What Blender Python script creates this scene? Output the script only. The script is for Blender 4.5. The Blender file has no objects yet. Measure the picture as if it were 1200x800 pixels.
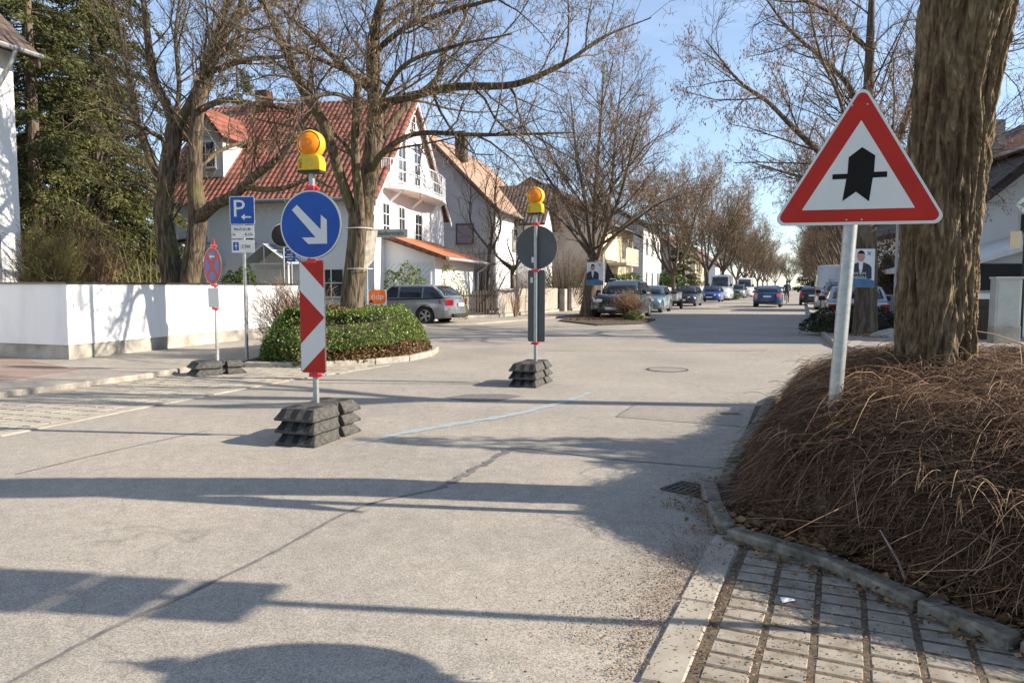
import bpy, bmesh, math, random
import numpy as np
from mathutils import Vector, Matrix, noise as mnoise

R = math.radians
random.seed(7)
rng = np.random.default_rng(11)
scene = bpy.context.scene
col = scene.collection

# ------------------------------------------------------------ camera
FPX, CAMZ, PITCH = 870.0, 1.35, R(4.2)
cam_d = bpy.data.cameras.new("camera")
cam = bpy.data.objects.new("camera", cam_d); col.objects.link(cam)
cam.location = (0, 0, CAMZ)
cam.rotation_euler = (R(90) - PITCH, 0, 0)
cam_d.sensor_width = 36.0
cam_d.lens = 36.0 * FPX / 1200.0
cam_d.clip_end = 3000
cam_d.clip_start = 0.05
scene.camera = cam

# ------------------------------------------------------------ light
SUN_EL, SHADE_DRIFT = 28.0, 7.0           # elevation; shadows run towards -X with a little +Y
sun_az_vec = Vector((math.cos(R(SHADE_DRIFT)), -math.sin(R(SHADE_DRIFT)), 0))
sun_dir = Vector((sun_az_vec.x * math.cos(R(SUN_EL)), sun_az_vec.y * math.cos(R(SUN_EL)), math.sin(R(SUN_EL))))
sl = bpy.data.lights.new("sun", 'SUN'); sl.energy = 5.0; sl.angle = R(0.53); sl.color = (1.0, 0.89, 0.755)
sun = bpy.data.objects.new("sun", sl); col.objects.link(sun)
sun.rotation_euler = (-sun_dir).to_track_quat('-Z', 'Y').to_euler()

world = bpy.data.worlds.new("World"); scene.world = world; world.use_nodes = True
wn, wl = world.node_tree.nodes, world.node_tree.links
bg = wn["Background"]
sky = wn.new("ShaderNodeTexSky"); sky.sky_type = 'NISHITA'; sky.sun_disc = False
sky.sun_elevation = R(SUN_EL)
sky.sun_rotation = math.atan2(sun_dir.x, sun_dir.y)
sky.altitude = 500; sky.air_density = 1.0; sky.dust_density = 0.35; sky.ozone_density = 2.6
# thin high cloud spread over the sky
tc = wn.new("ShaderNodeTexCoord"); mp = wn.new("ShaderNodeMapping"); mp.inputs['Scale'].default_value = (1.2, 1.2, 5.0)
nz = wn.new("ShaderNodeTexNoise"); nz.inputs['Scale'].default_value = 2.6; nz.inputs['Detail'].default_value = 7; nz.inputs['Roughness'].default_value = 0.55
rp = wn.new("ShaderNodeValToRGB"); rp.color_ramp.elements[0].position = 0.52; rp.color_ramp.elements[1].position = 0.85
rp.color_ramp.elements[0].color = (0.13, 0.13, 0.13, 1); rp.color_ramp.elements[1].color = (0.36, 0.36, 0.36, 1)
mx = wn.new("ShaderNodeMix"); mx.data_type = 'RGBA'
mx.inputs[7].default_value = (6.6, 7.3, 8.6, 1)
wl.new(tc.outputs['Generated'], mp.inputs[0]); wl.new(mp.outputs[0], nz.inputs[0]); wl.new(nz.outputs[0], rp.inputs[0])
wl.new(rp.outputs[0], mx.inputs[0]); wl.new(sky.outputs[0], mx.inputs[6]); wl.new(mx.outputs[2], bg.inputs[0])
bg.inputs[1].default_value = 0.098

scene.view_settings.view_transform = 'Standard'
scene.view_settings.look = 'None'
scene.view_settings.exposure = 1.10
scene.view_settings.gamma = 1.0
scene.view_settings.use_curve_mapping = False
scene.render.engine = 'CYCLES'

# ------------------------------------------------------------ pixel of the photograph -> point in the place
CP, SP = math.cos(PITCH), math.sin(PITCH)
def ray(px, py):
    x = (px - 600) / FPX; v = -(py - 400) / FPX
    return Vector((x, CP + v * SP, v * CP - SP))
def gnd(px, py, z=0.0):
    d = ray(px, py); t = (z - CAMZ) / d.z
    return Vector((d.x * t, d.y * t, z))
def at(px, py, Y):
    d = ray(px, py); t = Y / d.y
    return Vector((d.x * t, Y, CAMZ + d.z * t))
SD = Vector((0.365, 0.931, 0)).normalized()          # the way the street runs
SDA = math.atan2(SD.y, SD.x)

# ------------------------------------------------------------ materials
def nt(m): return m.node_tree.nodes, m.node_tree.links
def mat(name, c, rough=0.7, metal=0.0, c2=None, scale=4.0, detail=5, bump=0.0, bscale=None, spec=0.5, coat=0.0, stretch=None, trans=0.0, lo=0.35, hi=0.65):
    m = bpy.data.materials.new(name); m.use_nodes = True
    n, l = nt(m); b = n["Principled BSDF"]
    b.inputs['Base Color'].default_value = (*c, 1); b.inputs['Roughness'].default_value = rough
    b.inputs['Metallic'].default_value = metal; b.inputs['Specular IOR Level'].default_value = spec
    b.inputs['Coat Weight'].default_value = coat
    if coat: b.inputs['Coat Roughness'].default_value = 0.04
    if c2 is None: c2 = tuple(v * 0.82 for v in c)
    t = n.new("ShaderNodeTexCoord"); mpn = n.new("ShaderNodeMapping")
    if stretch: mpn.inputs['Scale'].default_value = stretch
    l.new(t.outputs['Object'], mpn.inputs[0])
    ns = n.new("ShaderNodeTexNoise"); ns.inputs['Scale'].default_value = scale; ns.inputs['Detail'].default_value = detail
    ns.inputs['Roughness'].default_value = 0.62
    l.new(mpn.outputs[0], ns.inputs['Vector'])
    r = n.new("ShaderNodeValToRGB"); r.color_ramp.elements[0].position = lo; r.color_ramp.elements[1].position = hi
    r.color_ramp.elements[0].color = (*c2, 1); r.color_ramp.elements[1].color = (*c, 1)
    l.new(ns.outputs[0], r.inputs[0]); l.new(r.outputs[0], b.inputs['Base Color'])
    if bump:
        n2 = n.new("ShaderNodeTexNoise"); n2.inputs['Scale'].default_value = bscale or scale * 3; n2.inputs['Detail'].default_value = 4
        l.new(mpn.outputs[0], n2.inputs['Vector'])
        bp = n.new("ShaderNodeBump"); bp.inputs['Strength'].default_value = min(1, bump * 20); bp.inputs['Distance'].default_value = bump
        l.new(n2.outputs[0], bp.inputs['Height']); l.new(bp.outputs[0], b.inputs['Normal'])
    return m

def leafmat(name, ramp, rough=0.6, trans=0.25):
    """foliage / twig material: the colour of each leaf or stem is picked by its own 'tint' value"""
    m = bpy.data.materials.new(name); m.use_nodes = True
    n, l = nt(m); b = n["Principled BSDF"]; b.inputs['Roughness'].default_value = rough
    b.inputs['Specular IOR Level'].default_value = 0.3
    a = n.new("ShaderNodeAttribute"); a.attribute_name = "tint"
    r = n.new("ShaderNodeValToRGB")
    while len(r.color_ramp.elements) < len(ramp): r.color_ramp.elements.new(0.5)
    for i, c in enumerate(ramp):
        r.color_ramp.elements[i].position = i / (len(ramp) - 1); r.color_ramp.elements[i].color = (*c, 1)
    l.new(a.outputs['Fac'], r.inputs[0]); l.new(r.outputs[0], b.inputs['Base Color'])
    if trans:
        tr = n.new("ShaderNodeBsdfTranslucent"); l.new(r.outputs[0], tr.inputs[0])
        ms = n.new("ShaderNodeMixShader"); ms.inputs[0].default_value = trans
        l.new(b.outputs[0], ms.inputs[1]); l.new(tr.outputs[0], ms.inputs[2])
        l.new(ms.outputs[0], n["Material Output"].inputs[0])
    return m

def bark_mat(name, c, c2, scale=14, bump=0.03, moss=None):
    m = bpy.data.materials.new(name); m.use_nodes = True
    n, l = nt(m); b = n["Principled BSDF"]; b.inputs['Roughness'].default_value = 0.9; b.inputs['Specular IOR Level'].default_value = 0.2
    t = n.new("ShaderNodeTexCoord"); mp_ = n.new("ShaderNodeMapping"); mp_.inputs['Scale'].default_value = (1, 1, 0.16)
    l.new(t.outputs['Object'], mp_.inputs[0])
    ns = n.new("ShaderNodeTexNoise"); ns.inputs['Scale'].default_value = scale; ns.inputs['Detail'].default_value = 6; ns.inputs['Distortion'].default_value = 0.6
    l.new(mp_.outputs[0], ns.inputs['Vector'])
    r = n.new("ShaderNodeValToRGB"); r.color_ramp.elements[0].position = 0.4; r.color_ramp.elements[1].position = 0.6
    r.color_ramp.elements[0].color = (*c2, 1); r.color_ramp.elements[1].color = (*c, 1)
    l.new(ns.outputs[0], r.inputs[0])
    src = r.outputs[0]
    if moss:
        n3 = n.new("ShaderNodeTexNoise"); n3.inputs['Scale'].default_value = 1.6; n3.inputs['Detail'].default_value = 6
        l.new(t.outputs['Object'], n3.inputs['Vector'])
        r3 = n.new("ShaderNodeValToRGB"); r3.color_ramp.elements[0].position = 0.52; r3.color_ramp.elements[1].position = 0.62
        r3.color_ramp.elements[1].color = (0.65, 0.65, 0.65, 1)
        mxx = n.new("ShaderNodeMix"); mxx.data_type = 'RGBA'; mxx.inputs[7].default_value = (*moss, 1)
        l.new(n3.outputs[0], r3.inputs[0]); l.new(r3.outputs[0], mxx.inputs[0]); l.new(src, mxx.inputs[6]); src = mxx.outputs[2]
    l.new(src, b.inputs['Base Color'])
    bp = n.new("ShaderNodeBump"); bp.inputs['Strength'].default_value = 0.9; bp.inputs['Distance'].default_value = bump
    l.new(ns.outputs[0], bp.inputs['Height']); l.new(bp.outputs[0], b.inputs['Normal'])
    return m

def asphalt_mat(name, c, dark=0.60, light=1.32):
    """worn pale asphalt: grains of stone in it, broad stains, the odd hair crack"""
    m = bpy.data.materials.new(name); m.use_nodes = True
    n, l = nt(m); b = n["Principled BSDF"]; b.inputs['Roughness'].default_value = 0.82; b.inputs['Specular IOR Level'].default_value = 0.35
    t = n.new("ShaderNodeTexCoord")
    v = n.new("ShaderNodeTexVoronoi"); v.inputs['Scale'].default_value = 190
    l.new(t.outputs['Object'], v.inputs['Vector'])
    r = n.new("ShaderNodeValToRGB"); e = r.color_ramp.elements
    e[0].position = 0.0; e[0].color = (*[x * dark for x in c], 1); e[1].position = 1.0; e[1].color = (*[x * light for x in c], 1)
    sep = n.new("ShaderNodeSeparateColor"); l.new(v.outputs['Color'], sep.inputs[0]); l.new(sep.outputs[0], r.inputs[0])
    n1 = n.new("ShaderNodeTexNoise"); n1.inputs['Scale'].default_value = 0.55; n1.inputs['Detail'].default_value = 8; n1.inputs['Roughness'].default_value = 0.62
    l.new(t.outputs['Object'], n1.inputs['Vector'])
    r1 = n.new("ShaderNodeValToRGB"); r1.color_ramp.elements[0].position = 0.3; r1.color_ramp.elements[1].position = 0.7
    r1.color_ramp.elements[0].color = (0.80, 0.79, 0.79, 1); r1.color_ramp.elements[1].color = (1.10, 1.08, 1.04, 1)
    l.new(n1.outputs[0], r1.inputs[0])
    mu = n.new("ShaderNodeMix"); mu.data_type = 'RGBA'; mu.blend_type = 'MULTIPLY'; mu.inputs[0].default_value = 1.0
    l.new(r.outputs[0], mu.inputs[6]); l.new(r1.outputs[0], mu.inputs[7])
    n2 = n.new("ShaderNodeTexNoise"); n2.inputs['Scale'].default_value = 9; n2.inputs['Detail'].default_value = 6
    l.new(t.outputs['Object'], n2.inputs['Vector'])
    r2 = n.new("ShaderNodeValToRGB"); r2.color_ramp.elements[0].position = 0.3; r2.color_ramp.elements[1].position = 0.65
    r2.color_ramp.elements[0].color = (0.88, 0.87, 0.86, 1); r2.color_ramp.elements[1].color = (1.04, 1.04, 1.04, 1)
    l.new(n2.outputs[0], r2.inputs[0])
    mu2 = n.new("ShaderNodeMix"); mu2.data_type = 'RGBA'; mu2.blend_type = 'MULTIPLY'; mu2.inputs[0].default_value = 1.0
    l.new(mu.outputs[2], mu2.inputs[6]); l.new(r2.outputs[0], mu2.inputs[7])
    # hair cracks
    vc = n.new("ShaderNodeTexVoronoi"); vc.feature = 'DISTANCE_TO_EDGE'; vc.inputs['Scale'].default_value = 0.33
    nd = n.new("ShaderNodeTexNoise"); nd.inputs['Scale'].default_value = 1.1; nd.inputs['Detail'].default_value = 6
    l.new(t.outputs['Object'], nd.inputs['Vector'])
    va = n.new("ShaderNodeVectorMath"); va.operation = 'MULTIPLY_ADD'; va.inputs[1].default_value = (1.6, 1.6, 0)
    l.new(nd.outputs['Color'], va.inputs[0]); l.new(t.outputs['Object'], va.inputs[2]); l.new(va.outputs[0], vc.inputs['Vector'])
    rc = n.new("ShaderNodeValToRGB"); rc.color_ramp.elements[0].position = 0.0; rc.color_ramp.elements[1].position = 0.0016
    rc.color_ramp.elements[0].color = (0.80, 0.79, 0.78, 1); rc.color_ramp.elements[1].color = (1, 1, 1, 1)
    l.new(vc.outputs['Distance'], rc.inputs[0])
    mu3 = n.new("ShaderNodeMix"); mu3.data_type = 'RGBA'; mu3.blend_type = 'MULTIPLY'; mu3.inputs[0].default_value = 1.0
    l.new(mu2.outputs[2], mu3.inputs[6]); l.new(rc.outputs[0], mu3.inputs[7])
    l.new(mu3.outputs[2], b.inputs['Base Color'])
    bp = n.new("ShaderNodeBump"); bp.inputs['Strength'].default_value = 0.6; bp.inputs['Distance'].default_value = 0.004
    l.new(sep.outputs[1], bp.inputs['Height']); l.new(bp.outputs[0], b.inputs['Normal'])
    return m

def roof_mat(name, c, c2, uvs=(3.3, 2.6), strength=0.035, groove=0.5):
    """rows of tiles from the face's own uv (u along the eave, v up the slope, in metres)"""
    m = bpy.data.materials.new(name); m.use_nodes = True
    n, l = nt(m); b = n["Principled BSDF"]; b.inputs['Roughness'].default_value = 0.75
    t = n.new("ShaderNodeUVMap"); t.uv_map = "uv"
    sx = n.new("ShaderNodeSeparateXYZ"); l.new(t.outputs[0], sx.inputs[0])
    def mth(op, a, bb=None):
        k = n.new("ShaderNodeMath"); k.operation = op
        for i, q in enumerate((a, bb)):
            if q is None: continue
            if isinstance(q, (int, float)): k.inputs[i].default_value = q
            else: l.new(q, k.inputs[i])
        return k.outputs[0]
    fu = mth('FRACT', mth('MULTIPLY', sx.outputs[0], uvs[0])); fv = mth('FRACT', mth('MULTIPLY', sx.outputs[1], uvs[1]))
    wave = mth('SINE', mth('MULTIPLY', fu, math.pi))
    step = mth('SUBTRACT', 1.0, fv)
    h = mth('ADD', wave, mth('MULTIPLY', step, 0.9))
    cell = n.new("ShaderNodeCombineXYZ")
    l.new(mth('FLOOR', mth('MULTIPLY', sx.outputs[0], uvs[0])), cell.inputs[0]); l.new(mth('FLOOR', mth('MULTIPLY', sx.outputs[1], uvs[1])), cell.inputs[1])
    wn_ = n.new("ShaderNodeTexWhiteNoise"); wn_.noise_dimensions = '2D'; l.new(cell.outputs[0], wn_.inputs['Vector'])
    r = n.new("ShaderNodeValToRGB"); r.color_ramp.elements[0].color = (*c2, 1); r.color_ramp.elements[1].color = (*c, 1)
    r.color_ramp.elements[0].position = 0.0; r.color_ramp.elements[1].position = 0.6
    l.new(wn_.outputs['Value'], r.inputs[0])
    g = n.new("ShaderNodeValToRGB"); g.color_ramp.elements[0].position = 0.05; g.color_ramp.elements[1].position = 0.45
    g.color_ramp.elements[0].color = (groove, groove, groove, 1); g.color_ramp.elements[1].color = (1, 1, 1, 1)
    l.new(wave, g.inputs[0])
    mu = n.new("ShaderNodeMix"); mu.data_type = 'RGBA'; mu.blend_type = 'MULTIPLY'; mu.inputs[0].default_value = 1
    g2 = n.new("ShaderNodeValToRGB"); g2.color_ramp.elements[0].position = 0.04; g2.color_ramp.elements[1].position = 0.3
    g2.color_ramp.elements[0].color = (groove * .8,) * 3 + (1,); l.new(fv, g2.inputs[0])
    mu0 = n.new("ShaderNodeMix"); mu0.data_type = 'RGBA'; mu0.blend_type = 'MULTIPLY'; mu0.inputs[0].default_value = 1
    l.new(r.outputs[0], mu0.inputs[6]); l.new(g2.outputs[0], mu0.inputs[7])
    l.new(mu0.outputs[2], mu.inputs[6]); l.new(g.outputs[0], mu.inputs[7]); l.new(mu.outputs[2], b.inputs['Base Color'])
    bp = n.new("ShaderNodeBump"); bp.inputs['Strength'].default_value = 1.0; bp.inputs['Distance'].default_value = strength
    l.new(h, bp.inputs['Height']); l.new(bp.outputs[0], b.inputs['Normal'])
    return m

def glassmat(name, c=(0.03, 0.04, 0.05), rough=0.06):
    m = bpy.data.materials.new(name); m.use_nodes = True
    b = m.node_tree.nodes["Principled BSDF"]; b.inputs['Base Color'].default_value = (*c, 1); b.inputs['Roughness'].default_value = rough
    b.inputs['Specular IOR Level'].default_value = 0.8
    return m

M = {}
M['asphalt'] = asphalt_mat('asphalt', (0.345, 0.318, 0.272))
M['asphalt_patch'] = asphalt_mat('asphalt_patch', (0.30, 0.272, 0.235), 0.7, 1.2)
M['asphalt_dark'] = asphalt_mat('asphalt_dark', (0.17, 0.163, 0.155), 0.5, 1.5)
M['walkway'] = asphalt_mat('walkway_asphalt', (0.345, 0.315, 0.27))
M['tar'] = mat('tar', (0.10, 0.095, 0.09), 0.6, c2=(0.19, 0.18, 0.165), scale=14, bump=0.003)
M['stone'] = mat('kerb_stone', (0.40, 0.365, 0.305), 0.88, c2=(0.21, 0.19, 0.155), scale=11, detail=9, bump=0.006, bscale=60)
M['stone_mossy'] = mat('mossy_granite', (0.24, 0.21, 0.165), 0.92, c2=(0.075, 0.065, 0.045), scale=13, bump=0.02, bscale=26)
M['paver'] = mat('concrete_paver', (0.325, 0.29, 0.235), 0.88, c2=(0.165, 0.14, 0.105), scale=10, lo=.28, hi=.66, bump=0.004, bscale=80)
M['paver_l'] = mat('pale_paver', (0.365, 0.33, 0.27), 0.9, c2=(0.26, 0.23, 0.18), scale=4, bump=0.004, bscale=60)
M['joint'] = mat('joint_soil', (0.135, 0.10, 0.065), 0.95, c2=(0.045, 0.034, 0.023), scale=30, bump=0.01, bscale=90)
M['joint_grass'] = mat('joint_moss', (0.21, 0.19, 0.12), 0.95, c2=(0.13, 0.12, 0.07), scale=6, bump=0.01)
M['brick_pave'] = mat('brown_clinker', (0.27, 0.19, 0.15), 0.9, c2=(0.20, 0.15, 0.12), scale=12, bump=0.004)
M['soil'] = mat('soil', (0.085, 0.06, 0.04), 0.95, c2=(0.035, 0.026, 0.018), scale=9, bump=0.02, bscale=40)
M['lawn'] = mat('lawn', (0.10, 0.12, 0.045), 0.95, c2=(0.06, 0.075, 0.03), scale=3, bump=0.03, bscale=50)
M['white'] = mat('white_render', (0.80, 0.795, 0.78), 0.85, c2=(0.66, 0.65, 0.62), scale=2.2, detail=9, bump=0.003, bscale=45, stretch=(1, 1, .35), lo=.22, hi=.52)
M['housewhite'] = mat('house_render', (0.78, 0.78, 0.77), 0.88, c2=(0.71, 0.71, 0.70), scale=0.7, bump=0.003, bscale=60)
M['bluewhite'] = mat('bluish_and_shade_render', (0.70, 0.72, 0.75), 0.88, c2=(0.64, 0.66, 0.69), scale=0.6, bump=0.003, bscale=60)
M['plinth'] = mat('plinth_render', (0.44, 0.41, 0.35), 0.9, c2=(0.24, 0.22, 0.18), scale=2.6, detail=9, bump=0.004, bscale=60)
M['coping'] = mat('coping_sheet', (0.07, 0.065, 0.065), 0.4, metal=0.6)
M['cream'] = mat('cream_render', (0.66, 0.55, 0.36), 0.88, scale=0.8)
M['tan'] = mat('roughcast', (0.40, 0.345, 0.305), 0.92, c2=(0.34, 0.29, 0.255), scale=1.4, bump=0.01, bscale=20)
M['grey_and_shade_render'] = mat('grey_and_shade_render', (0.53, 0.52, 0.505), 0.9, scale=0.8)
M['roof_red'] = roof_mat('red_tiles', (0.30, 0.095, 0.055), (0.17, 0.06, 0.04), (4.6, 3.0), 0.045, 0.35)
M['roof_orange'] = roof_mat('orange_tiles', (0.50, 0.18, 0.075), (0.36, 0.12, 0.055), (4.6, 3.0))
M['roof_brown'] = roof_mat('brown_tiles', (0.38, 0.24, 0.155), (0.29, 0.18, 0.12), (2.6, 3.2), 0.02, 0.75)
M['roof_dark'] = roof_mat('dark_tiles', (0.12, 0.085, 0.065), (0.065, 0.05, 0.042), (4.2, 2.8), 0.04)
M['darkwood'] = mat('dark_stained_wood', (0.065, 0.045, 0.032), 0.8, c2=(0.035, 0.025, 0.02), scale=5, stretch=(6, 6, 0.6), bump=0.004)
M['greywood'] = mat('weathered_wood', (0.42, 0.375, 0.31), 0.9, c2=(0.25, 0.22, 0.18), scale=7, stretch=(3, 3, 0.4), bump=0.004)
M['glass'] = glassmat('window_glass')
M['curtain'] = mat('window_curtain', (0.30, 0.30, 0.29), 0.8, c2=(0.10, 0.10, 0.10), scale=1.2)
M['shutter'] = mat('mauve_shutter', (0.30, 0.25, 0.26), 0.8, scale=3, stretch=(.2, .2, 30))
M['frame_white'] = mat('white_frame', (0.74, 0.74, 0.73), 0.5)
M['frame_brown'] = mat('brown_frame', (0.10, 0.06, 0.04), 0.6)
M['galv'] = mat('galvanised_steel', (0.40, 0.41, 0.40), 0.42, metal=0.55, c2=(0.31, 0.32, 0.31), scale=30)
M['alu'] = mat('aluminium', (0.60, 0.61, 0.62), 0.35, metal=0.5, scale=20)
M['sign_grey'] = mat('sign_back', (0.085, 0.09, 0.09), 0.55, metal=0.2)
M['sign_red'] = mat('sign_red_foil', (0.44, 0.020, 0.010), 0.5, spec=.25, c2=(0.37, 0.017, 0.009), scale=5)
M['sign_white'] = mat('sign_white_foil', (0.64, 0.63, 0.59), 0.5, spec=.3, c2=(0.59, 0.59, 0.57), scale=4)
M['sign_blue'] = mat('sign_blue_foil', (0.010, 0.072, 0.34), 0.4, spec=.3, c2=(0.009, 0.06, 0.29), scale=4)
M['sign_black'] = mat('sign_black_foil', (0.012, 0.011, 0.010), 0.7, spec=.15)
M['clamp_red'] = mat('red_clamp', (0.62, 0.02, 0.03), 0.4)
M['rubber'] = mat('recycled_plastic', (0.085, 0.08, 0.071), 0.85, c2=(0.026, 0.025, 0.024), scale=26, bump=0.006, bscale=70)
M['rubber_slot'] = mat('slot_plastic', (0.009, 0.009, 0.009), 0.85, scale=20)
M['lamp_yellow'] = mat('yellow_plastic', (0.74, 0.44, 0.015), 0.45, spec=.35, c2=(0.56, 0.38, 0.02), scale=8)
M['lamp_amber'] = mat('amber_lens', (0.85, 0.27, 0.006), 0.25, c2=(0.72, 0.17, 0.004), scale=16, spec=.4)
M['black'] = mat('black_plastic', (0.02, 0.02, 0.02), 0.6)
M['tyre'] = mat('tyre_rubber', (0.022, 0.022, 0.023), 0.85, scale=12)
M['rim'] = mat('alloy_rim', (0.45, 0.46, 0.47), 0.3, metal=0.8)
M['carglass'] = glassmat('tinted_car_glass', (0.025, 0.032, 0.04), 0.04)
M['lamp_clear'] = mat('headlight_glass', (0.62, 0.65, 0.68), 0.12, coat=0.5)
M['lamp_red'] = mat('tail_light_plastic', (0.42, 0.01, 0.015), 0.15, coat=0.5)
M['plate'] = mat('number_plate', (0.7, 0.7, 0.68), 0.4)
M['chrome'] = mat('chrome_trim', (0.6, 0.6, 0.6), 0.2, metal=0.9)
M['poster_white'] = mat('poster_paper', (0.66, 0.69, 0.72), 0.6, scale=2)
M['poster_blue'] = mat('poster_blue', (0.05, 0.16, 0.30), 0.6, c2=(0.04, 0.12, 0.24), scale=5)
M['poster_navy'] = mat('poster_navy', (0.02, 0.025, 0.05), 0.6)
M['poster_skin'] = mat('poster_skin', (0.42, 0.24, 0.18), 0.6)
M['poster_orange'] = mat('poster_orange', (0.75, 0.15, 0.015), 0.55)
M['poster_teal'] = mat('poster_teal', (0.06, 0.14, 0.16), 0.6)
M['paint_blue_line'] = mat('blue_marking_paint', (0.19, 0.34, 0.42), 0.85, c2=(0.335, 0.315, 0.275), scale=14, lo=0.36, hi=0.70)
M['iron'] = mat('cast_iron', (0.085, 0.075, 0.065), 0.7, metal=0.4, c2=(0.05, 0.045, 0.04), scale=20)
M['pit'] = mat('gully_pit', (0.012, 0.011, 0.010), 0.95)
M['cabinet'] = mat('cabinet_shell', (0.42, 0.43, 0.40), 0.6, scale=3)
M['verd'] = mat('glass_canopy', (0.16, 0.22, 0.24), 0.1)
M['robinia'] = bark_mat('robinia_bark', (0.20, 0.145, 0.085), (0.09, 0.06, 0.036), 22, 0.02)
def furrow_mat():
    m = bark_mat('robinia_bark_furrows', (0.185, 0.145, 0.095), (0.10, 0.075, 0.048), 30, 0.012)
    n, l = nt(m); b = n["Principled BSDF"]
    mp_ = [q for q in n if q.type == 'MAPPING'][0]; mp_.inputs['Scale'].default_value = (1, 1, .35)
    src = b.inputs['Base Color'].links[0].from_socket
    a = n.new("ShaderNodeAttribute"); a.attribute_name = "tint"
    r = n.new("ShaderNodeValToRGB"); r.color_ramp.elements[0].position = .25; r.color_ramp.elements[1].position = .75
    r.color_ramp.elements[0].color = (.45, .40, .34, 1); r.color_ramp.elements[1].color = (1.30, 1.25, 1.14, 1)  # furrow bottoms darker: crevice shade painted in with the bark's own dark brown
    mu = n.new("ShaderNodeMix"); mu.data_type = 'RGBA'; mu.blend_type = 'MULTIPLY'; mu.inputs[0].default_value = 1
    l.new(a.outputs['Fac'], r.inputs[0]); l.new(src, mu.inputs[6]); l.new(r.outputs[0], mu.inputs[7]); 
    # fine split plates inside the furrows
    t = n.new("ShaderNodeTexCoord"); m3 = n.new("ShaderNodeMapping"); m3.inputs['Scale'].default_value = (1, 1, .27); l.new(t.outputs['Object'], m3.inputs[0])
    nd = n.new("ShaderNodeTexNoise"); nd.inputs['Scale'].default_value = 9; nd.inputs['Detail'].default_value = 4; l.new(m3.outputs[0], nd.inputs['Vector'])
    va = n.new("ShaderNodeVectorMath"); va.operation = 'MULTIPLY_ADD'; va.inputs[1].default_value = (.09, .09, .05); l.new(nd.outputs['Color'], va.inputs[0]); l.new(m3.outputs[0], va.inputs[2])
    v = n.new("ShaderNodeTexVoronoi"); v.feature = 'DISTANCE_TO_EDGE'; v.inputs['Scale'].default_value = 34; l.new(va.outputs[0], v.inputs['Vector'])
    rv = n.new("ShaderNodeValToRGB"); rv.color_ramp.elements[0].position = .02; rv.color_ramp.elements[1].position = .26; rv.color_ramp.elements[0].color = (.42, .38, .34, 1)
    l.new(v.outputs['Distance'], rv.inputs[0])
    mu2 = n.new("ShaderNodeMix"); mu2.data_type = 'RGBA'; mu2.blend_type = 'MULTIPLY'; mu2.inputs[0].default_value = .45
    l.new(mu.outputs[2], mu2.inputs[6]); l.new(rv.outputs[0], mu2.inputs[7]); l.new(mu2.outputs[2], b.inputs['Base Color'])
    old = [q for q in n if q.type == 'BUMP'][0]
    b2 = n.new("ShaderNodeBump"); b2.inputs['Strength'].default_value = 1; b2.inputs['Distance'].default_value = .009
    l.new(rv.outputs[0], b2.inputs['Height']); l.new(old.outputs[0], b2.inputs['Normal']); l.new(b2.outputs[0], b.inputs['Normal'])
    return m
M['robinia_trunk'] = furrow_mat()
M['bark'] = bark_mat('grey_bark', (0.165, 0.125, 0.085), (0.045, 0.034, 0.024), 19, 0.045, (0.115, 0.10, 0.045))
M['bark_far'] = bark_mat('street_tree_bark', (0.155, 0.12, 0.088), (0.07, 0.054, 0.04), 12, 0.03)
M['twig'] = leafmat('twig_bark', [(0.045, 0.034, 0.025), (0.105, 0.08, 0.052), (0.20, 0.16, 0.10)], 0.85, 0)
M['pod'] = leafmat('dry_seed_pods', [(0.10, 0.055, 0.035), (0.24, 0.145, 0.085), (0.40, 0.27, 0.17)], 0.7, 0.3)
M['conifer'] = leafmat('conifer_needles', [(0.022, 0.030, 0.010), (0.08, 0.09, 0.026), (0.19, 0.18, 0.055)], 0.6, 0.25)
M['hedge'] = leafmat('evergreen_leaves', [(0.02, 0.045, 0.012), (0.07, 0.14, 0.03), (0.16, 0.23, 0.05), (0.22, 0.20, 0.07)], 0.4, 0.25)
M['hedge_brown'] = leafmat('brownish_leaves', [(0.07, 0.04, 0.02), (0.17, 0.10, 0.045), (0.28, 0.17, 0.08)], 0.5, 0.2)
M['hedge_dark'] = leafmat('dark_hedge_leaves', [(0.012, 0.02, 0.008), (0.04, 0.055, 0.02), (0.09, 0.09, 0.035)], 0.5, 0.2)
M['stem'] = leafmat('bare_reddish_stems', [(0.03, 0.016, 0.011), (0.11, 0.056, 0.032), (0.25, 0.145, 0.08), (0.44, 0.31, 0.18)], 0.65, 0.0)
M['olive'] = leafmat('olive_stems', [(0.06, 0.055, 0.02), (0.16, 0.14, 0.05), (0.28, 0.22, 0.09)], 0.7, 0.1)
M['litter'] = leafmat('dry_leaves', [(0.055, 0.03, 0.018), (0.16, 0.085, 0.04), (0.30, 0.18, 0.085), (0.44, 0.31, 0.17)], 0.7, 0.15)

# ------------------------------------------------------------ objects
def newobj(name, me, m=None, parent=None, label=None, cat=None, group=None, kind=None):
    o = bpy.data.objects.new(name, me); col.objects.link(o)
    if m is not None and me is not None:
        me.materials.clear()
        for q in (m if isinstance(m, (list, tuple)) else [m]): me.materials.append(M[q] if isinstance(q, str) else q)
    if parent: o.parent = parent
    if label: o['label'] = label
    if cat: o['category'] = cat
    if group: o['group'] = group
    if kind: o['kind'] = kind
    return o
def thing(name, label, cat, loc=(0, 0, 0), rz=0.0, group=None, kind=None):
    o = newobj(name, None, label=label, cat=cat, group=group, kind=kind)
    o.location = loc; o.rotation_euler = (0, 0, rz); return o

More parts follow.
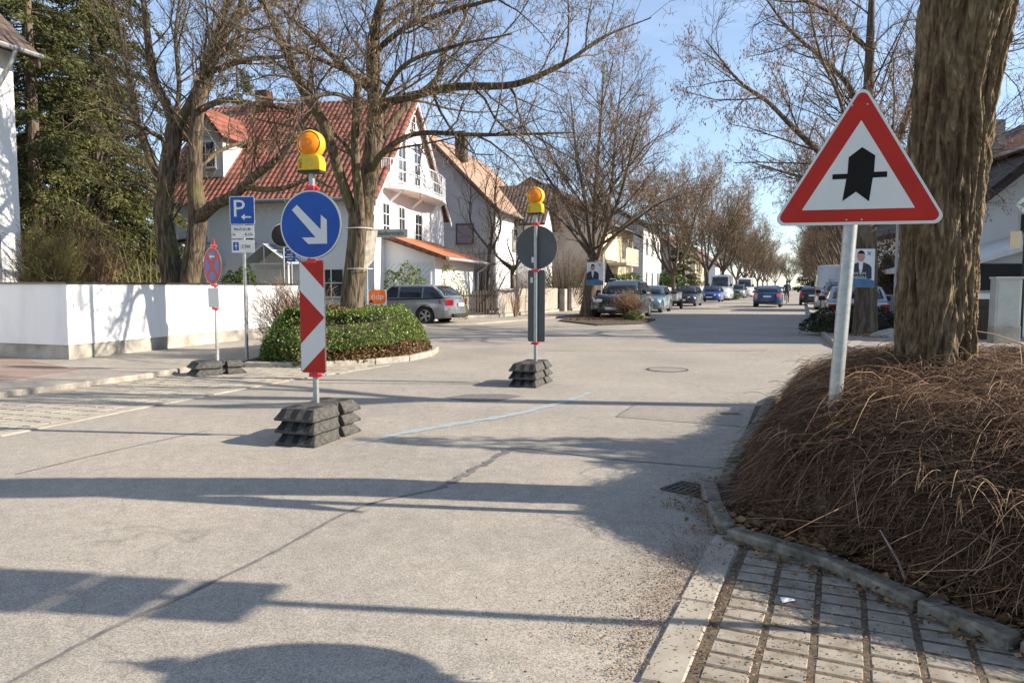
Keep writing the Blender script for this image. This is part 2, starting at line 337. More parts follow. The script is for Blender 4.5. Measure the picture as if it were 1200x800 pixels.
def np_mesh(name, V, F, tint=None, smooth=False, uv=None, mi=None):
    """V (n,3); F: list of (k, array) or one (m,k) array"""
    me = bpy.data.meshes.new(name)
    V = np.asarray(V, dtype=np.float32)
    if isinstance(F, np.ndarray): F = [F]
    F = [f for f in F if len(f)]
    me.vertices.add(len(V)); me.vertices.foreach_set("co", V.ravel())
    nl = sum(f.size for f in F); me.loops.add(nl)
    me.loops.foreach_set("vertex_index", np.concatenate([f.ravel() for f in F]).astype(np.int32))
    tot = np.concatenate([np.full(len(f), f.shape[1]) for f in F]).astype(np.int32)
    st = np.concatenate([[0], np.cumsum(tot)[:-1]]).astype(np.int32)
    me.polygons.add(len(tot)); me.polygons.foreach_set("loop_start", st); me.polygons.foreach_set("loop_total", tot)
    if smooth: me.polygons.foreach_set("use_smooth", np.ones(len(tot), dtype=bool))
    if mi is not None: me.polygons.foreach_set("material_index", np.asarray(mi, dtype=np.int32))
    me.update(calc_edges=True)
    if tint is not None:
        a = me.attributes.new("tint", 'FLOAT', 'POINT'); a.data.foreach_set("value", np.asarray(tint, dtype=np.float32))
    return me

class MB:
    """collects shapes into one mesh"""
    def __init__(s): s.v = []; s.f = []; s.uv = {}
    def add(s, vs, fs):
        b = len(s.v); s.v += [tuple(v) for v in vs]; s.f += [tuple(i + b for i in f) for f in fs]; return b
    def box(s, c, d, rz=0.0, taper=None, rx=0.0):
        hx, hy, hz = d[0] / 2, d[1] / 2, d[2] / 2
        tx, ty = taper or (1, 1)
        vs = [(-hx, -hy, -hz), (hx, -hy, -hz), (hx, hy, -hz), (-hx, hy, -hz), (-hx * tx, -hy * ty, hz), (hx * tx, -hy * ty, hz), (hx * tx, hy * ty, hz), (-hx * tx, hy * ty, hz)]
        m = Matrix.Translation(c) @ Matrix.Rotation(rz, 4, 'Z') @ Matrix.Rotation(rx, 4, 'X')
        s.add([m @ Vector(v) for v in vs], [(0, 3, 2, 1), (4, 5, 6, 7), (0, 1, 5, 4), (1, 2, 6, 5), (2, 3, 7, 6), (3, 0, 4, 7)]); return s
    def prism(s, pts, y0, y1):
        """outline in XZ run from y0 to y1"""
        n = len(pts)
        b = [(p[0], y0, p[1]) for p in pts] + [(p[0], y1, p[1]) for p in pts]
        s.add(b, [tuple(range(n)), tuple(range(2 * n - 1, n - 1, -1))] + [(i, i + n, (i + 1) % n + n, (i + 1) % n) for i in range(n)]); return s
    def slab(s, pts, z0, z1):
        """outline in XY run from z0 to z1 (points may be Vectors)"""
        n = len(pts)
        b = [(p[0], p[1], z0) for p in pts] + [(p[0], p[1], z1) for p in pts]
        s.add(b, [tuple(range(n - 1, -1, -1)), tuple(range(n, 2 * n))] + [(i, (i + 1) % n, (i + 1) % n + n, i + n) for i in range(n)]); return s
    def tube(s, pts, rad, n=10, cap=True):
        pts = [Vector(p) for p in pts]
        if not hasattr(rad, '__len__'): rad = [rad] * len(pts)
        rings = []
        ref = Vector((0, 0, 1)) if abs((pts[-1] - pts[0]).normalized().z) < 0.9 else Vector((1, 0, 0))
        for i, p in enumerate(pts):
            t = (pts[min(i + 1, len(pts) - 1)] - pts[max(i - 1, 0)]).normalized()
            a = t.cross(ref).normalized(); b = t.cross(a)
            rings.append([p + (a * math.cos(2 * math.pi * k / n) + b * math.sin(2 * math.pi * k / n)) * rad[i] for k in range(n)])
        vs = [v for r in rings for v in r]; fs = []
        for i in range(len(pts) - 1):
            for k in range(n): fs.append((i * n + k, i * n + (k + 1) % n, (i + 1) * n + (k + 1) % n, (i + 1) * n + k))
        if cap: fs.append(tuple(range(n - 1, -1, -1))); fs.append(tuple(range((len(pts) - 1) * n, len(pts) * n)))
        s.add(vs, fs); return s
    def lathe(s, prof, n=32, M4=None, closed=True):
        """profile (radius, height) turned about local Z"""
        vs = []; m = M4 or Matrix.Identity(4)
        for r_, h in prof:
            for k in range(n): vs.append(m @ Vector((r_ * math.cos(2 * math.pi * k / n), r_ * math.sin(2 * math.pi * k / n), h)))
        fs = []
        L = len(prof)
        for i in range(L - 1):
            for k in range(n): fs.append((i * n + k, i * n + (k + 1) % n, (i + 1) * n + (k + 1) % n, (i + 1) * n + k))
        if closed: fs.append(tuple(range(n - 1, -1, -1))); fs.append(tuple(range((L - 1) * n, L * n)))
        s.add(vs, fs); return s
    def mesh(s, name, smooth=False, bevel=0.0, seg=2):
        me = bpy.data.meshes.new(name); me.from_pydata(s.v, [], s.f); me.update()
        bm = bmesh.new(); bm.from_mesh(me)
        bmesh.ops.recalc_face_normals(bm, faces=bm.faces)
        if bevel:
            es = [e for e in bm.edges if len(e.link_faces) == 2 and e.calc_face_angle(0) > 0.5]
            bmesh.ops.bevel(bm, geom=es, offset=bevel, segments=seg, affect='EDGES', profile=0.6, clamp_overlap=True)
        bm.to_mesh(me); bm.free()
        if smooth:
            me.polygons.foreach_set("use_smooth", [True] * len(me.polygons))
            me.set_sharp_from_angle(angle=R(38))
        me.update(); return me
    def obj(s, name, m, parent=None, smooth=False, bevel=0.0, seg=2, **kw):
        return newobj(name, s.mesh(name, smooth, bevel, seg), m, parent, **kw)

def sheet(name, pts, z, m, parent=None, **kw):
    me = bpy.data.meshes.new(name)
    me.from_pydata([(p[0], p[1], z) for p in pts], [], [tuple(range(len(pts)))]); me.update()
    if len(me.polygons) and me.polygons[0].normal.z < 0: me.flip_normals()
    return newobj(name, me, m, parent, **kw)

def text_mesh(s, size, align='CENTER', ext=0.001):
    cu = bpy.data.curves.new("lettering", 'FONT'); cu.body = s; cu.size = size; cu.align_x = align; cu.align_y = 'CENTER'; cu.extrude = ext; cu.resolution_u = 3
    o = bpy.data.objects.new("lettering", cu); col.objects.link(o)
    bpy.context.view_layer.update()
    me = bpy.data.meshes.new_from_object(o)
    bpy.data.objects.remove(o); return me
def text(name, s, size, x, z, yoff, m, parent, sx=1.0, align='CENTER', bold=0.0):
    """lettering standing on a plate that faces local -Y"""
    me = text_mesh(s, size, align)
    me.transform(Matrix(((sx, 0, 0, x), (0, 0, -1, yoff), (0, 1, 0, z), (0, 0, 0, 1))))
    return newobj(name, me, m, parent)
def mark(name, pts, yoff, m, parent, t=0.0015):
    """flat shape on a plate that faces local -Y"""
    return MB().prism(pts, yoff - t, yoff).obj(name, m, parent)
def circ(cx, cz, rx, rz=None, n=40, a0=0, a1=2 * math.pi):
    rz = rz or rx
    full = abs(a1 - a0 - 2 * math.pi) < 1e-6
    k = n if full else n + 1
    return [(cx + rx * math.cos(a0 + (a1 - a0) * i / n), cz + rz * math.sin(a0 + (a1 - a0) * i / n)) for i in range(k)]
def rrect(w, h, r, cx=0, cz=0, n=5):
    p = []
    for sx, sz, a in ((1, 1, 0), (-1, 1, 90), (-1, -1, 180), (1, -1, 270)):
        for i in range(n + 1):
            t = R(a + 90 * i / n); p.append((cx + sx * (w / 2 - r) + r * math.cos(t), cz + sz * (h / 2 - r) + r * math.sin(t)))
    return p

# ------------------------------------------------------------ many thin tubes / leaves at once
def tubes_np(groups):
    """groups: list of (P (T,n,3), Rd (T,n), sides, tint (T,)) -> verts, quads, tint"""
    Vs, Fs, Ts = [], [], []; base = 0
    for P, Rd, k, tint in groups:
        T, n, _ = P.shape
        if T == 0: continue
        tg = np.empty_like(P); tg[:, 1:-1] = P[:, 2:] - P[:, :-2]; tg[:, 0] = P[:, 1] - P[:, 0]; tg[:, -1] = P[:, -1] - P[:, -2]
        tg /= np.linalg.norm(tg, axis=2, keepdims=True) + 1e-9
        ov = P[:, -1] - P[:, 0]; ref = np.where((np.abs(ov[:, 2]) > 0.85 * np.linalg.norm(ov, axis=1))[:, None], np.array([1.0, 0.13, 0]), np.array([0.05, 0.03, 1.0]))
        a = np.cross(tg, ref[:, None, :]); a /= np.linalg.norm(a, axis=2, keepdims=True) + 1e-9
        b = np.cross(tg, a)
        th = 2 * np.pi * np.arange(k) / k
        ring = P[:, :, None, :] + Rd[:, :, None, None] * (a[:, :, None, :] * np.cos(th)[None, None, :, None] + b[:, :, None, :] * np.sin(th)[None, None, :, None])
        Vs.append(ring.reshape(-1, 3)); Ts.append(np.repeat(tint, n * k))
        idx = np.arange(T * n * k).reshape(T, n, k) + base
        q = np.stack([idx[:, :-1, :], np.roll(idx[:, :-1, :], -1, 2), np.roll(idx[:, 1:, :], -1, 2), idx[:, 1:, :]], -1)
        Fs.append(q.reshape(-1, 4)); base += T * n * k
    return np.concatenate(Vs), np.concatenate(Fs), np.concatenate(Ts)

def leaves_np(C, D, L, W, tint, fold=0.25, rs=None):
    """leaf shaped quads pairs: centre C, direction D, length L, width W"""
    rs = rs or rng
    n = len(C); D = D / (np.linalg.norm(D, axis=1, keepdims=True) + 1e-9)
    rv = rs.normal(size=(n, 3)); S = np.cross(D, rv); S /= np.linalg.norm(S, axis=1, keepdims=True) + 1e-9
    N = np.cross(D, S)
    L = np.broadcast_to(L, (n,))[:, None]; W = np.broadcast_to(W, (n,))[:, None]
    V = np.stack([C - D * L * .5, C + S * W * .5 + N * W * fold, C + D * L * .5, C - S * W * .5 + N * W * fold], 1)
    idx = np.arange(n * 4).reshape(n, 4)
    return V.reshape(-1, 3), idx, np.repeat(tint, 4)
# ------------------------------------------------------------ bare broadleaved trees
def smooth_line(pts, n):
    """Catmull-Rom resample of a list of (Vector, radius)"""
    P = [np.array([*p[0], p[1]], float) for p in pts]
    P = [2 * P[0] - P[1]] + P + [2 * P[-1] - P[-2]]
    out = []; m = len(P) - 3
    for j in range(n):
        u = j / (n - 1) * m; i = min(int(u), m - 1); t = u - i
        a, b, c, d = P[i:i + 4]
        out.append(0.5 * ((2 * b) + (-a + c) * t + (2 * a - 5 * b + 4 * c - d) * t * t + (-a + 3 * b - 3 * c + d) * t ** 3))
    return np.array(out)

class Bare:
    def __init__(s, seed, up=0.12, levels=3, dens=(2.0, 4.0, 6.0), wig=0.16, lens=(0.42, 0.40, 0.42), twig=0.004, spread=0.9, t0=0.22, minlen=0.16, maxlen=(3.4, 1.5, 0.6)):
        s.r = random.Random(seed); s.wood = []; s.fine = []; s.tips = []
        s.up = up; s.levels = levels; s.dens = dens; s.wig = wig; s.lens = lens; s.twig = twig; s.spread = spread; s.t0 = t0; s.minlen = minlen; s.maxlen = maxlen
    def limb(s, pts, level=0, sides=10, n=None, main=True, spawn=True, t0=None):
        L = smooth_line(pts, n or max(8, len(pts) * 4))
        P, Rr = L[:, :3], L[:, 3]
        s.wood.append((P, Rr, sides))
        if spawn: s.children(P, Rr, 0, t0)
    def children(s, P, Rr, level, t0=None):
        if level >= s.levels: return
        r = s.r
        seg = np.linalg.norm(P[1:] - P[:-1], axis=1); cum = np.concatenate([[0], np.cumsum(seg)]); Lt = cum[-1]
        n = Lt * s.dens[level] * r.uniform(.85, 1.15); n = int(n + r.random())
        t0 = s.t0 if t0 is None else t0
        for i in range(n):
            t = t0 + (1 - t0) * (i + r.random()) / max(n, 1)
            if t >= 1: t = .995
            d = t * Lt; k = min(int(np.searchsorted(cum, d)) - 1, len(seg) - 1); k = max(k, 0)
            f = (d - cum[k]) / (seg[k] + 1e-9)
            p = Vector(P[k] * (1 - f) + P[k + 1] * f); rad = Rr[k] * (1 - f) + Rr[k + 1] * f
            tg = Vector(P[k + 1] - P[k]).normalized()
            ax = Vector((r.gauss(0, 1), r.gauss(0, 1), r.gauss(0, 1))); ax = (ax - tg * ax.dot(tg)).normalized()
            ang = R(r.uniform(28, 68)) * s.spread
            dr = (tg * math.cos(ang) + ax * math.sin(ang)).normalized()
            dr.z += s.up * r.uniform(0, 2); dr.normalize()
            base = Lt if level else max(Lt, 3.0)
            ln = min(base * s.lens[level] * r.uniform(.55, 1.25) * (1.15 - .55 * t), s.maxlen[level])
            ln = max(ln, s.minlen)
            rr = min(rad * r.uniform(.38, .6), .003 + ln * .0105)
            rr = max(rr, s.twig)
            s.branch(p, dr, ln, rr, level + 1)
    def branch(s, p, d, ln, rad, level):
        r = s.r; ns = (7, 6, 5, 4)[min(level, 3)]
        pts = [np.array(p)]; rads = [rad]; step = ln / (ns - 1); d = d.copy()
        end = max(rad * .35, s.twig * .7)
        for i in range(ns - 1):
            d += Vector((r.gauss(0, s.wig), r.gauss(0, s.wig), r.gauss(0, s.wig) + s.up * .5)); d.normalize()
            p = p + d * step; pts.append(np.array(p)); rads.append(rad + (end - rad) * (i + 1) / (ns - 1))
        P = np.array(pts); Rr = np.array(rads)
        (s.wood if rad > 0.02 else s.fine).append((P, Rr, 6 if rad > .02 else (4 if rad > .009 else 3)))
        s.children(P, Rr, level)
        if level >= s.levels: s.tips.append((P[-1], P[-1] - P[-2])); s.tips.append((P[len(P) // 2], P[-1] - P[-2]))
    def pack(s, items):
        g = {}
        for P, Rr, k in items: g.setdefault((len(P), k), []).append((P, Rr))
        out = []
        rs = np.random.default_rng(len(items))
        for (n, k), L in g.items():
            out.append((np.array([x[0] for x in L]), np.array([x[1] for x in L]), k, rs.uniform(0, 1, len(L))))
        return out
    def wood_obj(s, name, m, parent, extra=None):
        V, F, T = tubes_np(s.pack(s.wood))
        return newobj(name, np_mesh(name, V, F, smooth=True), m, parent)
    def twig_obj(s, name, m, parent):
        V, F, T = tubes_np(s.pack(s.fine))
        return newobj(name, np_mesh(name, V, F, T), m, parent)
    def pods(s, name, m, parent, share=.5, per=2, L=.085, W=.018, seed=1):
        rs = np.random.default_rng(seed)
        if not s.tips: return None
        T = np.array([t[0] for t in s.tips]); pick = rs.random(len(T)) < share; T = T[pick]
        # seed pods hang in loose clusters on some boughs, few on others
        C = np.repeat(T, per, 0) + rs.normal(size=(len(T) * per, 3)) * .05
        keep = np.array([mnoise.noise(Vector(c) * .45 + Vector((seed, 0, 0))) > -.08 for c in C])
        C = C[keep]
        n = len(C); C[:, 2] -= rs.uniform(.02, .08, n)
        D = rs.normal(size=(n, 3)) * .35; D[:, 2] -= 1
        V, F, T2 = leaves_np(C, D, rs.uniform(.6, 1.3, n) * L, W, rs.uniform(0, 1, n), rs=rs)
        return newobj(name, np_mesh(name, V, F, T2), m, parent)
    def shift(s, off):
        off = np.array(off)
        s.wood = [(P - off, r_, k) for P, r_, k in s.wood]; s.fine = [(P - off, r_, k) for P, r_, k in s.fine]; s.tips = [(p - off, d) for p, d in s.tips]

def proc_tree(seed, h=11.0, fork=3.0, r0=.24, n=6, lean=.05, levels=3, dens=(1.9, 3.6, 5.0), spread=.5, **kw):
    """a street tree grown at the origin: trunk, a fork, upward limbs"""
    b = Bare(seed, levels=levels, dens=dens, **kw); r = b.r
    top = Vector((r.uniform(-.2, .2), r.uniform(-.2, .2), fork))
    b.limb([(Vector((0, 0, -.15)), r0 * 1.35), (Vector((0, 0, .35)), r0 * 1.02), (top * .5, r0 * .9), (top, r0 * .86)], n=10, spawn=False)
    for i in range(n):
        a = 2 * math.pi * i / n + r.uniform(-.4, .4); out = r.uniform(.5, 1.0) * spread
        if i == 0: out = .12
        L = (h - fork) * r.uniform(.82, 1.05)
        e = Vector((math.cos(a) * out * L, math.sin(a) * out * L, L * (1 - .35 * out)))
        st = top + Vector((0, 0, -r.uniform(0, .5)))
        p1 = st + e * .3 + Vector((math.cos(a) * .4, math.sin(a) * .4, -.1)); p2 = st + e * .62 + Vector((r.uniform(-.4, .4), r.uniform(-.4, .4), r.uniform(-.2, .3)))
        b.limb([(st, r0 * .55), (p1, r0 * .42), (p2, r0 * .25), (st + e, r0 * .07)], n=12, sides=8)
    return b

def conifer_tree(name, label, loc, h, rad, seed, droop=.35, nb=150, dens=34, cat="conifer", crown0=.06, leafL=.2, group=None, tintlo=0, tinthi=1):
    rs = np.random.default_rng(seed)
    t = thing(name, label, cat, loc, group=group)
    mb = MB(); mb.tube([(0, 0, -.2), (0, 0, h * .5), (0, 0, h)], [rad * .075 + .08, .12, .02], 9); mb.obj('trunk', 'bark_far', t, smooth=True)
    items = []; C = []; D = []; Ti = []
    for i in range(nb):
        u = crown0 + (1 - crown0) * ((i + rs.random()) / nb) ** .9
        z = u * h * .985; a = rs.uniform(0, 2 * np.pi)
        Lb = rad * (1 - u) ** .72 * rs.uniform(.72, 1.12) + .25
        dirh = np.array([np.cos(a), np.sin(a)])
        k = 7; s_ = np.linspace(0, 1, k)
        P = np.zeros((k, 3)); P[:, :2] = dirh[None] * (s_ * Lb)[:, None]; P[:, 2] = z + Lb * (.12 * s_ - droop * s_ ** 2)
        P[:, :2] += rs.normal(size=(k, 2)) * .03 * s_[:, None]
        items.append((P, np.linspace(.03, .006, k), 4))
        shade = rs.uniform(-.15, .15)
        nsub = int(Lb * 6) + 2
        for j in range(nsub):
            f = rs.uniform(.18, 1); base = np.array([np.interp(f, s_, P[:, c]) for c in range(3)])
            sd = 1 if rs.random() < .5 else -1; lat = np.array([-dirh[1], dirh[0], 0]) * sd
            Ls = rs.uniform(.3, .75) * (1.2 - .6 * f) * min(1.2, Lb * .45)
            dv = lat * .8 + np.array([*dirh, 0]) * rs.uniform(.3, .9) + np.array([0, 0, -.25 - droop * rs.uniform(.2, 1.0)])
            nn = max(4, int(dens * Ls)); q = rs.uniform(0, 1, nn)
            c = base + dv[None] * (q * Ls)[:, None] + rs.normal(size=(nn, 3)) * .055
            C.append(c); D.append(dv[None] + rs.normal(size=(nn, 3)) * .45 + np.array([0, 0, -.2])); Ti.append(np.clip(rs.normal(.5 + shade, .22, nn), tintlo, tinthi))
    C = np.concatenate(C); D = np.concatenate(D); Ti = np.concatenate(Ti)
    b = Bare(seed); V, F, T = tubes_np(b.pack(items)); newobj('limbs', np_mesh('limbs', V, F), 'bark_far', t)
    V, F, T = leaves_np(C, D, rs.uniform(.6, 1.2, len(C)) * leafL, leafL * .24, Ti, rs=rs)
    newobj('crown', np_mesh('crown', V, F, T), 'conifer', t)
    return t

def leafy_mound(parent, name, m, poly_fn, n, seed, L=.05, W=.03, tint_fn=None, depth=.1):
    """poly_fn(rs, n) -> surface points (n,3) and normals (n,3)"""
    rs = np.random.default_rng(seed)
    P, N = poly_fn(rs, n)
    P = P - N * np.abs(rs.normal(size=(n, 1))) * depth * .6 + rs.normal(size=(n, 3)) * .012
    D = rs.normal(size=(n, 3)) + N * .7 + np.array([0, 0, .25])
    Ti = tint_fn(P, rs) if tint_fn else rs.uniform(0, 1, n)
    V, F, T = leaves_np(P, D, rs.uniform(.6, 1.25, n) * L, W, np.clip(Ti, 0, 1), rs=rs)
    return newobj(name, np_mesh(name, V, F, T), m, parent)

def bushy(name, label, cat, loc, w, d, h, seed, m='hedge', n=6000, L=.06, stems=40, stem_m='twig', rz=0, group=None, tint=None, lump=.18, W=None, core=True):
    """rounded bush: stems from the foot, leaves round an uneven dome"""
    rs = np.random.default_rng(seed); t = thing(name, label, cat, loc, rz, group)
    def surf(rs, n):
        v = rs.normal(size=(n, 3)); v[:, 2] = np.abs(v[:, 2]) * .9 - .1; v /= np.linalg.norm(v, axis=1, keepdims=True)
        k = np.array([1 + lump * 1.6 * mnoise.noise(Vector(q) * 2.3 + Vector((seed, seed * .3, 0))) for q in v])
        P = v * k[:, None] * np.array([w / 2, d / 2, h * .86]); P[:, 2] = np.maximum(P[:, 2] + h * .1, .02)
        return P, v
    if core:
        vs, fs = [], []; mb = MB(); nu, nv = 20, 8
        for j in range(nv + 1):
            ph = j / nv * math.pi / 2
            for i in range(nu):
                th = 2 * math.pi * i / nu; q = Vector((math.cos(th) * math.cos(ph), math.sin(th) * math.cos(ph), math.sin(ph)))
                k = .82 * (1 + lump * 1.6 * mnoise.noise(q * 2.3 + Vector((seed, seed * .3, 0))))
                vs.append((q.x * k * w / 2, q.y * k * d / 2, q.z * k * h * .86 + .0))
        fs = [(j * nu + i, j * nu + (i + 1) % nu, (j + 1) * nu + (i + 1) % nu, (j + 1) * nu + i) for j in range(nv) for i in range(nu)]
        mb.add(vs, fs); mb.obj('dark_core', 'soil', t, smooth=True)  # dark dome added as filler under the leaves
    items = []
    for i in range(stems):
        a = rs.uniform(0, 2 * np.pi); o = rs.uniform(.1, .95); e = np.array([np.cos(a) * o * w / 2, np.sin(a) * o * d / 2, h * rs.uniform(.75, 1.12) * (1 - .3 * o)])
        s_ = np.linspace(0, 1, 6)[:, None]; P = np.array([e[0] * .15, e[1] * .15, 0]) * (1 - s_) + e * s_ + np.sin(s_ * np.pi) * rs.normal(size=3) * .06
        items.append((P, np.linspace(.012, .003, 6), 4))
    b = Bare(seed); V, F, T = tubes_np(b.pack(items)); newobj('stems', np_mesh('stems', V, F, T), stem_m, t)
    if n: leafy_mound(t, 'foliage', m, surf, n, seed, L, W or L * .55, tint)
    return t

def twiggy(name, label, cat, loc, w, h, seed, m='twig', n=60, levels=2, group=None, r=.008, dens=(5, 6), droop=0):
    """leafless shrub: many stems that branch from the foot"""
    t = thing(name, label, cat, loc, 0, group)
    b = Bare(seed, up=.12 - droop, levels=levels, dens=dens, lens=(.3, .35), twig=.0035, t0=.2, maxlen=(.9, .4), minlen=.1)
    rr = b.r
    for i in range(n):
        a = rr.uniform(0, 6.283); o = rr.uniform(0, 1) ** .6
        e = Vector((math.cos(a) * o * w / 2, math.sin(a) * o * w / 2, h * rr.uniform(.6, 1.05) * (1 - .25 * o * o)))
        s0 = Vector((e.x * .2, e.y * .2, -.03)); mid = (s0 + e) * .5 + Vector((e.x * .06, e.y * .06, .08 * h))
        L = smooth_line([(s0, r), (mid, r * .75), (e, r * .3)], 8); P, Rr = L[:, :3], L[:, 3]
        b.fine.append((P, Rr, 4)); b.children(P, Rr, 0)
    b.twig_obj('branches', m, t)
    return t
# ------------------------------------------------------------ ground, roads, kerbs
A = lambda x, y: gnd(x, y)
sheet('ground', [(-400, -60), (400, -60), (400, 900), (-400, 900)], -0.02, 'lawn', kind='structure')
sheet('road', [(-14, -8), (14, -8), (40, 9), (60, 14.3), (60, 22), (12, 14.9), (9, 20), (62, 150), (330, 820), (300, 828), (40, 155), (4, 50), (-8, 30), (-60, 42), (-60, 24), (-14, 16)], 0.0, 'asphalt', kind='structure')

def ramp_kerb(name, line, w, h, m='stone', stone=1.0, gap=.008, side=1, seed=3, **kw):
    """a row of kerb stones along a polyline, the line being the road-side edge"""
    rr = random.Random(seed); mb = MB(); pts = [Vector((p[0], p[1], 0)) for p in line]
    for a, b in zip(pts[:-1], pts[1:]):
        d = (b - a); L = d.length; d.normalize(); nrm = Vector((-d.y, d.x, 0)) * side
        k = max(1, round(L / stone)); s = L / k
        for i in range(k):
            p = a + d * (i * s + gap / 2); q = a + d * ((i + 1) * s - gap / 2); j = rr.uniform(-.006, .006); hh = h + rr.uniform(-.006, .004)
            vs = [p, q, q + nrm * w, p + nrm * w]
            base = [(v.x + j * nrm.x, v.y + j * nrm.y, -.06) for v in vs]; top = [(v.x + j * nrm.x, v.y + j * nrm.y, hh) for v in vs]
            mb.add(base + top, [(3, 2, 1, 0), (4, 5, 6, 7), (0, 1, 5, 4), (1, 2, 6, 5), (2, 3, 7, 6), (3, 0, 4, 7)])
    return mb.obj(name, m, bevel=.012, seg=1, kind='structure', **kw)

def paver_field(name, inside, o, d, w, l, gx, gy, i0, i1, j0, j1, z, th, m, seed, jitter=.003, bevel=.006, stag=.0, **kw):
    """blocks laid on a grid: columns across d, rows along d"""
    rr = random.Random(seed); mb = MB(); nrm = Vector((d.y, -d.x, 0)); ang = math.atan2(d.y, d.x)
    for i in range(i0, i1):
        for j in range(j0, j1):
            c = o + nrm * ((i + .5) * (w + gx)) + d * ((j + .5 + (stag if i % 2 else 0)) * (l + gy))
            if not inside(c): continue
            zt = z + rr.uniform(-jitter, jitter)
            mb.box((c.x + rr.uniform(-.002, .002), c.y + rr.uniform(-.002, .002), zt - th / 2), (l * rr.uniform(.975, 1.0), w * rr.uniform(.985, 1.0), th), ang + rr.uniform(-.008, .008))
    return mb.obj(name, m, bevel=bevel, seg=1, kind='structure', **kw)

def in_poly(pts):
    P = [(p[0], p[1]) for p in pts]
    def f(c):
        x, y = c[0], c[1]; r = False
        for i in range(len(P)):
            (x1, y1), (x2, y2) = P[i], P[i - 1]
            if (y1 > y) != (y2 > y) and x < (x2 - x1) * (y - y1) / (y2 - y1) + x1: r = not r
        return r
    return f

# --- right foreground: flat kerb band, block paving, raised stones of the bed
kA, kB = A(745, 800), A(829, 642)
kd = (kB - kA).normalized(); kn = Vector((kd.y, -kd.x, 0))
k0 = kA - kd * 1.6
band_w = .155
ramp_kerb('kerb_band', [k0, kA, kB + kd * .03, kB + kd * .32], band_w, .0125, 'paver_l', stone=.8, side=-1, seed=5)
bed_line = [A(838, 575), A(846, 600), A(862, 630), A(985, 668), A(1090, 716), A(1200, 762), A(1330, 800), gnd(1700, 905)]
bed_line = [Vector((p.x, p.y, 0)) for p in bed_line]
pz = .012
pav_poly = [k0 + kn * (band_w + .0)] + [kB + kn * band_w + kd * .2] + bed_line[2:] + [Vector((5.5, .2, 0)), k0 + kn * 6]
sheet('paving_bed', [(p.x, p.y) for p in [k0 + kn * band_w, kB + kn * band_w + kd * .25] + bed_line[2:] + [Vector((5.5, .2, 0))]], .0100, 'joint', kind='structure')
ins = in_poly([(p.x, p.y) for p in [k0 + kn * band_w, kB + kn * band_w + kd * .25] + bed_line[2:] + [Vector((5.5, .2, 0))]])
paver_field('paving', lambda c: ins(c) and ins(c + kd * .06) and ins(c + kn * .05), k0 + kn * (band_w + .03), kd, .161, .093, .019, .013, 0, 27, 0, 34, pz + .001, .05, 'paver', 21, jitter=.0016)
ramp_kerb('bed_kerb', bed_line, .10, .075, 'stone_mossy', stone=.55, side=-1, seed=8)
# the bed itself
bed_poly = [(p.x, p.y) for p in bed_line] + [(5.2, 1.0), (9.0, 3.0), (9.2, 9.4), (4.2, 9.2), (3.3, 8.4)] + [tuple(A(885, 480))[:2], tuple(A(862, 540))[:2]]
MB().slab([(x, y) for x, y in bed_poly], -.05, .045).obj('bed_soil', 'soil', kind='structure')
ramp_kerb('bed_kerb_edge', [A(838, 575), A(862, 530), A(900, 470), A(958, 442), (4.0, 9.3), (9.3, 9.5)], .10, .07, 'stone_mossy', stone=.7, side=-1, seed=9)
# --- crossing pavement at the far right
rk = [A(1330, 424), A(1140, 419), A(1040, 417), A(1000, 414), A(975, 405), A(960, 392), A(951, 378), gnd(944.5, 352), gnd(941.6, 344), gnd(940.6, 340)]
side_poly = [(p.x, p.y) for p in rk] + [(rk[-1].x + 30, rk[-1].y), (50, 60), (50, 14.5)]
MB().slab(side_poly, -.05, .09).obj('pavement', 'walkway', kind='structure')
ramp_kerb('kerb', rk[:8], .13, .115, 'stone', stone=1.0, side=-1, seed=10)
# --- left pavement, parking strip with grassy joints, sunk edge band
lk = [A(-140, 492), A(0, 467), A(100, 454), A(180, 443), A(228, 435), A(285, 428.5)]
le = [A(-260, 566), A(0, 512), A(140, 484), A(250, 463), A(340, 446), A(420, 434)]
walk_poly = [(p.x, p.y) for p in lk] + [(-4.7, 15.4), (-4.9, 20.5), (-6.0, 22), (-12.5, 14.8), (-20, 17), (-20, 9)]
MB().slab(walk_poly, -.05, .075).obj('pavement_by_wall', 'walkway', kind='structure')
ramp_kerb('kerb_by_parking', lk, .09, .085, 'stone', stone=1.0, side=1, seed=12)
park_poly = [(p.x, p.y) for p in le] + [(A(430, 426)).to_tuple()[:2], A(300, 430).to_tuple()[:2]] + [(p.x, p.y) for p in lk[::-1]]
sheet('parking_strip_bed', park_poly, .004, 'joint_grass', kind='structure')
pin = in_poly(park_poly)
pd_ = (le[4] - le[1]).normalized()
paver_field('parking_strip', pin, le[0] - pd_ * 1.0, pd_, .115, .20, .018, .018, -30, 12, 0, 66, .012, .04, 'paver_l', 31, bevel=0, jitter=.002)
ramp_kerb('edge_band', [le[0], le[1], le[2], le[3], le[4], le[5], A(458, 428)], .15, .014, 'paver_l', stone=.9, side=1, seed=14)
brown = [A(-60, 470), A(-40, 422), A(20, 416), A(66, 427), A(30, 440)]
br = [gnd(-60, 446, .085), gnd(-60, 418, .085), gnd(10, 417, .085), gnd(70, 428, .085), gnd(96, 433, .085), gnd(20, 444, .085)]
MB().slab([(p.x, p.y) for p in br], .06, .081).obj('clinker_paving', 'brick_pave', kind='structure')

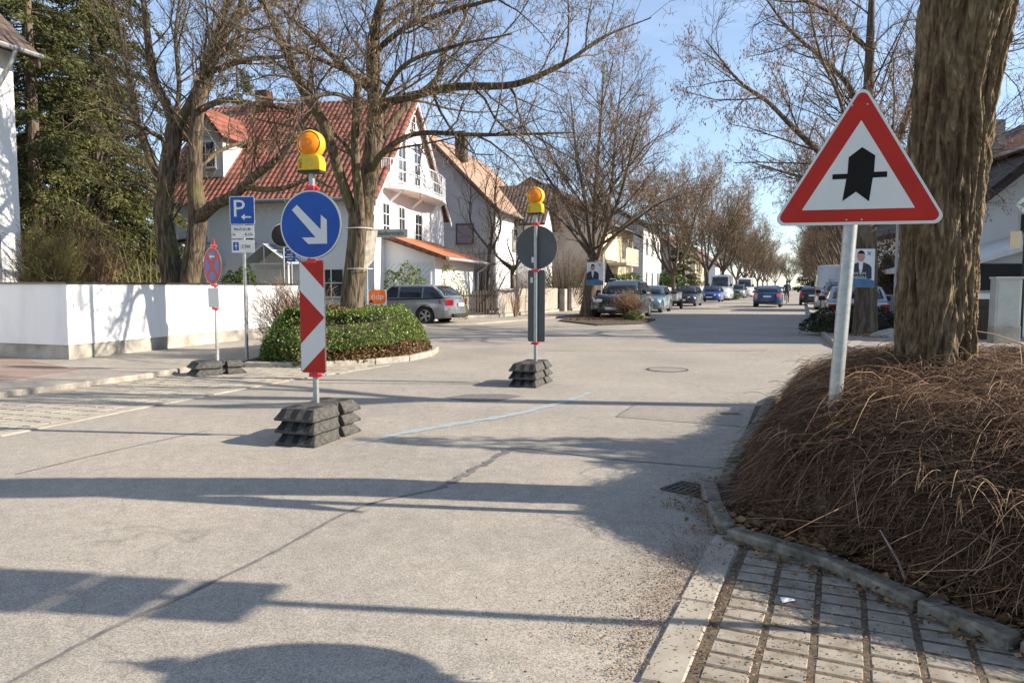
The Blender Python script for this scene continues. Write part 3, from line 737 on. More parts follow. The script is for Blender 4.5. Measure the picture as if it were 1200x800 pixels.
# --- hedge island
isl = [A(286, 431), A(360, 431.5), A(440, 427), A(480, 423), A(507, 417), A(514, 411), A(500, 405.5)]
isl_in = [Vector((-2.0, 17.6, 0)), Vector((-4.6, 17.8, 0)), Vector((-5.1, 15.2, 0))]
MB().slab([(p.x, p.y) for p in isl + isl_in], -.05, .07).obj('island_soil', 'soil', kind='structure')
ramp_kerb('island_kerb', isl + isl_in[:1], .13, .10, 'stone', stone=.9, side=1, seed=16)
# --- island of the left row, further up the street
isl2 = [A(655, 376.5), A(700, 381.5), A(752, 380), A(768, 375), A(742, 369.5), A(676, 369)]
MB().slab([(p.x, p.y) for p in isl2], -.05, .05).obj('tree_island', 'soil', kind='structure')
lp = [A(470, 383), A(560, 380), A(650, 373), A(700, 366), gnd(780, 357), gnd(850, 349), gnd(900, 342)]
MB().slab([(p.x, p.y) for p in lp] + [(0, 150), (-8, 60), (-14, 34)], -.05, .06).obj('far_pavement', 'walkway', kind='structure')

# --- marks on the road
def strip(name, line, w, z, m, taper=False, wob=0.0, seed=1, **kw):
    rr = random.Random(seed); L = smooth_line([(Vector((p[0], p[1], 0)), 1) for p in line], len(line) * 8)[:, :3]
    vs, fs = [], []
    for i, p in enumerate(L):
        t = L[min(i + 1, len(L) - 1)] - L[max(i - 1, 0)]; t /= np.linalg.norm(t); nn = np.array([-t[1], t[0], 0])
        ww = w * (1 + rr.uniform(-wob, wob)) * (min(1, .15 + 4 * min(i, len(L) - 1 - i) / len(L)) if taper else 1); o = rr.uniform(-wob, wob) * w * .5
        vs += [tuple(p + nn * (ww / 2 + o) + np.array([0, 0, z])), tuple(p - nn * (ww / 2 - o) + np.array([0, 0, z]))]
        if i: b = 2 * i; fs.append((b - 2, b - 1, b + 1, b))
    me = bpy.data.meshes.new(name); me.from_pydata(vs, [], fs); me.update()
    if me.polygons[0].normal.z < 0: me.flip_normals()
    return newobj(name, me, m, kind='structure', **kw)
strip('road_joint', [A(-60, 832), A(10, 800), A(130, 737), A(300, 658), A(420, 595), A(512, 573)], .022, .004, 'tar', wob=.35, seed=2)
strip('road_joint', [A(512, 573), A(545, 556), A(572, 541), A(604, 524)], .05, .004, 'tar', wob=.7, seed=3)
strip('road_joint', [A(604, 524), A(700, 536), A(800, 545), A(868, 550)], .018, .004, 'tar', wob=.4, seed=4)
strip('road_joint', [A(18, 556), A(130, 529), A(250, 503)], .014, .004, 'tar', wob=.5, seed=5)
strip('road_joint', [A(360, 449), A(560, 449.5), A(610, 449)], .03, .004, 'tar', wob=.3, seed=6)
strip('road_joint', [A(640, 411), A(780, 411.5), A(900, 411)], .03, .004, 'tar', wob=.3, seed=7)
strip('blue_paint_line', [A(700, 457), A(664, 470), A(600, 486), A(540, 496), A(470, 508), A(410, 523)], .115, .0045, 'paint_blue_line', taper=True, wob=.3, seed=9)
sheet('asphalt_patch', [A(748, 472), A(722, 488.5), A(868, 500), A(872, 478)], .0035, 'asphalt_patch', kind='structure')
strip('road_joint', [A(748, 472), A(722, 488.5)], .02, .006, 'tar', wob=.4, seed=11)
ptc = [A(521 + 42 * 0, 466), A(545, 462), A(590, 461.5), A(612, 464), A(585, 469.5), A(548, 470)]
sheet('asphalt_patch', ptc, .0035, 'asphalt_dark', kind='structure')
mc = A(782, 433)
def disc_xy(c, r, z, n=32): return [(c.x + r * math.cos(2 * math.pi * i / n), c.y + r * math.sin(2 * math.pi * i / n)) for i in range(n)]
tmc = thing('manhole_cover', 'round manhole cover flush in the road before the tree shade', 'manhole cover', (mc.x, mc.y, 0))
MB().lathe([(.30, -.02), (.30, .006)], 40).obj('cover', 'asphalt_patch', tmc)
MB().lathe([(.305, -.02), (.305, .0075), (.34, .0075), (.34, -.02)], 40, closed=False).obj('ring', 'iron', tmc)
# little water valve caps
for px, py, lab in ((855, 485, 'small oblong iron cap in the road beside the dry shrub'),):
    c = A(px, py); tv = thing('valve_cap', lab, 'valve cap', (c.x, c.y, 0))
    MB().slab([(-.1, -.05), (.1, -.05), (.1, .05), (-.1, .05)], -.01, .006).obj('cap', 'iron', tv)
# gully grate
gc = [A(782, 574), A(838, 586), A(858, 577), A(803, 567)]
g0 = sum(gc, Vector()) / 4; gdir = (gc[1] - gc[0]).normalized()
tg_ = thing('gully_grate', 'slotted iron gully grate at the road edge by the shrub', 'drain grate', (g0.x, g0.y, 0), math.atan2(gdir.y, gdir.x)); tg_.scale = (.86, .62, 1)
MB().slab([(-.23, -.2), (.23, -.2), (.23, .2), (-.23, .2)], -.03, .003).obj('pit', 'pit', tg_)
mb = MB()
for y in (-.205, .205): mb.box((0, y, .004), (.5, .035, .016))
for x in (-.235, .235): mb.box((x, 0, .004), (.03, .40, .0155))
for i in range(9): mb.box((-.19 + i * .0475, 0, .003), (.030, .37, .013))
mb.box((0, 0, .0032), (.44, .02, .012)); mb.obj('frame', 'iron', tg_)
# ------------------------------------------------------------ buildings
def frame_empty(name, label, cat, o, ang, group=None):
    return thing(name, label, cat, o, ang, group)
def window(parent, c, w, h, face, nx=2, nz=2, m='frame_white', pane='glass', t=.07, proud=.05, name='window'):
    """window on a wall of the house; face = unit vector (local) the wall looks to; c = centre on the wall"""
    f = Vector(face); u = Vector((-f.y, f.x, 0)); rz = math.atan2(u.y, u.x)
    mb = MB(); c = Vector(c); fc = c + f * (proud / 2 - .01)
    def bar(du, dz, ww, hh, dep=proud): mb.box(tuple(fc + u * du + Vector((0, 0, dz)) - f * ((proud - dep) / 2)), (ww, dep, hh), rz)
    bar(0, h / 2 - t / 2, w, t); bar(0, -h / 2 + t / 2, w, t); bar(-w / 2 + t / 2, 0, t, h - 2 * t); bar(w / 2 - t / 2, 0, t, h - 2 * t)
    for i in range(1, nx): bar(-w / 2 + w * i / nx, 0, t * .6, h - 2 * t, proud * .8)
    for i in range(1, nz): bar(0, -h / 2 + h * i / nz, w - 2 * t, t * .5, proud * .72)
    fr = mb.obj(name, m, parent)
    pb = MB(); pb.box(tuple(c + f * .012), (w - 2 * t, .014, h - 2 * t), rz); pb.obj('pane', pane, fr)
    sb = MB(); sb.box(tuple(c + f * .06 + Vector((0, 0, -h / 2 - .025))), (w + .12, .14, .045), rz); sb.obj('sill', 'stone', fr)
    return fr

def roof_plane(name, a, b, c, d, th, m, parent):
    """a,b along the eave, d,c along the ridge; th = thickness; uv in metres"""
    a, b, c, d = [Vector(v) for v in (a, b, c, d)]
    n = (b - a).cross(d - a).normalized()
    if n.z < 0: n = -n
    vs = [a, b, c, d, a - n * th, b - n * th, c - n * th, d - n * th]
    me = bpy.data.meshes.new(name); fs = [(0, 1, 2, 3), (7, 6, 5, 4), (0, 4, 5, 1), (1, 5, 6, 2), (2, 6, 7, 3), (3, 7, 4, 0)]
    me.from_pydata([tuple(v) for v in vs], [], fs)
    bm = bmesh.new(); bm.from_mesh(me); bmesh.ops.recalc_face_normals(bm, faces=bm.faces); bm.to_mesh(me); bm.free()
    uvl = me.uv_layers.new(name="uv"); e = (b - a).normalized(); up = n.cross(e).normalized()
    if up.z < 0: up = -up
    for p in me.polygons:
        for li in p.loop_indices:
            v = me.vertices[me.loops[li].vertex_index].co - a; uvl.data[li].uv = (v.dot(e), v.dot(up))
    return newobj(name, me, m, parent)

def gable_house(t, L, W, eave, ridge, wall_m, roof_m, ov=.45, ovg=.35, base=-.1, trim='frame_white', th=.16, roof_name='roof'):
    """local x: along the ridge 0..L; local y: across 0..W (gables at x=0 and x=L)"""
    mb = MB(); pr = [(0, base), (W, base), (W, eave), (W / 2, ridge), (0, eave)]
    b = [(0, y, z) for y, z in pr] + [(L, y, z) for y, z in pr]; n = 5
    mb.add(b, [tuple(range(n)), tuple(range(2 * n - 1, n - 1, -1))] + [(i, i + n, (i + 1) % n + n, (i + 1) % n) for i in range(n)])
    mb.obj('wall', wall_m, t)
    s = (ridge - eave) / (W / 2); lift = th + .02
    def pt(x, y): return (x, y, (eave + s * (y if y < W / 2 else W - y)) + lift)
    roof_plane(roof_name, pt(-ovg, -ov), pt(L + ovg, -ov), pt(L + ovg, W / 2), pt(-ovg, W / 2), th, roof_m, t)
    roof_plane(roof_name, pt(-ovg, W + ov), pt(L + ovg, W + ov), pt(L + ovg, W / 2 + .001), pt(-ovg, W / 2 + .001), th, roof_m, t)
    # verge boards under the roof edge
    for x in (-ovg + .03, L + ovg - .03):
        for sgn in (0, 1):
            y0, y1 = (-ov, W / 2) if not sgn else (W + ov, W / 2)
            p0 = Vector((x, y0, eave + s * (-ov) + lift - th - .09)); p1 = Vector((x, y1, ridge + lift - th - .09))
            m_ = MB(); q = .09
            m_.add([p0 + Vector((-.03, 0, -q)), p0 + Vector((.03, 0, -q)), p0 + Vector((.03, 0, q)), p0 + Vector((-.03, 0, q)), p1 + Vector((-.03, 0, -q)), p1 + Vector((.03, 0, -q)), p1 + Vector((.03, 0, q)), p1 + Vector((-.03, 0, q))],
                   [(0, 1, 2, 3), (7, 6, 5, 4), (0, 4, 5, 1), (1, 5, 6, 2), (2, 6, 7, 3), (3, 7, 4, 0)])
            m_.obj('verge_board', trim, t)
    # gutters
    for y in (-ov - .05, W + ov + .05):
        m_ = MB(); z = eave - s * ov + lift - .05; m_.tube([(-ovg, y, z), (L + ovg, y, z)], .065, 8); m_.obj('gutter', 'galv', t, smooth=True)

# --- house with the red tiled roof (red roof slope and shade-tinted wall face the camera, lit gable to the right)
u1 = Vector((-.979, .204, 0)); H1 = Vector((-5.15, 28.0, 0))
# local x runs from the far left end towards the gable: origin at the left end
LEN1, WID1 = 9.2, 8.8
o1 = H1 + u1 * LEN1
h1 = thing('house', 'white house with red tiled roof, dormer and balcony on its sunlit gable', 'house', o1, math.atan2(-u1.y, -u1.x))
gable_house(h1, LEN1, WID1, 4.95, 9.25, 'housewhite', 'roof_red', ov=.5, ovg=.28, trim='frame_white')
# bluish shade put into the colour of the white street side wall
MB().box((LEN1 / 2, -.012, 2.4), (LEN1 - .02, .02, 5.0)).obj('facade_tone', 'bluewhite', h1)
F = (0, -1, 0); G = (1, 0, 0)
for x, z, w, h, nx, nz in ((.55, 3.7, .8, 1.35, 2, 3), (4.0, 3.6, .62, 1.1, 1, 1), (7.7, 1.5, 1.5, 1.15, 3, 2), (3.8, 1.5, .55, .9, 2, 2), (6.1, 3.6, .8, 1.2, 2, 2), (2.2, 1.4, .5, .9, 1, 2), (1.9, 3.7, .8, 1.2, 2, 2)):
    window(h1, (x, -.022, z), w, h, F, nx, nz)
# gable openings (local y = depth)
for y, z, w, h, nx, nz in ((1.15, 3.95, .8, 1.35, 2, 3), (2.9, 3.9, .8, 1.5, 2, 3), (5.0, 3.85, 1.0, 1.4, 2, 3), (3.0, 6.6, .95, 2.0, 2, 4), (4.9, 6.6, .95, 2.0, 2, 4), (4.4, 8.35, .7, .7, 2, 2), (7.4, 6.0, .6, .8, 2, 2), (1.7, 1.4, .9, 1.2, 2, 2)):
    window(h1, (LEN1, y, z), w, h, G, nx, nz)
# balcony on the gable
bz = 5.3
mb = MB(); out = [(LEN1, .8), (LEN1 + .35, .9), (LEN1 + .75, 1.6), (LEN1 + .95, 2.7), (LEN1 + 1.0, 4.2), (LEN1 + .95, 5.7), (LEN1 + .75, 6.8), (LEN1 + .35, 7.5), (LEN1, 7.6)]
mb.slab(out, bz - .16, bz); bal = mb.obj('balcony_slab', 'housewhite', h1)
mb = MB()
rail = [Vector((x - .04 if x > LEN1 + .1 else x, y, 0)) for x, y in out]
for zz in (bz + .08, bz + .5, bz + .95): mb.tube([r_ + Vector((0, 0, zz)) for r_ in rail], .022, 6)
for i in range(len(rail) - 1):
    for k in range(5):
        p = rail[i].lerp(rail[i + 1], k / 5); mb.tube([p + Vector((0, 0, bz)), p + Vector((0, 0, bz + .95))], .011 if k else .02, 5)
mb.obj('balcony_railing', 'frame_white', h1)
for y in (1.6, 4.2, 6.8): MB().prism([(0, .1), (.6, .56), (.5, .56), (0, .2)], -.05, .05).obj('balcony_bracket', 'housewhite', h1).matrix_local = Matrix.Translation((LEN1, y, bz - .75))
# dormer on the front slope
dm = MB(); dx = 1.9; dw = 1.5
dm.prism([(dx - dw / 2, 5.7), (dx + dw / 2, 5.7), (dx + dw / 2, 7.35), (dx, 8.25), (dx - dw / 2, 7.35)], .55, 4.0); dorm = dm.obj('dormer', 'grey_and_shade_render', h1)
roof_plane('dormer_roof', (dx - dw / 2 - .25, .2, 7.2), (dx - dw / 2 - .25, 4.0, 7.2), (dx, 4.0, 8.45), (dx, .2, 8.45), .1, 'roof_red', h1)
roof_plane('dormer_roof', (dx + dw / 2 + .25, .2, 7.2), (dx + dw / 2 + .25, 4.0, 7.2), (dx + .001, 4.0, 8.45), (dx + .001, .2, 8.45), .1, 'roof_red', h1)
window(h1, (dx, .548, 6.6), .9, 1.1, F, 2, 2)
# two glazed porch canopies
for cx in (2.0, 5.35):
    mb = MB()
    for s in (-1, 1):
        mb.add([(cx, -.03, 2.95), (cx + s * 1.0, -.03, 2.25), (cx + s * 1.0, -1.2, 2.2), (cx, -1.2, 2.9), (cx, -.03, 2.92), (cx + s * 1.0, -.03, 2.22), (cx + s * 1.0, -1.2, 2.17), (cx, -1.2, 2.87)],
               [(0, 1, 2, 3), (7, 6, 5, 4), (0, 4, 5, 1), (1, 5, 6, 2), (2, 6, 7, 3), (3, 7, 4, 0)])
    cn = mb.obj('porch_canopy', 'verd', h1)
    mb = MB()
    for s in (-1, 1):
        for f in (0, .33, .66, 1): mb.tube([(cx + s * f, -.02, 2.97 - .7 * f), (cx + s * f, -1.22, 2.92 - .7 * f)], .02, 5)
        mb.tube([(cx, -1.22, 2.93), (cx + s * 1.02, -1.22, 2.2)], .028, 5); mb.tube([(cx + s * .95, -1.18, 0), (cx + s * .95, -1.18, 2.2)], .035, 6)
    mb.tube([(cx - 1, -1.22, 2.2), (cx + 1, -1.22, 2.2)], .025, 5); mb.tube([(cx, -1.22, 2.2), (cx, -1.22, 2.93)], .02, 5); mb.obj('canopy_frame', 'frame_white', cn)
    MB().box((cx, -.05, 1.02), (.95, .06, 2.05)).obj('door', 'frame_white', h1)
MB().box((2.4, 4.2, 9.4), (.55, .55, 1.1)).obj('chimney', 'roof_orange', h1)
# garage leaning on the gable side
gf = 27.6
gt = thing('garage', 'white garage with orange tiled lean-to roof beside the balcony gable', 'garage', (-2.95, 28.6, 0), math.atan2(-u1.y, -u1.x))
mb = MB(); mb.add([(-2.45, 0, -.1), (0, 0, -.1), (0, 0, 2.5), (-2.45, 0, 3.35), (-2.45, 5.9, -.1), (0, 5.9, -.1), (0, 5.9, 2.5), (-2.45, 5.9, 3.35)], [(0, 1, 2, 3), (7, 6, 5, 4), (0, 4, 5, 1), (1, 5, 6, 2), (2, 6, 7, 3), (3, 7, 4, 0)])
mb.obj('wall', 'housewhite', gt)
roof_plane('roof', (.55, -.35, 2.5), (.55, 6.2, 2.5), (-2.4, 6.2, 3.55), (-2.4, -.35, 3.55), .14, 'roof_orange', gt)
MB().tube([(.62, -.35, 2.42), (.62, 6.2, 2.42)], .06, 8).obj('gutter', 'alu', gt, smooth=True)
MB().tube([(.6, 6.1, 2.38), (.3, 6.1, 2.1), (.12, 6.1, 2.0), (.12, 6.1, 0)], .05, 8).obj('downpipe', 'alu', gt, smooth=True)
mb = MB(); mb.box((-1.1, -.03, 1.15), (1.9, .05, 2.3)); gd = mb.obj('garage_door', 'bluewhite', gt)
mb = MB()
for k in range(-9, 10):
    x0 = k * .2
    p = [(-2.0 + 1.86 * f, 0.14 + .0, 0) for f in (0, 1)]
    z1 = 2.2; a0 = max(-.93, x0 - 1.1); a1 = min(.93, x0 + 1.1)
    if a1 > a0: mb.tube([(-1.1 + a0, -.058, 1.15 + (a0 - x0)), (-1.1 + a1, -.058, 1.15 + (a1 - x0))], .012, 4)
mb.obj('door_boards', 'grey_and_shade_render', gd)
mb = MB(); mb.box((-2.62, -.25, 1.35), (.5, .3, 2.9)); mb.obj('gate_pier', 'bluewhite', gt)

# --- second house: white gable painted grey for shade, brown roof, white side in the sun
h2a = Vector((-.99, 41.5, 0)); v2 = Vector((.25, .968, 0)); L2, W2 = 12.5, 8.2
h2 = thing('house', 'tall white house with brown tiled roof and dark chimney behind the garage', 'house', h2a, math.atan2(v2.y, v2.x))
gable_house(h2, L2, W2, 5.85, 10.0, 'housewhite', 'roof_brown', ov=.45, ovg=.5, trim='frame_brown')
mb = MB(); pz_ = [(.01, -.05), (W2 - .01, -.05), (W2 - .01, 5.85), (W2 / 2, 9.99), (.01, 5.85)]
mb.add([(-.02, y, z) for y, z in pz_] + [(-.002, y, z) for y, z in pz_], [(0, 1, 2, 3, 4), (9, 8, 7, 6, 5)] + [(i, i + 5, (i + 1) % 5 + 5, (i + 1) % 5) for i in range(5)]); mb.obj('facade_tone', 'grey_and_shade_render', h2)
window(h2, (-.024, 1.7, 4.3), 1.05, 1.15, (-1, 0, 0), 1, 1, 'frame_brown', 'shutter')
window(h2, (-.024, 5.4, 4.3), 1.05, 1.15, (-1, 0, 0), 1, 1, 'frame_brown', 'curtain')
for x, z in ((4.6, 4.2), (8.6, 4.2), (4.6, 1.5), (10.8, 1.5)): window(h2, (x, 0, z), 1.3, 1.25, (0, -1, 0), 2, 1, 'frame_brown', 'curtain')
MB().box((2.2, W2 / 2 - 1.5, 9.55), (.65, .6, 1.7)).obj('chimney', 'darkwood', h2)
MB().tube([(.05, -.06, 0), (.05, -.06, 5.6)], .05, 8).obj('downpipe', 'frame_white', h2, smooth=True)
# cross wing with dark tiles
mb = MB(); xa, xb = 5.0, 9.8
mb.add([(xa, -1.3, -.1), (xb, -1.3, -.1), (xb, -1.3, 5.5), ((xa + xb) / 2, -1.3, 7.6), (xa, -1.3, 5.5), (xa, 2.5, -.1), (xb, 2.5, -.1), (xb, 2.5, 5.5), ((xa + xb) / 2, 2.5, 7.6), (xa, 2.5, 5.5)],
       [(0, 1, 2, 3, 4), (9, 8, 7, 6, 5)] + [(i, i + 5, (i + 1) % 5 + 5, (i + 1) % 5) for i in range(5)]); mb.obj('wing_wall', 'housewhite', h2)
xm = (xa + xb) / 2
roof_plane('wing_roof', (xa - .55, -1.9, 5.2), (xa - .55, 3.6, 5.2), (xm, 3.6, 7.9), (xm, -1.9, 7.9), .16, 'roof_dark', h2)
roof_plane('wing_roof', (xb + .55, -1.9, 5.2), (xb + .55, 3.6, 5.2), (xm + .001, 3.6, 7.9), (xm + .001, -1.9, 7.9), .16, 'roof_dark', h2)
window(h2, (xm, -1.3, 4.2), 1.2, 1.2, (0, -1, 0), 2, 1, 'frame_brown', 'curtain')

# --- third house: brown roughcast gable, cream sunlit side, balcony
h3a = Vector((6.35, 52.0, 0)); v3 = Vector((.34, .94, 0)); L3, W3 = 11.0, 10.5
h3 = thing('house', 'house with brown roughcast gable wall and cream sunlit side behind the wooden fence', 'house', h3a, math.atan2(v3.y, v3.x))
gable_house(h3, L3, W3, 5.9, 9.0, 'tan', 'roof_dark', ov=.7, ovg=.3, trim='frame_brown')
MB().box((L3 / 2, -.012, 2.9), (L3 - .02, .02, 5.8)).obj('facade_tone', 'cream', h3)
for x, z in ((7.0, 4.4), (9.6, 4.4), (7.0, 1.6), (9.6, 1.6), (3.0, 1.6)): window(h3, (x, -.024, z), 1.0, 1.5 if z > 4 else 1.3, (0, -1, 0), 2, 1, 'frame_brown', 'curtain')
MB().box((2.8, -.8, 2.95), (4.6, 1.5, .18)).obj('balcony_slab', 'tan', h3)
mb = MB()
for k in range(17): mb.box((.55 + k * .28, -1.52, 3.55), (.2, .03, .95))
mb.box((2.8, -1.54, 4.05), (4.6, .07, .07)); mb.obj('balcony_railing', 'cream', h3)
mb = MB(); mb.lathe([(.38, 0), (.36, .03), (.22, .0), (.02, -.04)], 20, Matrix.Rotation(R(70), 4, 'X')); dsh = mb.obj('satellite_dish', 'sign_grey', h3, smooth=True); dsh.location = (-.2, 6.2, 9.2)
# --- fourth: white house
h4 = thing('house', 'white narrow house past the cream side, half hidden by street trees', 'house', (11.6, 66.0, 0), SDA)
gable_house(h4, 9, 8, 6.8, 9.0, 'housewhite', 'roof_dark', ov=.5, trim='frame_brown')
for x in (1.5, 4.2, 7): 
    for z in (5.0, 2.0): window(h4, (x, 0, z), 1.0, 1.5, (0, -1, 0), 2, 1, 'frame_white')
far = [((19.5, 88, 0), 'tan', 'roof_dark', 'far house with tan gable behind the parked van, left side of the street'),
       ((27.0, 110, 0), 'cream', 'roof_orange', 'far cream house behind the left tree row beyond the van'),
       ((38.5, 141, 0), 'housewhite', 'roof_red', 'farthest house of the left side, white below a red roof')]
for loc, wm, rm, lab in far:
    h = thing('house', lab, 'house', loc, SDA); gable_house(h, 10, 9, 5.6, 9.0, wm, rm, ov=.5, trim='frame_brown')
    for x in (2, 5, 8):
        for z in (4.2, 1.6): window(h, (x, 0, z), 1.1, 1.3, (0, -1, 0), 2, 1)
        window(h, (0, x, 3.9), 1.1, 1.3, (-1, 0, 0), 2, 1)
# --- white shed beyond the wall
sh = thing('shed', 'small white shed with double door behind the garden wall and the big tree', 'shed', (-16.0, 30.0, 0), R(-3))
mb = MB(); mb.prism([(0, -.1), (5.2, -.1), (5.2, 3.3), (1.6, 2.9), (0, 2.2)], 0, 4); mb.obj('wall', 'bluewhite', sh)
mb = MB(); mb.add([(-.3, -.3, 2.12), (1.6, -.3, 2.95), (5.4, -.3, 3.4), (5.4, 4.2, 3.4), (1.6, 4.2, 2.95), (-.3, 4.2, 2.12)], [(0, 1, 4, 5), (1, 2, 3, 4)])
ro = mb.obj('roof', 'coping', sh); sm = ro.modifiers.new('thickness', 'SOLIDIFY'); sm.thickness = .12; sm.offset = 1
mb = MB(); mb.box((2.0, -.03, 1.05), (.9, .06, 2.1)); mb.obj('door', 'grey_and_shade_render', sh); mb = MB(); mb.box((2.95, -.03, 1.05), (.9, .06, 2.1)); mb.obj('door', 'grey_and_shade_render', sh)

# --- house at the left edge
eh_c = at(27, 330, 18.6); ed = Vector((-.30, -.954, 0)); WE_ = 8.5
en = Vector((.954, -.30, 0))       # the way the visible wall looks
eo = Vector((eh_c.x, 18.6, 0)) - en * WE_
eh = thing('house', 'white house side with dark tiled eave and grey downpipe at the left edge', 'house', eo, math.atan2(ed.y, ed.x))
gable_house(eh, 8.5, WE_, 7.35, 11.2, 'white', 'roof_dark', ov=.55, ovg=.3, trim='frame_brown')
MB().tube([(.38, WE_ + .58, 6.95), (.42, WE_ + .5, 6.7), (.62, WE_ + .1, 5.9), (.66, WE_ + .07, 5.7), (.66, WE_ + .07, 0)], .06, 10).obj('downpipe', 'galv', eh, smooth=True)

# ------------------------------------------------------------ garden wall
WC = Vector((gnd(81, 421.5, .075).x, gnd(81, 421.5, .075).y, 0)); WE = Vector((gnd(352, 391, .075).x, gnd(352, 391, .075).y, 0)); WL = Vector((gnd(-60, 415, .075).x, gnd(-60, 415, .075).y, 0))
gw = thing('garden_wall', 'long white rendered garden wall with dark metal coping and beige plinth', 'garden wall', (0, 0, 0))
def wallrun(a, b, z0, z1, th, m, name, off=0.0, ext=0.0):
    d = (b - a).normalized(); n = Vector((d.y, -d.x, 0)); a = a - d * ext; b = b + d * ext
    q = [a + n * off, b + n * off, b - n * th, a - n * th]
    return MB().slab([(v.x, v.y) for v in q], z0, z1).obj(name, m, gw)
dW = (WE - WC).normalized(); WE2 = WC + dW * ((WE - WC).length)
# outer face to the right (towards the street)
cor = WC; n1 = Vector((dW.y, -dW.x, 0)); dL = (WC - WL).normalized(); n2 = Vector((dL.y, -dL.x, 0))
th = .24
poly = [WL, WC, WE2, WE2 - n1 * th, WC - n1 * th * 1.0 - n2 * th * 1.0 + Vector((0, 0, 0)), WL - n2 * th]
MB().slab([(v.x, v.y) for v in poly], .33, 1.40).obj('render_face', 'white', gw)
def inset(pp, k):
    c = Vector((0, 0, 0))
    return pp
pl = [WL + n2 * -.02, WC + (n1 + n2) * -.02, WE2 + n1 * -.02, WE2 - n1 * (th - .02), WC - (n1 + n2) * (th - .02), WL - n2 * (th - .02)]
MB().slab([(v.x, v.y) for v in pl], -.05, .335).obj('plinth', 'plinth', gw)
cp = [WL + n2 * .03, WC + (n1 + n2) * .03, WE2 + n1 * .03 + dW * .03, WE2 - n1 * (th + .03) + dW * .03, WC - (n1 + n2) * (th + .03), WL - n2 * (th + .03)]
MB().slab([(v.x, v.y) for v in cp], 1.40, 1.435).obj('coping', 'coping', gw)
# ground inside the garden
sheet('garden', [(WL.x, WL.y + .2), (WC.x - .2, WC.y + .25), (WE2.x - .3, WE2.y), (-7.5, 26), (-40, 32), (-40, 12)], .03, 'soil', kind='structure')

# ------------------------------------------------------------ fences
def run_fence(name, label, cat, a, b, base_z, h, bw, gap, th, m, seed, pointed=False, posts=None, boards='board'):
    d = (b - a).normalized(); L = (b - a).length; t = thing(name, label, cat, a, math.atan2(d.y, d.x)); rr = random.Random(seed)
    mb = MB(); n = int(L / (bw + gap))
    for i in range(n):
        x = i * (bw + gap) + bw / 2; hh = h + rr.uniform(-.015, .015)
        if pointed: mb.add([(x - bw / 2, 0, base_z), (x + bw / 2, 0, base_z), (x + bw / 2, 0, hh - .06), (x, 0, hh), (x - bw / 2, 0, hh - .06)] + [(x - bw / 2, th, base_z), (x + bw / 2, th, base_z), (x + bw / 2, th, hh - .06), (x, th, hh), (x - bw / 2, th, hh - .06)], [(0, 1, 2, 3, 4), (9, 8, 7, 6, 5)] + [(k, k + 5, (k + 1) % 5 + 5, (k + 1) % 5) for k in range(5)])
        else: mb.box((x, th / 2 + rr.uniform(-.004, .004), (base_z + hh) / 2), (bw, th, hh - base_z), rr.uniform(-.02, .02))
    mb.obj('boards', m, t)
    for z in (base_z + .2, h - .25): MB().box((L / 2, th + .035, z), (L, .05, .08)).obj('rail', m, t)
    for i in range(int(L / 2.2) + 1): MB().box((min(i * 2.2, L) , th + .1, h / 2), (.1, .1, h + .02)).obj('post', m, t)
    MB().box((L / 2, th / 2, base_z / 2 - .02), (L, .14, base_z)).obj('kerb_foot', 'plinth', t)
    return t
f0 = Vector((gnd(536, 374).x, gnd(536, 374).y, 0)); f1 = Vector((gnd(584, 373).x, gnd(584, 373).y, 0)); f2 = Vector((gnd(654, 366).x, gnd(654, 366).y, 0)); f3 = Vector((gnd(700, 362).x, gnd(700, 362).y, 0))
run_fence('picket_fence', 'dark brown picket fence behind the silver estate car', 'fence', f0, f1, .18, 1.22, .075, .055, .022, 'darkwood', 3, True)
run_fence('board_fence', 'weathered board fence between the picket fence and the gate pillar', 'fence', f1 + Vector((.03, .05, 0)), f2, .2, 1.28, .13, .012, .022, 'greywood', 4)
run_fence('board_fence', 'weathered board fence between the gate pillar and the poster tree', 'fence', f2 + Vector((.8, 1.1, 0)), f3, .2, 1.28, .13, .012, .022, 'greywood', 5)
gp = thing('gate_pillar', 'dark letter box pillar at the gap in the board fence', 'gate pillar', (f2.x + .3, f2.y + .4, 0), SDA)
MB().box((0, 0, .62), (.45, .3, 1.24)).obj('pillar', 'plinth', gp, bevel=.01); MB().box((0, .16, .8), (.36, .04, .8)).obj('letter_box', 'black', gp)
gl = [gnd(752, 356), gnd(770, 354.5), gnd(800, 352), gnd(842, 348)]
run_fence('pale_fence', 'pale grey garden fence behind the cars parked on the left', 'fence', Vector((gl[0].x, gl[0].y, 0)), Vector((gl[3].x, gl[3].y, 0)), .1, 1.3, .3, .04, .05, 'grey_and_shade_render', 6)

# ------------------------------------------------------------ right side beyond the big trunk
rh = thing('house', 'white gabled house in shade with dark verge and chimneys right of the big trunk', 'house', (15.5, 26.0, -.3), R(-8))
mb = MB(); mb.prism([(0, -.1), (9, -.1), (9, 4.2), (4.5, 8.0), (0, 4.2)], 0, 10); mb.obj('wall', 'housewhite', rh)
roof_plane('roof', (-.6, -.5, 3.8), (-.6, 10.4, 3.8), (4.5, 10.4, 8.2), (4.5, -.5, 8.2), .2, 'roof_dark', rh)
roof_plane('roof', (9.6, -.5, 3.8), (9.6, 10.4, 3.8), (4.501, 10.4, 8.2), (4.501, -.5, 8.2), .2, 'roof_dark', rh)
mb = MB()
for a, b in (((-.65, 3.62), (4.5, 8.02)), ((9.65, 3.62), (4.5, 8.02))):
    mb.prism([a, (a[0], a[1] - .22), (b[0], b[1] - .22), b], -.58, -.5)
mb.obj('verge_board', 'darkwood', rh)
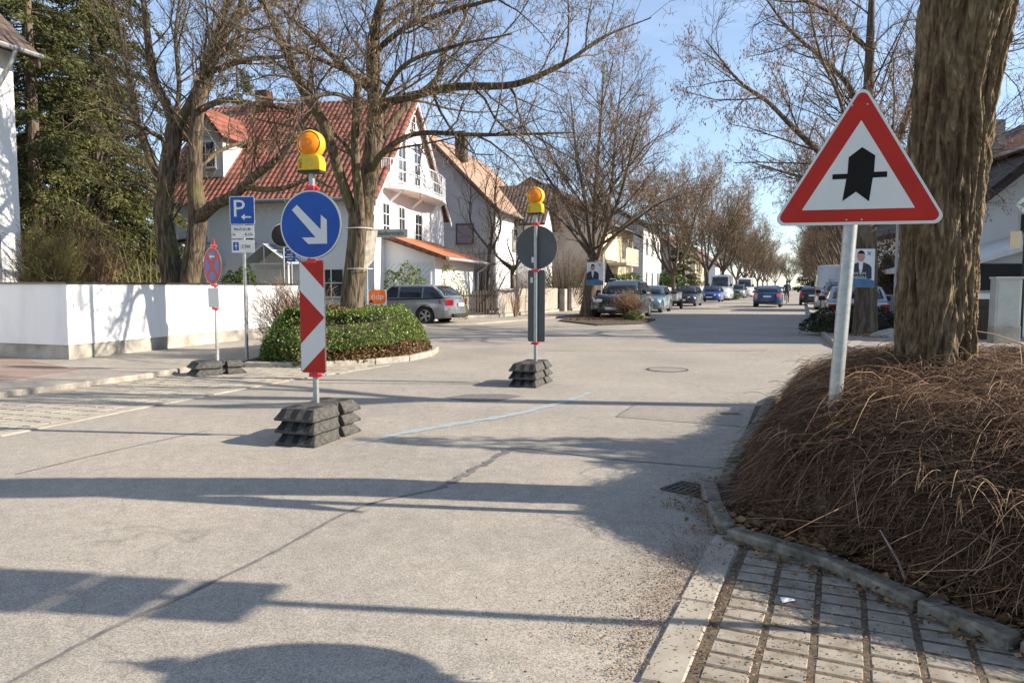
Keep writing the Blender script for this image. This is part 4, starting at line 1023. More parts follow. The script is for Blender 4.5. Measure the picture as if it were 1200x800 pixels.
for x, s in ((1.5, .5), (2.3, .7)): 
    c_ = MB(); c_.box((x, 3.0, 5.9 + x * .55), (s, .5, 1.5)); ch = c_.obj('chimney', 'tan', rh); MB().tube([(x, 3.0, 6.6 + x * .55), (x, 3.0, 7.0 + x * .55)], .1, 8).obj('chimney_pot', 'iron', ch)
window(rh, (2.4, 0, 3.6), 1.0, 1.2, (0, -1, 0), 2, 1); window(rh, (6.0, 0, 3.6), 1.0, 1.2, (0, -1, 0), 2, 1)
cpx = thing('carport', 'dark boarded carport with white gable behind the white garden wall', 'carport', (12.9, 22.6, .09), R(-4))
mb = MB(); mb.box((2.6, 0, 1.45), (5.2, .08, 1.0)); mb.obj('boarding', 'black', cpx)
MB().prism([(.6, 1.96), (5.2, 1.96), (5.2, 3.1), (3.4, 2.95)], .02, .1).obj('gable_panel', 'housewhite', cpx)
roof_plane('roof', (.1, -.5, 1.85), (.1, 5.0, 1.85), (5.6, 5.0, 3.45), (5.6, -.5, 3.45), .14, 'frame_white', cpx)
for x in (.2, 2.6, 5.0): MB().box((x, .12, .95), (.14, .14, 1.95)).obj('post', 'darkwood', cpx)
wr = thing('white_wall', 'low white garden wall behind the grey utility cabinet', 'garden wall', (10.9, 19.2, .09), R(-6))
MB().box((4, 0, .55), (8, .2, 1.12)).obj('render_face', 'housewhite', wr); MB().box((4, 0, 1.14), (8.05, .26, .06)).obj('coping', 'stone', wr)
# the tall neighbour beside it whose shade falls over the street
nh = thing('house', 'tall rendered house standing right of the shaded pavement corner', 'house', (16.4, 10.6, .09), R(-3))
gable_house(nh, 12.5, 9.5, 6.2, 9.3, 'cream', 'roof_orange', ov=.5, trim='frame_brown')
nh.rotation_euler = (0, 0, R(84)); nh.location = (26.5, 15.6, .09)
for x in (2, 5, 8, 11):
    for z in (4.6, 1.6): window(nh, (x, WID1 + .7, z), 1.1, 1.3, (0, 1, 0), 2, 1)
# ------------------------------------------------------------ recycled plastic foot plates
def foot_plate(label, loc, rz, group):
    """0.40 wide (local x), 0.78 long (local y), 0.12 high; the near end faces local -Y"""
    t = thing('base_plate', label, 'sign base', loc, rz, group); t.scale = (1, 1, .88)
    mb = MB(); h = .118; w = .20
    def blk(y0, y1, ts0, ts1, ww=w, inx=.045):
        # a block narrower on top; ts0/ts1 = how far the top is set back at each end
        b = [(-ww, y0, 0.02), (ww, y0, 0.02), (ww, y1, 0.02), (-ww, y1, 0.02), (-ww + inx, y0 + ts0, h), (ww - inx, y0 + ts0, h), (ww - inx, y1 - ts1, h), (-ww + inx, y1 - ts1, h)]
        lo = [(x * (.99), y, .0) for x, y, z in b[:4]]
        mb.add(lo + b, [(3, 2, 1, 0), (8, 9, 10, 11), (0, 1, 5, 4), (1, 2, 6, 5), (2, 3, 7, 6), (3, 0, 4, 7), (4, 5, 9, 8), (5, 6, 10, 9), (6, 7, 11, 10), (7, 4, 8, 11)])
    blk(-.39, .02, .085, 0); blk(.10, .39, 0, .085)
    mb.box((0, .06, .07), (.27, .085, .085)); mb.box((0, .06, .10), (.16, .09, .03))
    mb.box((.0, .06, .105), (.30, .03, .02))
    body = mb.obj('plate_body', 'rubber', t, bevel=.006, seg=1)
    # recessed slots between ribs on both sloping ends
    for sgn, y0 in ((-1, -.39), (1, .39)):
        mb = MB()
        for x in (-.135, -.01, .115):
            a = Vector((x, y0 - sgn * .010, .030)); b = Vector((x, y0 - sgn * .074, .106))
            nrm = Vector((0, sgn * .74, .67)); d = .0025
            s_ = .030
            mb.add([a + Vector((-s_, 0, 0)) + nrm * d, a + Vector((s_, 0, 0)) + nrm * d, b + Vector((s_, 0, 0)) + nrm * d, b + Vector((-s_, 0, 0)) + nrm * d,
                    a + Vector((-s_, 0, 0)) - nrm * .01, a + Vector((s_, 0, 0)) - nrm * .01, b + Vector((s_, 0, 0)) - nrm * .01, b + Vector((-s_, 0, 0)) - nrm * .01],
                   [(0, 1, 2, 3), (7, 6, 5, 4), (0, 4, 5, 1), (1, 5, 6, 2), (2, 6, 7, 3), (3, 7, 4, 0)])
        for x in (-.1, .1): mb.box((x, (-.22, .25)[sgn > 0], h + .001), (.09, .12, .004))
        mb.obj('end_slots', 'rubber_slot', t)
    mb = MB(); mb.tube([(-.16, .385, .125), (.16, .385, .125)], .006, 6)
    return t
def base_stack(labels, loc, rz, group, n=3):
    for i in range(n): foot_plate(labels[i], (loc[0] + random.uniform(-.004, .004), loc[1] + random.uniform(-.004, .004), loc[2] + i * .1055), rz + random.uniform(-.012, .012), group)

def clamp(t, z, m='clamp_red'):
    mb = MB(); mb.box((0, -.01, z), (.085, .075, .035)); mb.box((.055, -.01, z - .004), (.03, .03, .022)); mb.box((-.02, -.035, z + .014), (.03, .02, .03)); return mb.obj('clamp', m, t, bevel=.004, seg=1)

def warning_light(label, loc, rz, pole_th=.0, back_visible=False):
    t = thing('warning_light', label, 'warning lamp', loc, rz)
    # battery case: waisted box with curved shoulders; lens ring above
    prof = [(-.105, 0), (.105, 0), (.108, .07), (.095, .115), (.078, .135), (-.078, .135), (-.095, .115), (-.108, .07)]
    MB().prism(prof, -.062, .062).obj('battery_case', 'lamp_yellow', t, bevel=.01, smooth=True)
    MB().prism([(-.106, -.022), (.106, -.022), (.106, 0), (-.106, 0)], -.064, .064).obj('case_foot', 'black', t, bevel=.004)
    mb = MB(); mb.prism([(-.06, .13), (.06, .13), (.06, .17), (-.06, .17)], -.05, .05)
    m4 = Matrix.Translation((0, 0, .232)) @ Matrix.Rotation(R(90), 4, 'X')
    mb.lathe([(.108, -.050), (.118, -.035), (.118, .035), (.108, .050), (.102, .050), (.102, -.050)], 40, m4, closed=False)
    mb.obj('lamp_ring', 'lamp_yellow', t, smooth=True)
    mb = MB(); mb.lathe([(.0, .084), (.035, .082), (.068, .073), (.090, .057), (.1015, .040), (.1015, -.040), (.090, -.057), (.068, -.073), (.035, -.082), (0, -.084)], 40, m4, closed=False)
    ln = mb.obj('lens', 'lamp_amber', t, smooth=True)
    mb = MB()
    for k in range(20):
        a = 2 * math.pi * k / 20; mb.add([(0, -.0865, .232), (.093 * math.cos(a - .04), -.0555, .232 + .093 * math.sin(a - .04)), (.093 * math.cos(a + .04), -.0555, .232 + .093 * math.sin(a + .04)), (.045 * math.cos(a), -.0825, .232 + .045 * math.sin(a))], [(0, 1, 3), (0, 3, 2), (3, 1, 2)])
    mb.lathe([(.016, .0805), (.014, .0875)], 16, m4); mb.obj('lens_ribs', 'lamp_amber', ln)
    MB().lathe([(.011, -.0), (.011, .004)], 14, Matrix.Translation((.025, -.064, .05)) @ Matrix.Rotation(R(90), 4, 'X')).obj('lock', 'galv', t)
    # two small cast letters on the case
    tx = text('lettering', "UNI", .042, 0, 0, 0, 'black', t); tx.matrix_local = Matrix.Translation((-.078, -.0635, .055)) @ Matrix.Rotation(R(90), 4, 'Y') @ Matrix.Identity(4)
    return t

def disc_plate(t, z, r, rim='alu', face=None, back='sign_grey', thick=.004):
    m4 = Matrix.Translation((0, -.03, z)) @ Matrix.Rotation(R(90), 4, 'X')
    MB().lathe([(r - .008, -.004), (r, -.007), (r, .004), (r - .010, .004)], 64, m4).obj('disc', back if face is None else rim, t, smooth=True)

def arrow_open(cx, cz, s):
    raw = [(840, 248), (985, 412), (987, 316), (1023, 350), (1022, 503), (905, 503), (868, 461), (952, 461), (808, 280)]
    return [(cx + (x - 921) / 190 * s, cz - (y - 378) / 225 * s) for x, y in raw]

def beacon(label, loc, rz, face, lean=0.0):
    """pole with keep-right disc and striped board; the marked side looks to local -Y"""
    t = thing('traffic_beacon', label, 'traffic sign', loc, rz)
    sq = MB(); sq.box((0, 0, 1.18), (.042, .042, 2.34)); sq.obj('pole', 'galv', t, bevel=.006)
    s = -1 if face else 1
    yb = -.034
    zb = .585
    # striped board
    MB().prism(rrect(.25, 1.0, .03, 0, zb + .5), yb - .003, yb + .006).obj('striped_board', 'sign_grey', t)
    b = t.children[-1]
    def P(x, z): return (-.119 + x * .238, zb + .006 + z * .247)
    MB().prism(rrect(.24, .99, .028, 0, zb + .5), yb - .0045, yb - .0028).obj('white_foil', 'sign_white', b)
    for pts in ([(0.0, 2.94), (1.0, 1.98), (0.0, 1.03)], [(.08, 3.98), (.95, 4.0), (1, 3.92), (1.0, 3.02), (.02, 3.98)], [(1, .93), (1, .06), (.93, .0), (.10, .0), (.04, .03)]):
        MB().prism([P(*q) for q in pts], yb - .0062, yb - .0040).obj('red_stripe', 'sign_red', b)
    # disc
    zc = 1.895; r = .302
    m4 = Matrix.Translation((0, yb, zc)) @ Matrix.Rotation(R(90), 4, 'X')
    MB().lathe([(r - .004, -.006), (r, -.008), (r, .004), (r - .006, .0045)], 64, m4).obj('disc', 'sign_grey', t, smooth=True); d = t.children[-1]
    MB().prism(circ(0, zc, r - .003, n=64), yb - .0062, yb - .0044).obj('white_rim', 'sign_white', d)
    MB().prism(circ(0, zc, r - .016, n=64), yb - .0078, yb - .0055).obj('blue_face', 'sign_blue', d)
    MB().prism(arrow_open(0, zc, r), yb - .0095, yb - .007).obj('arrow', 'sign_white', d)
    for z in (2.165 if False else zc + r + .018, zc - r - .018, zb - .02): clamp(t, z)
    for x, z in ((.055, zc - .17), (-.0 + .07, zb + .86)):
        MB().box((x, yb + .0075, z), (.035, .003, .075)).obj('sticker', 'poster_white', t)
    # the lamp on top is a thing of its own
    return t

bA = at(371, 489, 6.62); facing = SDA - R(90)     # local -Y looks back down the street
pA = Vector((bA.x, bA.y, 0)); 
ROT = math.atan2(SD.y, SD.x) - R(90)              # local +Y along the street
bx = Vector((math.cos(ROT), math.sin(ROT), 0)); by = Vector((-math.sin(ROT), math.cos(ROT), 0))
ROTA = ROT + R(3)
base_stack(['bottom plate of the three under the nearest striped traffic beacon', 'middle plate of the three under the nearest striped traffic beacon', 'top plate of the three under the nearest striped traffic beacon'],
           (pA.x - by.x * .02 + bx.x * .05, pA.y - by.y * .02 + bx.y * .05, 0.0), ROTA, 'black foot plates carrying the traffic beacons')
warning_light('amber warning lamp in yellow case above the blue keep right disc', (pA.x, pA.y, 2.365), ROT + R(10))
beacon('nearest traffic beacon with blue arrow disc over a red and white striped board', (pA.x, pA.y, 0.0), ROT + R(6), True)
bB = at(627.5, 440, 10.35); pB = Vector((bB.x, bB.y, 0))
base_stack(['bottom plate of the three under the farther beacon seen from behind', 'middle plate of the three under the farther beacon seen from behind', 'top plate of the three under the farther beacon seen from behind'],
           (pB.x - .06, pB.y - .06, 0), ROT + R(2), 'black foot plates carrying the traffic beacons')
beacon('farther traffic beacon showing the grey backs of its disc and board', (pB.x, pB.y, 0), ROT + R(180), False)
warning_light('amber warning lamp on top of the grey backed traffic beacon', (pB.x, pB.y, 2.365), ROT)
# the far pole reaches a little higher: thin stub between disc and lamp
# ------------------------------------------------------------ priority warning triangle
wp = gnd(965, 612); wt = thing('priority_sign', 'red and white warning triangle with black junction arrow on leaning steel pole', 'traffic sign', (0, 0, 0))
base = Vector((wp.x, wp.y, 0)); c_top = at(1003, 262, base.y + .02); p_top = at(996.5, 262, base.y + .02)
leanv = Vector((p_top.x - base.x, 0.02, p_top.z)); top = base + leanv * (2.30 / p_top.z)
wt.location = base
MB().tube([Vector((0, 0, -.1)), top - base], .0375, 20).obj('pole', 'galv', wt, smooth=True)
NA = math.atan2(.42, .90) * -1
tri = newobj('triangle_plate', None, None, wt)
bpy.data.objects.remove(tri)
hw, hh = .45, .78
cc = (c_top - base); Rz = Matrix.Rotation(-math.atan2(.40, .915), 4, 'Z')
TM = Matrix.Translation(cc) @ Rz @ Matrix.Rotation(R(.9), 4, 'Y') @ Matrix.Scale(.905, 4)
yb = -.066
def rtri(w, h, r, z0, cx=0, n=8):
    A0, B0, C0 = Vector((cx - w / 2, z0)), Vector((cx + w / 2, z0)), Vector((cx, z0 + h)); out = []
    for p, q, s_ in ((A0, C0, B0), (B0, A0, C0), (C0, B0, A0)):
        e1 = (q - p).normalized(); e2 = (s_ - p).normalized(); bis = (e1 + e2).normalized(); half = math.acos(max(-1, min(1, e1.dot(bis))))
        c = p + bis * (r / math.sin(half)); t1 = p + e1 * (r / math.tan(half)); t2 = p + e2 * (r / math.tan(half))
        a1 = math.atan2(t1.y - c.y, t1.x - c.x); a2 = math.atan2(t2.y - c.y, t2.x - c.x); da = (a2 - a1 + math.pi) % (2 * math.pi) - math.pi
        out += [(c.x + r * math.cos(a1 + da * i / n), c.y + r * math.sin(a1 + da * i / n)) for i in range(n + 1)]
    return out
def tp(nm, pts, y0, y1, m, par, bevel=0):
    o = MB().prism(pts, y0, y1).obj(nm, m, par, bevel=bevel); return o
pl_ = tp('plate', rtri(.985, .853, .045, -.012), yb, yb + .012, 'alu', wt); pl_.matrix_local = TM
tp('white_border', rtri(.975, .843, .04, -.008), yb - .0018, yb + .001, 'sign_white', pl_)
tp('red_border', rtri(.930, .805, .034, .006), yb - .0034, yb - .001, 'sign_red', pl_)
tp('white_field', rtri(.628, .532, .003, .082), yb - .005, yb - .002, 'sign_white', pl_)
raw = [(208, 172), (239, 194), (238, 235), (268, 235), (268, 249), (236, 249), (230, 308), (199, 283), (168, 306), (175, 250), (142, 250), (142, 237), (177, 237), (178, 196)]
tp('junction_symbol', [((x - 203) / 376 * .9, (361 - y) / 376 * .9) for x, y in raw], yb - .0065, yb - .0035, 'sign_black', pl_)
for x, z in ((-.055, .705), (.03, .705), (-.055, .018), (.03, .018)):
    MB().lathe([(.006, 0), (.006, .006), (0, .008)], 10, Matrix.Translation((x, yb - .002, z)) @ Matrix.Rotation(R(90), 4, 'X')).obj('rivet', 'galv', pl_, smooth=True)
for z in (.05, .68): MB().box((-.02 + z * .05, yb + .025, z), (.16, .03, .03)).obj('bracket', 'galv', pl_)

# ------------------------------------------------------------ no stopping sign on its foot plates
def arrow_flat(cx, cz, s, left=True):
    k = -1 if left else 1
    p = [(1.0, .0), (.45, .42), (.45, .14), (-1, .14), (-1, -.14), (.45, -.14), (.45, -.42)]
    return [(cx + k * x * s, cz + z * s) for x, z in p]
def no_stop(label, loc, rz, panel=True, h=1.9, z0=0.0, r=.285):
    t = thing('no_stopping_sign', label, 'traffic sign', loc, rz)
    MB().box((0, 0, h / 2), (.04, .04, h)).obj('pole', 'galv', t, bevel=.005)
    zc = h - .30
    m4 = Matrix.Translation((0, -.034, zc)) @ Matrix.Rotation(R(90), 4, 'X')
    MB().lathe([(r - .004, -.006), (r, -.008), (r, .004), (r - .006, .0045)], 56, m4).obj('disc', 'sign_grey', t, smooth=True); d = t.children[-1]
    MB().prism(circ(0, zc, r - .003, n=56), -.0402, -.0384).obj('white_rim', 'sign_white', d)
    MB().prism(circ(0, zc, r - .012, n=56), -.0418, -.0395).obj('red_face', 'sign_red', d)
    a = R(45); ri = .215
    for k in range(4):
        a0 = k * a * 2 - a + .16; a1 = a0 + 2 * a - .32; ri = r * .755
        pts = [(0 + .055 * math.cos(k * 2 * a), zc + .055 * math.sin(k * 2 * a))] + circ(0, zc, ri, n=14, a0=a0, a1=a1)
        MB().prism(pts, -.0432, -.041).obj('blue_field', 'sign_blue', d)
    MB().prism(arrow_flat(0, zc + .14, .085), -.0446, -.0425).obj('arrow', 'sign_white', d)
    clamp(t, zc + r + .015); clamp(t, zc - r - .015)
    mb = MB(); mb.tube([(0, 0, zc + r + .02), (0, 0, zc + r + .13)], [.018, .004], 8); mb.obj('top_spike', 'clamp_red', t)
    if panel:
        MB().prism(rrect(.34, .30, .02, 0, zc - r - .20), -.037, -.031).obj('blank_panel', 'sign_white', t); clamp(t, zc - r - .37)
    return t
nb = at(255, 426, 11.4)
base_stack(['lower foot plate under the oval looking no stopping sign', 'upper foot plate under the oval looking no stopping sign'], (nb.x - .02, nb.y + .02, .012), ROT - R(28), 'black foot plates under the no stopping sign', n=2)
no_stop('mobile no stopping sign with blank white panel before the garden wall', (nb.x, nb.y, .0), ROT - R(20), h=1.97)

# ------------------------------------------------------------ parking sign
def parking_sign(label, loc, rz, times=True):
    t = thing('parking_sign', label, 'traffic sign', loc, rz)
    MB().tube([(0, 0, -.4), (0, 0, 2.93)], .03, 14).obj('pole', 'galv', t, smooth=True)
    zc = 2.68; y = -.04
    b = MB().prism(rrect(.45, .49, .03, 0, zc), y - .003, y + .003).obj('parking_plate', 'sign_white', t)
    MB().prism(rrect(.425, .465, .025, 0, zc), y - .0048, y - .002).obj('blue_face', 'sign_blue', b)
    text('letter_p', "P", .42, -.06, zc + .02, y - .0062, 'sign_white', b, sx=1.1)
    MB().prism([(-.02, zc - .115), (.045, zc - .06), (.045, zc - .10), (.16, zc - .10), (.16, zc - .128), (.045, zc - .128), (.045, zc - .17)], y - .0066, y - .004).obj('arrow', 'sign_white', b)
    b2 = MB().prism(rrect(.41, .225, .012, 0, zc - .37), y - .003, y + .003).obj('hours_plate', 'sign_white', t)
    text('hours_text', "Mo-Fr 8-18h", .062, 0, zc - .325, y - .005, 'sign_black', b2, sx=.98)
    text('hours_text', "Sa", .062, -.185, zc - .415, y - .005, 'sign_black', b2, align='LEFT'); text('hours_text', "8-13h", .062, .185, zc - .415, y - .005, 'sign_black', b2, align='RIGHT')
    b3 = MB().prism(rrect(.41, .225, .012, 0, zc - .62), y - .003, y + .003).obj('disc_plate', 'sign_white', t)
    b4 = MB().prism(rrect(.10, .145, .006, -.125, zc - .62), y - .0045, y - .002).obj('clock_symbol', 'sign_blue', b3)
    mb = MB(); mb.prism([(-.129, zc - .68), (-.121, zc - .68), (-.121, zc - .56), (-.129, zc - .56)], y - .0062, y - .004); mb.prism([(-.155, zc - .615), (-.125, zc - .60), (-.095, zc - .615), (-.125, zc - .63)], y - .0062, y - .004)
    mb.obj('clock_hand', 'sign_white', b3)
    text('limit_text', "2 Std.", .085, .062, zc - .62, y - .005, 'sign_black', b3, sx=.85)
    for z in (zc, zc - .37, zc - .62): MB().box((0, -.003, z), (.08, .066, .025)).obj('bracket', 'galv', t)
    return t
pp = gnd(289.5, 422, .05)
parking_sign('blue parking sign with two white plates below, behind the hedge end', (pp.x, pp.y, 0), R(-4))
# two signs of the near kerb whose shadows lie across the road
parking_sign('blue parking sign standing beside the camera at the right kerb', (3.15, 2.58, .33), R(78))
no_stop('mobile no stopping sign standing at the right kerb near the camera', (2.15, 2.15, 0), R(66), panel=False, h=1.86, r=.255)
foot_plate('single foot plate under the no stopping sign near the camera', (2.15, 2.15, .02), R(72), 'black foot plates under the near sign')

# ------------------------------------------------------------ street name, direction signs, mirror, posters
def post_with(label, name, cat, loc, rz, h, r=.03):
    t = thing(name, label, cat, loc, rz); MB().tube([(0, 0, -.1), (0, 0, h)], r, 12).obj('pole', 'galv', t, smooth=True); return t
s0 = at(430, 340, 17.6)
sn = post_with('street name sign on a grey post right of the island tree', 'street_name_sign', 'street sign', (s0.x, s0.y, 0), R(-6), 2.75, .032)
MB().prism(rrect(.80, .19, .015, .60, 2.60), -.012, .012).obj('name_plate', 'cabinet', sn)
text('name_text', "Siedlerstraße", .14, .60, 2.60, -.0135, 'sign_black', sn, sx=.86)
text('name_text', "Siedlerstraße", .14, -.60, 2.60, -.0135, 'sign_black', sn, sx=.86).matrix_local = Matrix.Rotation(R(180), 4, 'Z')
MB().box((.12, 0, 2.60), (.2, .02, .04)).obj('bracket', 'galv', sn)
# narrow blue direction plates and a traffic mirror
d0 = at(342, 330, 23)
ds = post_with('pair of narrow blue direction plates on a white post behind the hedge', 'direction_sign', 'street sign', (d0.x, d0.y, 0), R(-5), 2.6)
for i in range(3):
    b = MB().prism(rrect(.34, .13, .012, -.02, 2.48 - i * .145), -.05, -.042).obj('direction_plate', 'sign_blue', ds)
    MB().prism(rrect(.2 - .03 * i, .035, .01, -.03, 2.48 - i * .145), -.053, -.049).obj('white_mark', 'sign_white', b)
m0 = at(333, 330, 22.4)
mr = post_with('round black backed traffic mirror half hidden behind the blue arrow disc', 'traffic_mirror', 'mirror', (m0.x, m0.y, 0), 0, 3.2)
m4 = Matrix.Translation((0, -.06, 2.88)) @ Matrix.Rotation(R(90), 4, 'X')
MB().lathe([(0, .03), (.2, .025), (.33, 0), (.33, -.02), (.2, -.05)], 32, m4).obj('mirror_back', 'black', mr, smooth=True)
MB().lathe([(.33, -.01), (.355, 0), (.33, .012)], 32, m4, closed=False).obj('mirror_rim', 'sign_white', mr, smooth=True)

def poster_person(t, x, z, s, y, jacket='poster_navy', m_sk='poster_skin'):
    k = s
    MB().prism([(x - .30 * k, z), (x + .30 * k, z), (x + .29 * k, z + .32 * k), (x + .22 * k, z + .40 * k), (x + .07 * k, z + .46 * k), (x - .07 * k, z + .46 * k), (x - .22 * k, z + .40 * k), (x - .29 * k, z + .32 * k)], y - .0015, y).obj('printed_jacket', jacket, t)
    MB().prism([(x - .05 * k, z + .3 * k), (x, z + .1 * k), (x + .05 * k, z + .3 * k), (x + .06 * k, z + .5 * k), (x - .06 * k, z + .5 * k)], y - .003, y - .001).obj('printed_shirt', 'poster_white', t)
    MB().prism(circ(x, z + .62 * k, .105 * k, .145 * k, n=20), y - .0045, y - .002).obj('printed_face', m_sk, t)
    MB().prism([(x + .105 * k * math.cos(a), z + .64 * k + .15 * k * math.sin(a)) for a in [R(10 + 16 * i) for i in range(11)]] + [(x - .08 * k, z + .70 * k), (x + .08 * k, z + .70 * k)], y - .006, y - .004).obj('printed_hair', 'sign_black', t)

def candidate_poster(label, loc, rz, w, h, z0, lines, pers_x=-.1, s=1.0, leg=False):
    t = thing('election_poster', label, 'poster', loc, rz)
    MB().prism([(-w / 2, z0), (w / 2, z0), (w / 2, z0 + h), (-w / 2, z0 + h)], -.006, .006).obj('board', 'poster_white', t); b = t.children[-1]
    MB().prism([(-w / 2 + .004, z0 + .004), (w / 2 - .004, z0 + .004), (w / 2 - .004, z0 + h * .17), (w * .1, z0 + h * .27), (-w / 2 + .004, z0 + h * .23)], -.0095, -.006).obj('printed_band', 'poster_blue', t)
    poster_person(t, pers_x * w, z0 + h * .22, s, -.0065)
    for i, l_ in enumerate(lines): text('poster_text', l_, h * .1, -w * .06, z0 + h * (.36 - .105 * i), -.0145, 'sign_white', t, sx=.9)
    # little cross ticked in the corner
    mb = MB(); cx, cz = w * .28, z0 + h * .88
    for a in (40, -50):
        d = Vector((math.cos(R(a)), math.sin(R(a)))) * .07 * s; n_ = Vector((-d.y, d.x)).normalized() * .012
        mb.prism([(cx - d.x - n_.x, cz - d.y - n_.y), (cx + d.x - n_.x, cz + d.y - n_.y), (cx + d.x + n_.x, cz + d.y + n_.y), (cx - d.x + n_.x, cz - d.y + n_.y)], -.0085, -.006)
    mb.obj('printed_cross', 'poster_blue', t)
    if leg: MB().tube([(w * .38, .03, 0), (w * .38, .03, z0 + .1)], .02, 8).obj('stake', 'alu', t)
    return t
# orange party poster beside the island tree
o0 = at(441, 359, 18.6)
op = thing('election_poster', 'white poster with orange blob and two people below the street name sign', 'poster', (o0.x, o0.y, .12), R(3))
MB().prism([(-.26, .45), (.26, .45), (.26, 1.16), (-.26, 1.16)], -.006, .006).obj('board', 'poster_white', op)
MB().prism(rrect(.42, .36, .1, .03, .985), -.0085, -.006).obj('printed_blob', 'poster_orange', op)
text('party_text', "ödp", .20, .03, .985, -.0105, 'sign_white', op, sx=1.0)
poster_person(op, -.13, .46, .55, -.0088, 'poster_teal'); poster_person(op, .13, .46, .42, -.0088)
MB().box((0, .02, .25), (.04, .03, .5)).obj('stake', 'darkwood', op)
# slanting plastic poster strapped to the island tree, seen nearly edge on
bp0 = at(431, 295, 14.15)
bk = thing('poster_board', 'tall blank board strapped slanting to the right side of the island tree', 'poster', (bp0.x, bp0.y, 0), R(40))
MB().prism([(-.10, 1.62), (.12, 1.85), (.22, 2.42), (-.02, 2.40)], -.006, .006).obj('board', 'greywood', bk)
mb = MB()
# ------------------------------------------------------------ vehicles
def paint(name, c, metal=.35):
    m = mat(name, c, .28, metal, scale=3, coat=.7, c2=tuple(v * .93 for v in c)); return m
CAR = dict(
 hatch=dict(L=4.25, W=1.79, H=1.46, wb=2.62, fo=.84, r=.32, belt=(.93, .99), hood=.86, nose=.72, A=(.72, .95), B=(.02, 1.41), C=(-1.25, 1.40), D=(-1.86, 1.02), tail=.98, tb=.60),
 estate=dict(L=4.62, W=1.79, H=1.47, wb=2.76, fo=.84, r=.325, belt=(.92, .98), hood=.84, nose=.70, A=(.80, .94), B=(.12, 1.41), C=(-1.65, 1.41), D=(-2.13, 1.0), tail=.98, tb=.60),
 suv=dict(L=4.65, W=1.88, H=1.68, wb=2.81, fo=.86, r=.37, belt=(1.06, 1.12), hood=1.03, nose=.86, A=(.72, 1.08), B=(.10, 1.60), C=(-1.50, 1.60), D=(-2.02, 1.15), tail=1.12, tb=.70),
 sedan=dict(L=4.45, W=1.70, H=1.42, wb=2.68, fo=.82, r=.31, belt=(.90, .93), hood=.84, nose=.70, A=(.62, .92), B=(.05, 1.37), C=(-1.00, 1.37), D=(-1.45, .96), tail=.93, tb=.60),
 van=dict(L=5.6, W=2.0, H=2.62, wb=3.5, fo=.95, r=.35, belt=(1.30, 1.35), hood=1.18, nose=.95, A=(2.12, 1.30), B=(1.40, 2.45), C=(-2.60, 2.52), D=(-2.72, 1.35), tail=1.30, tb=.6),
)
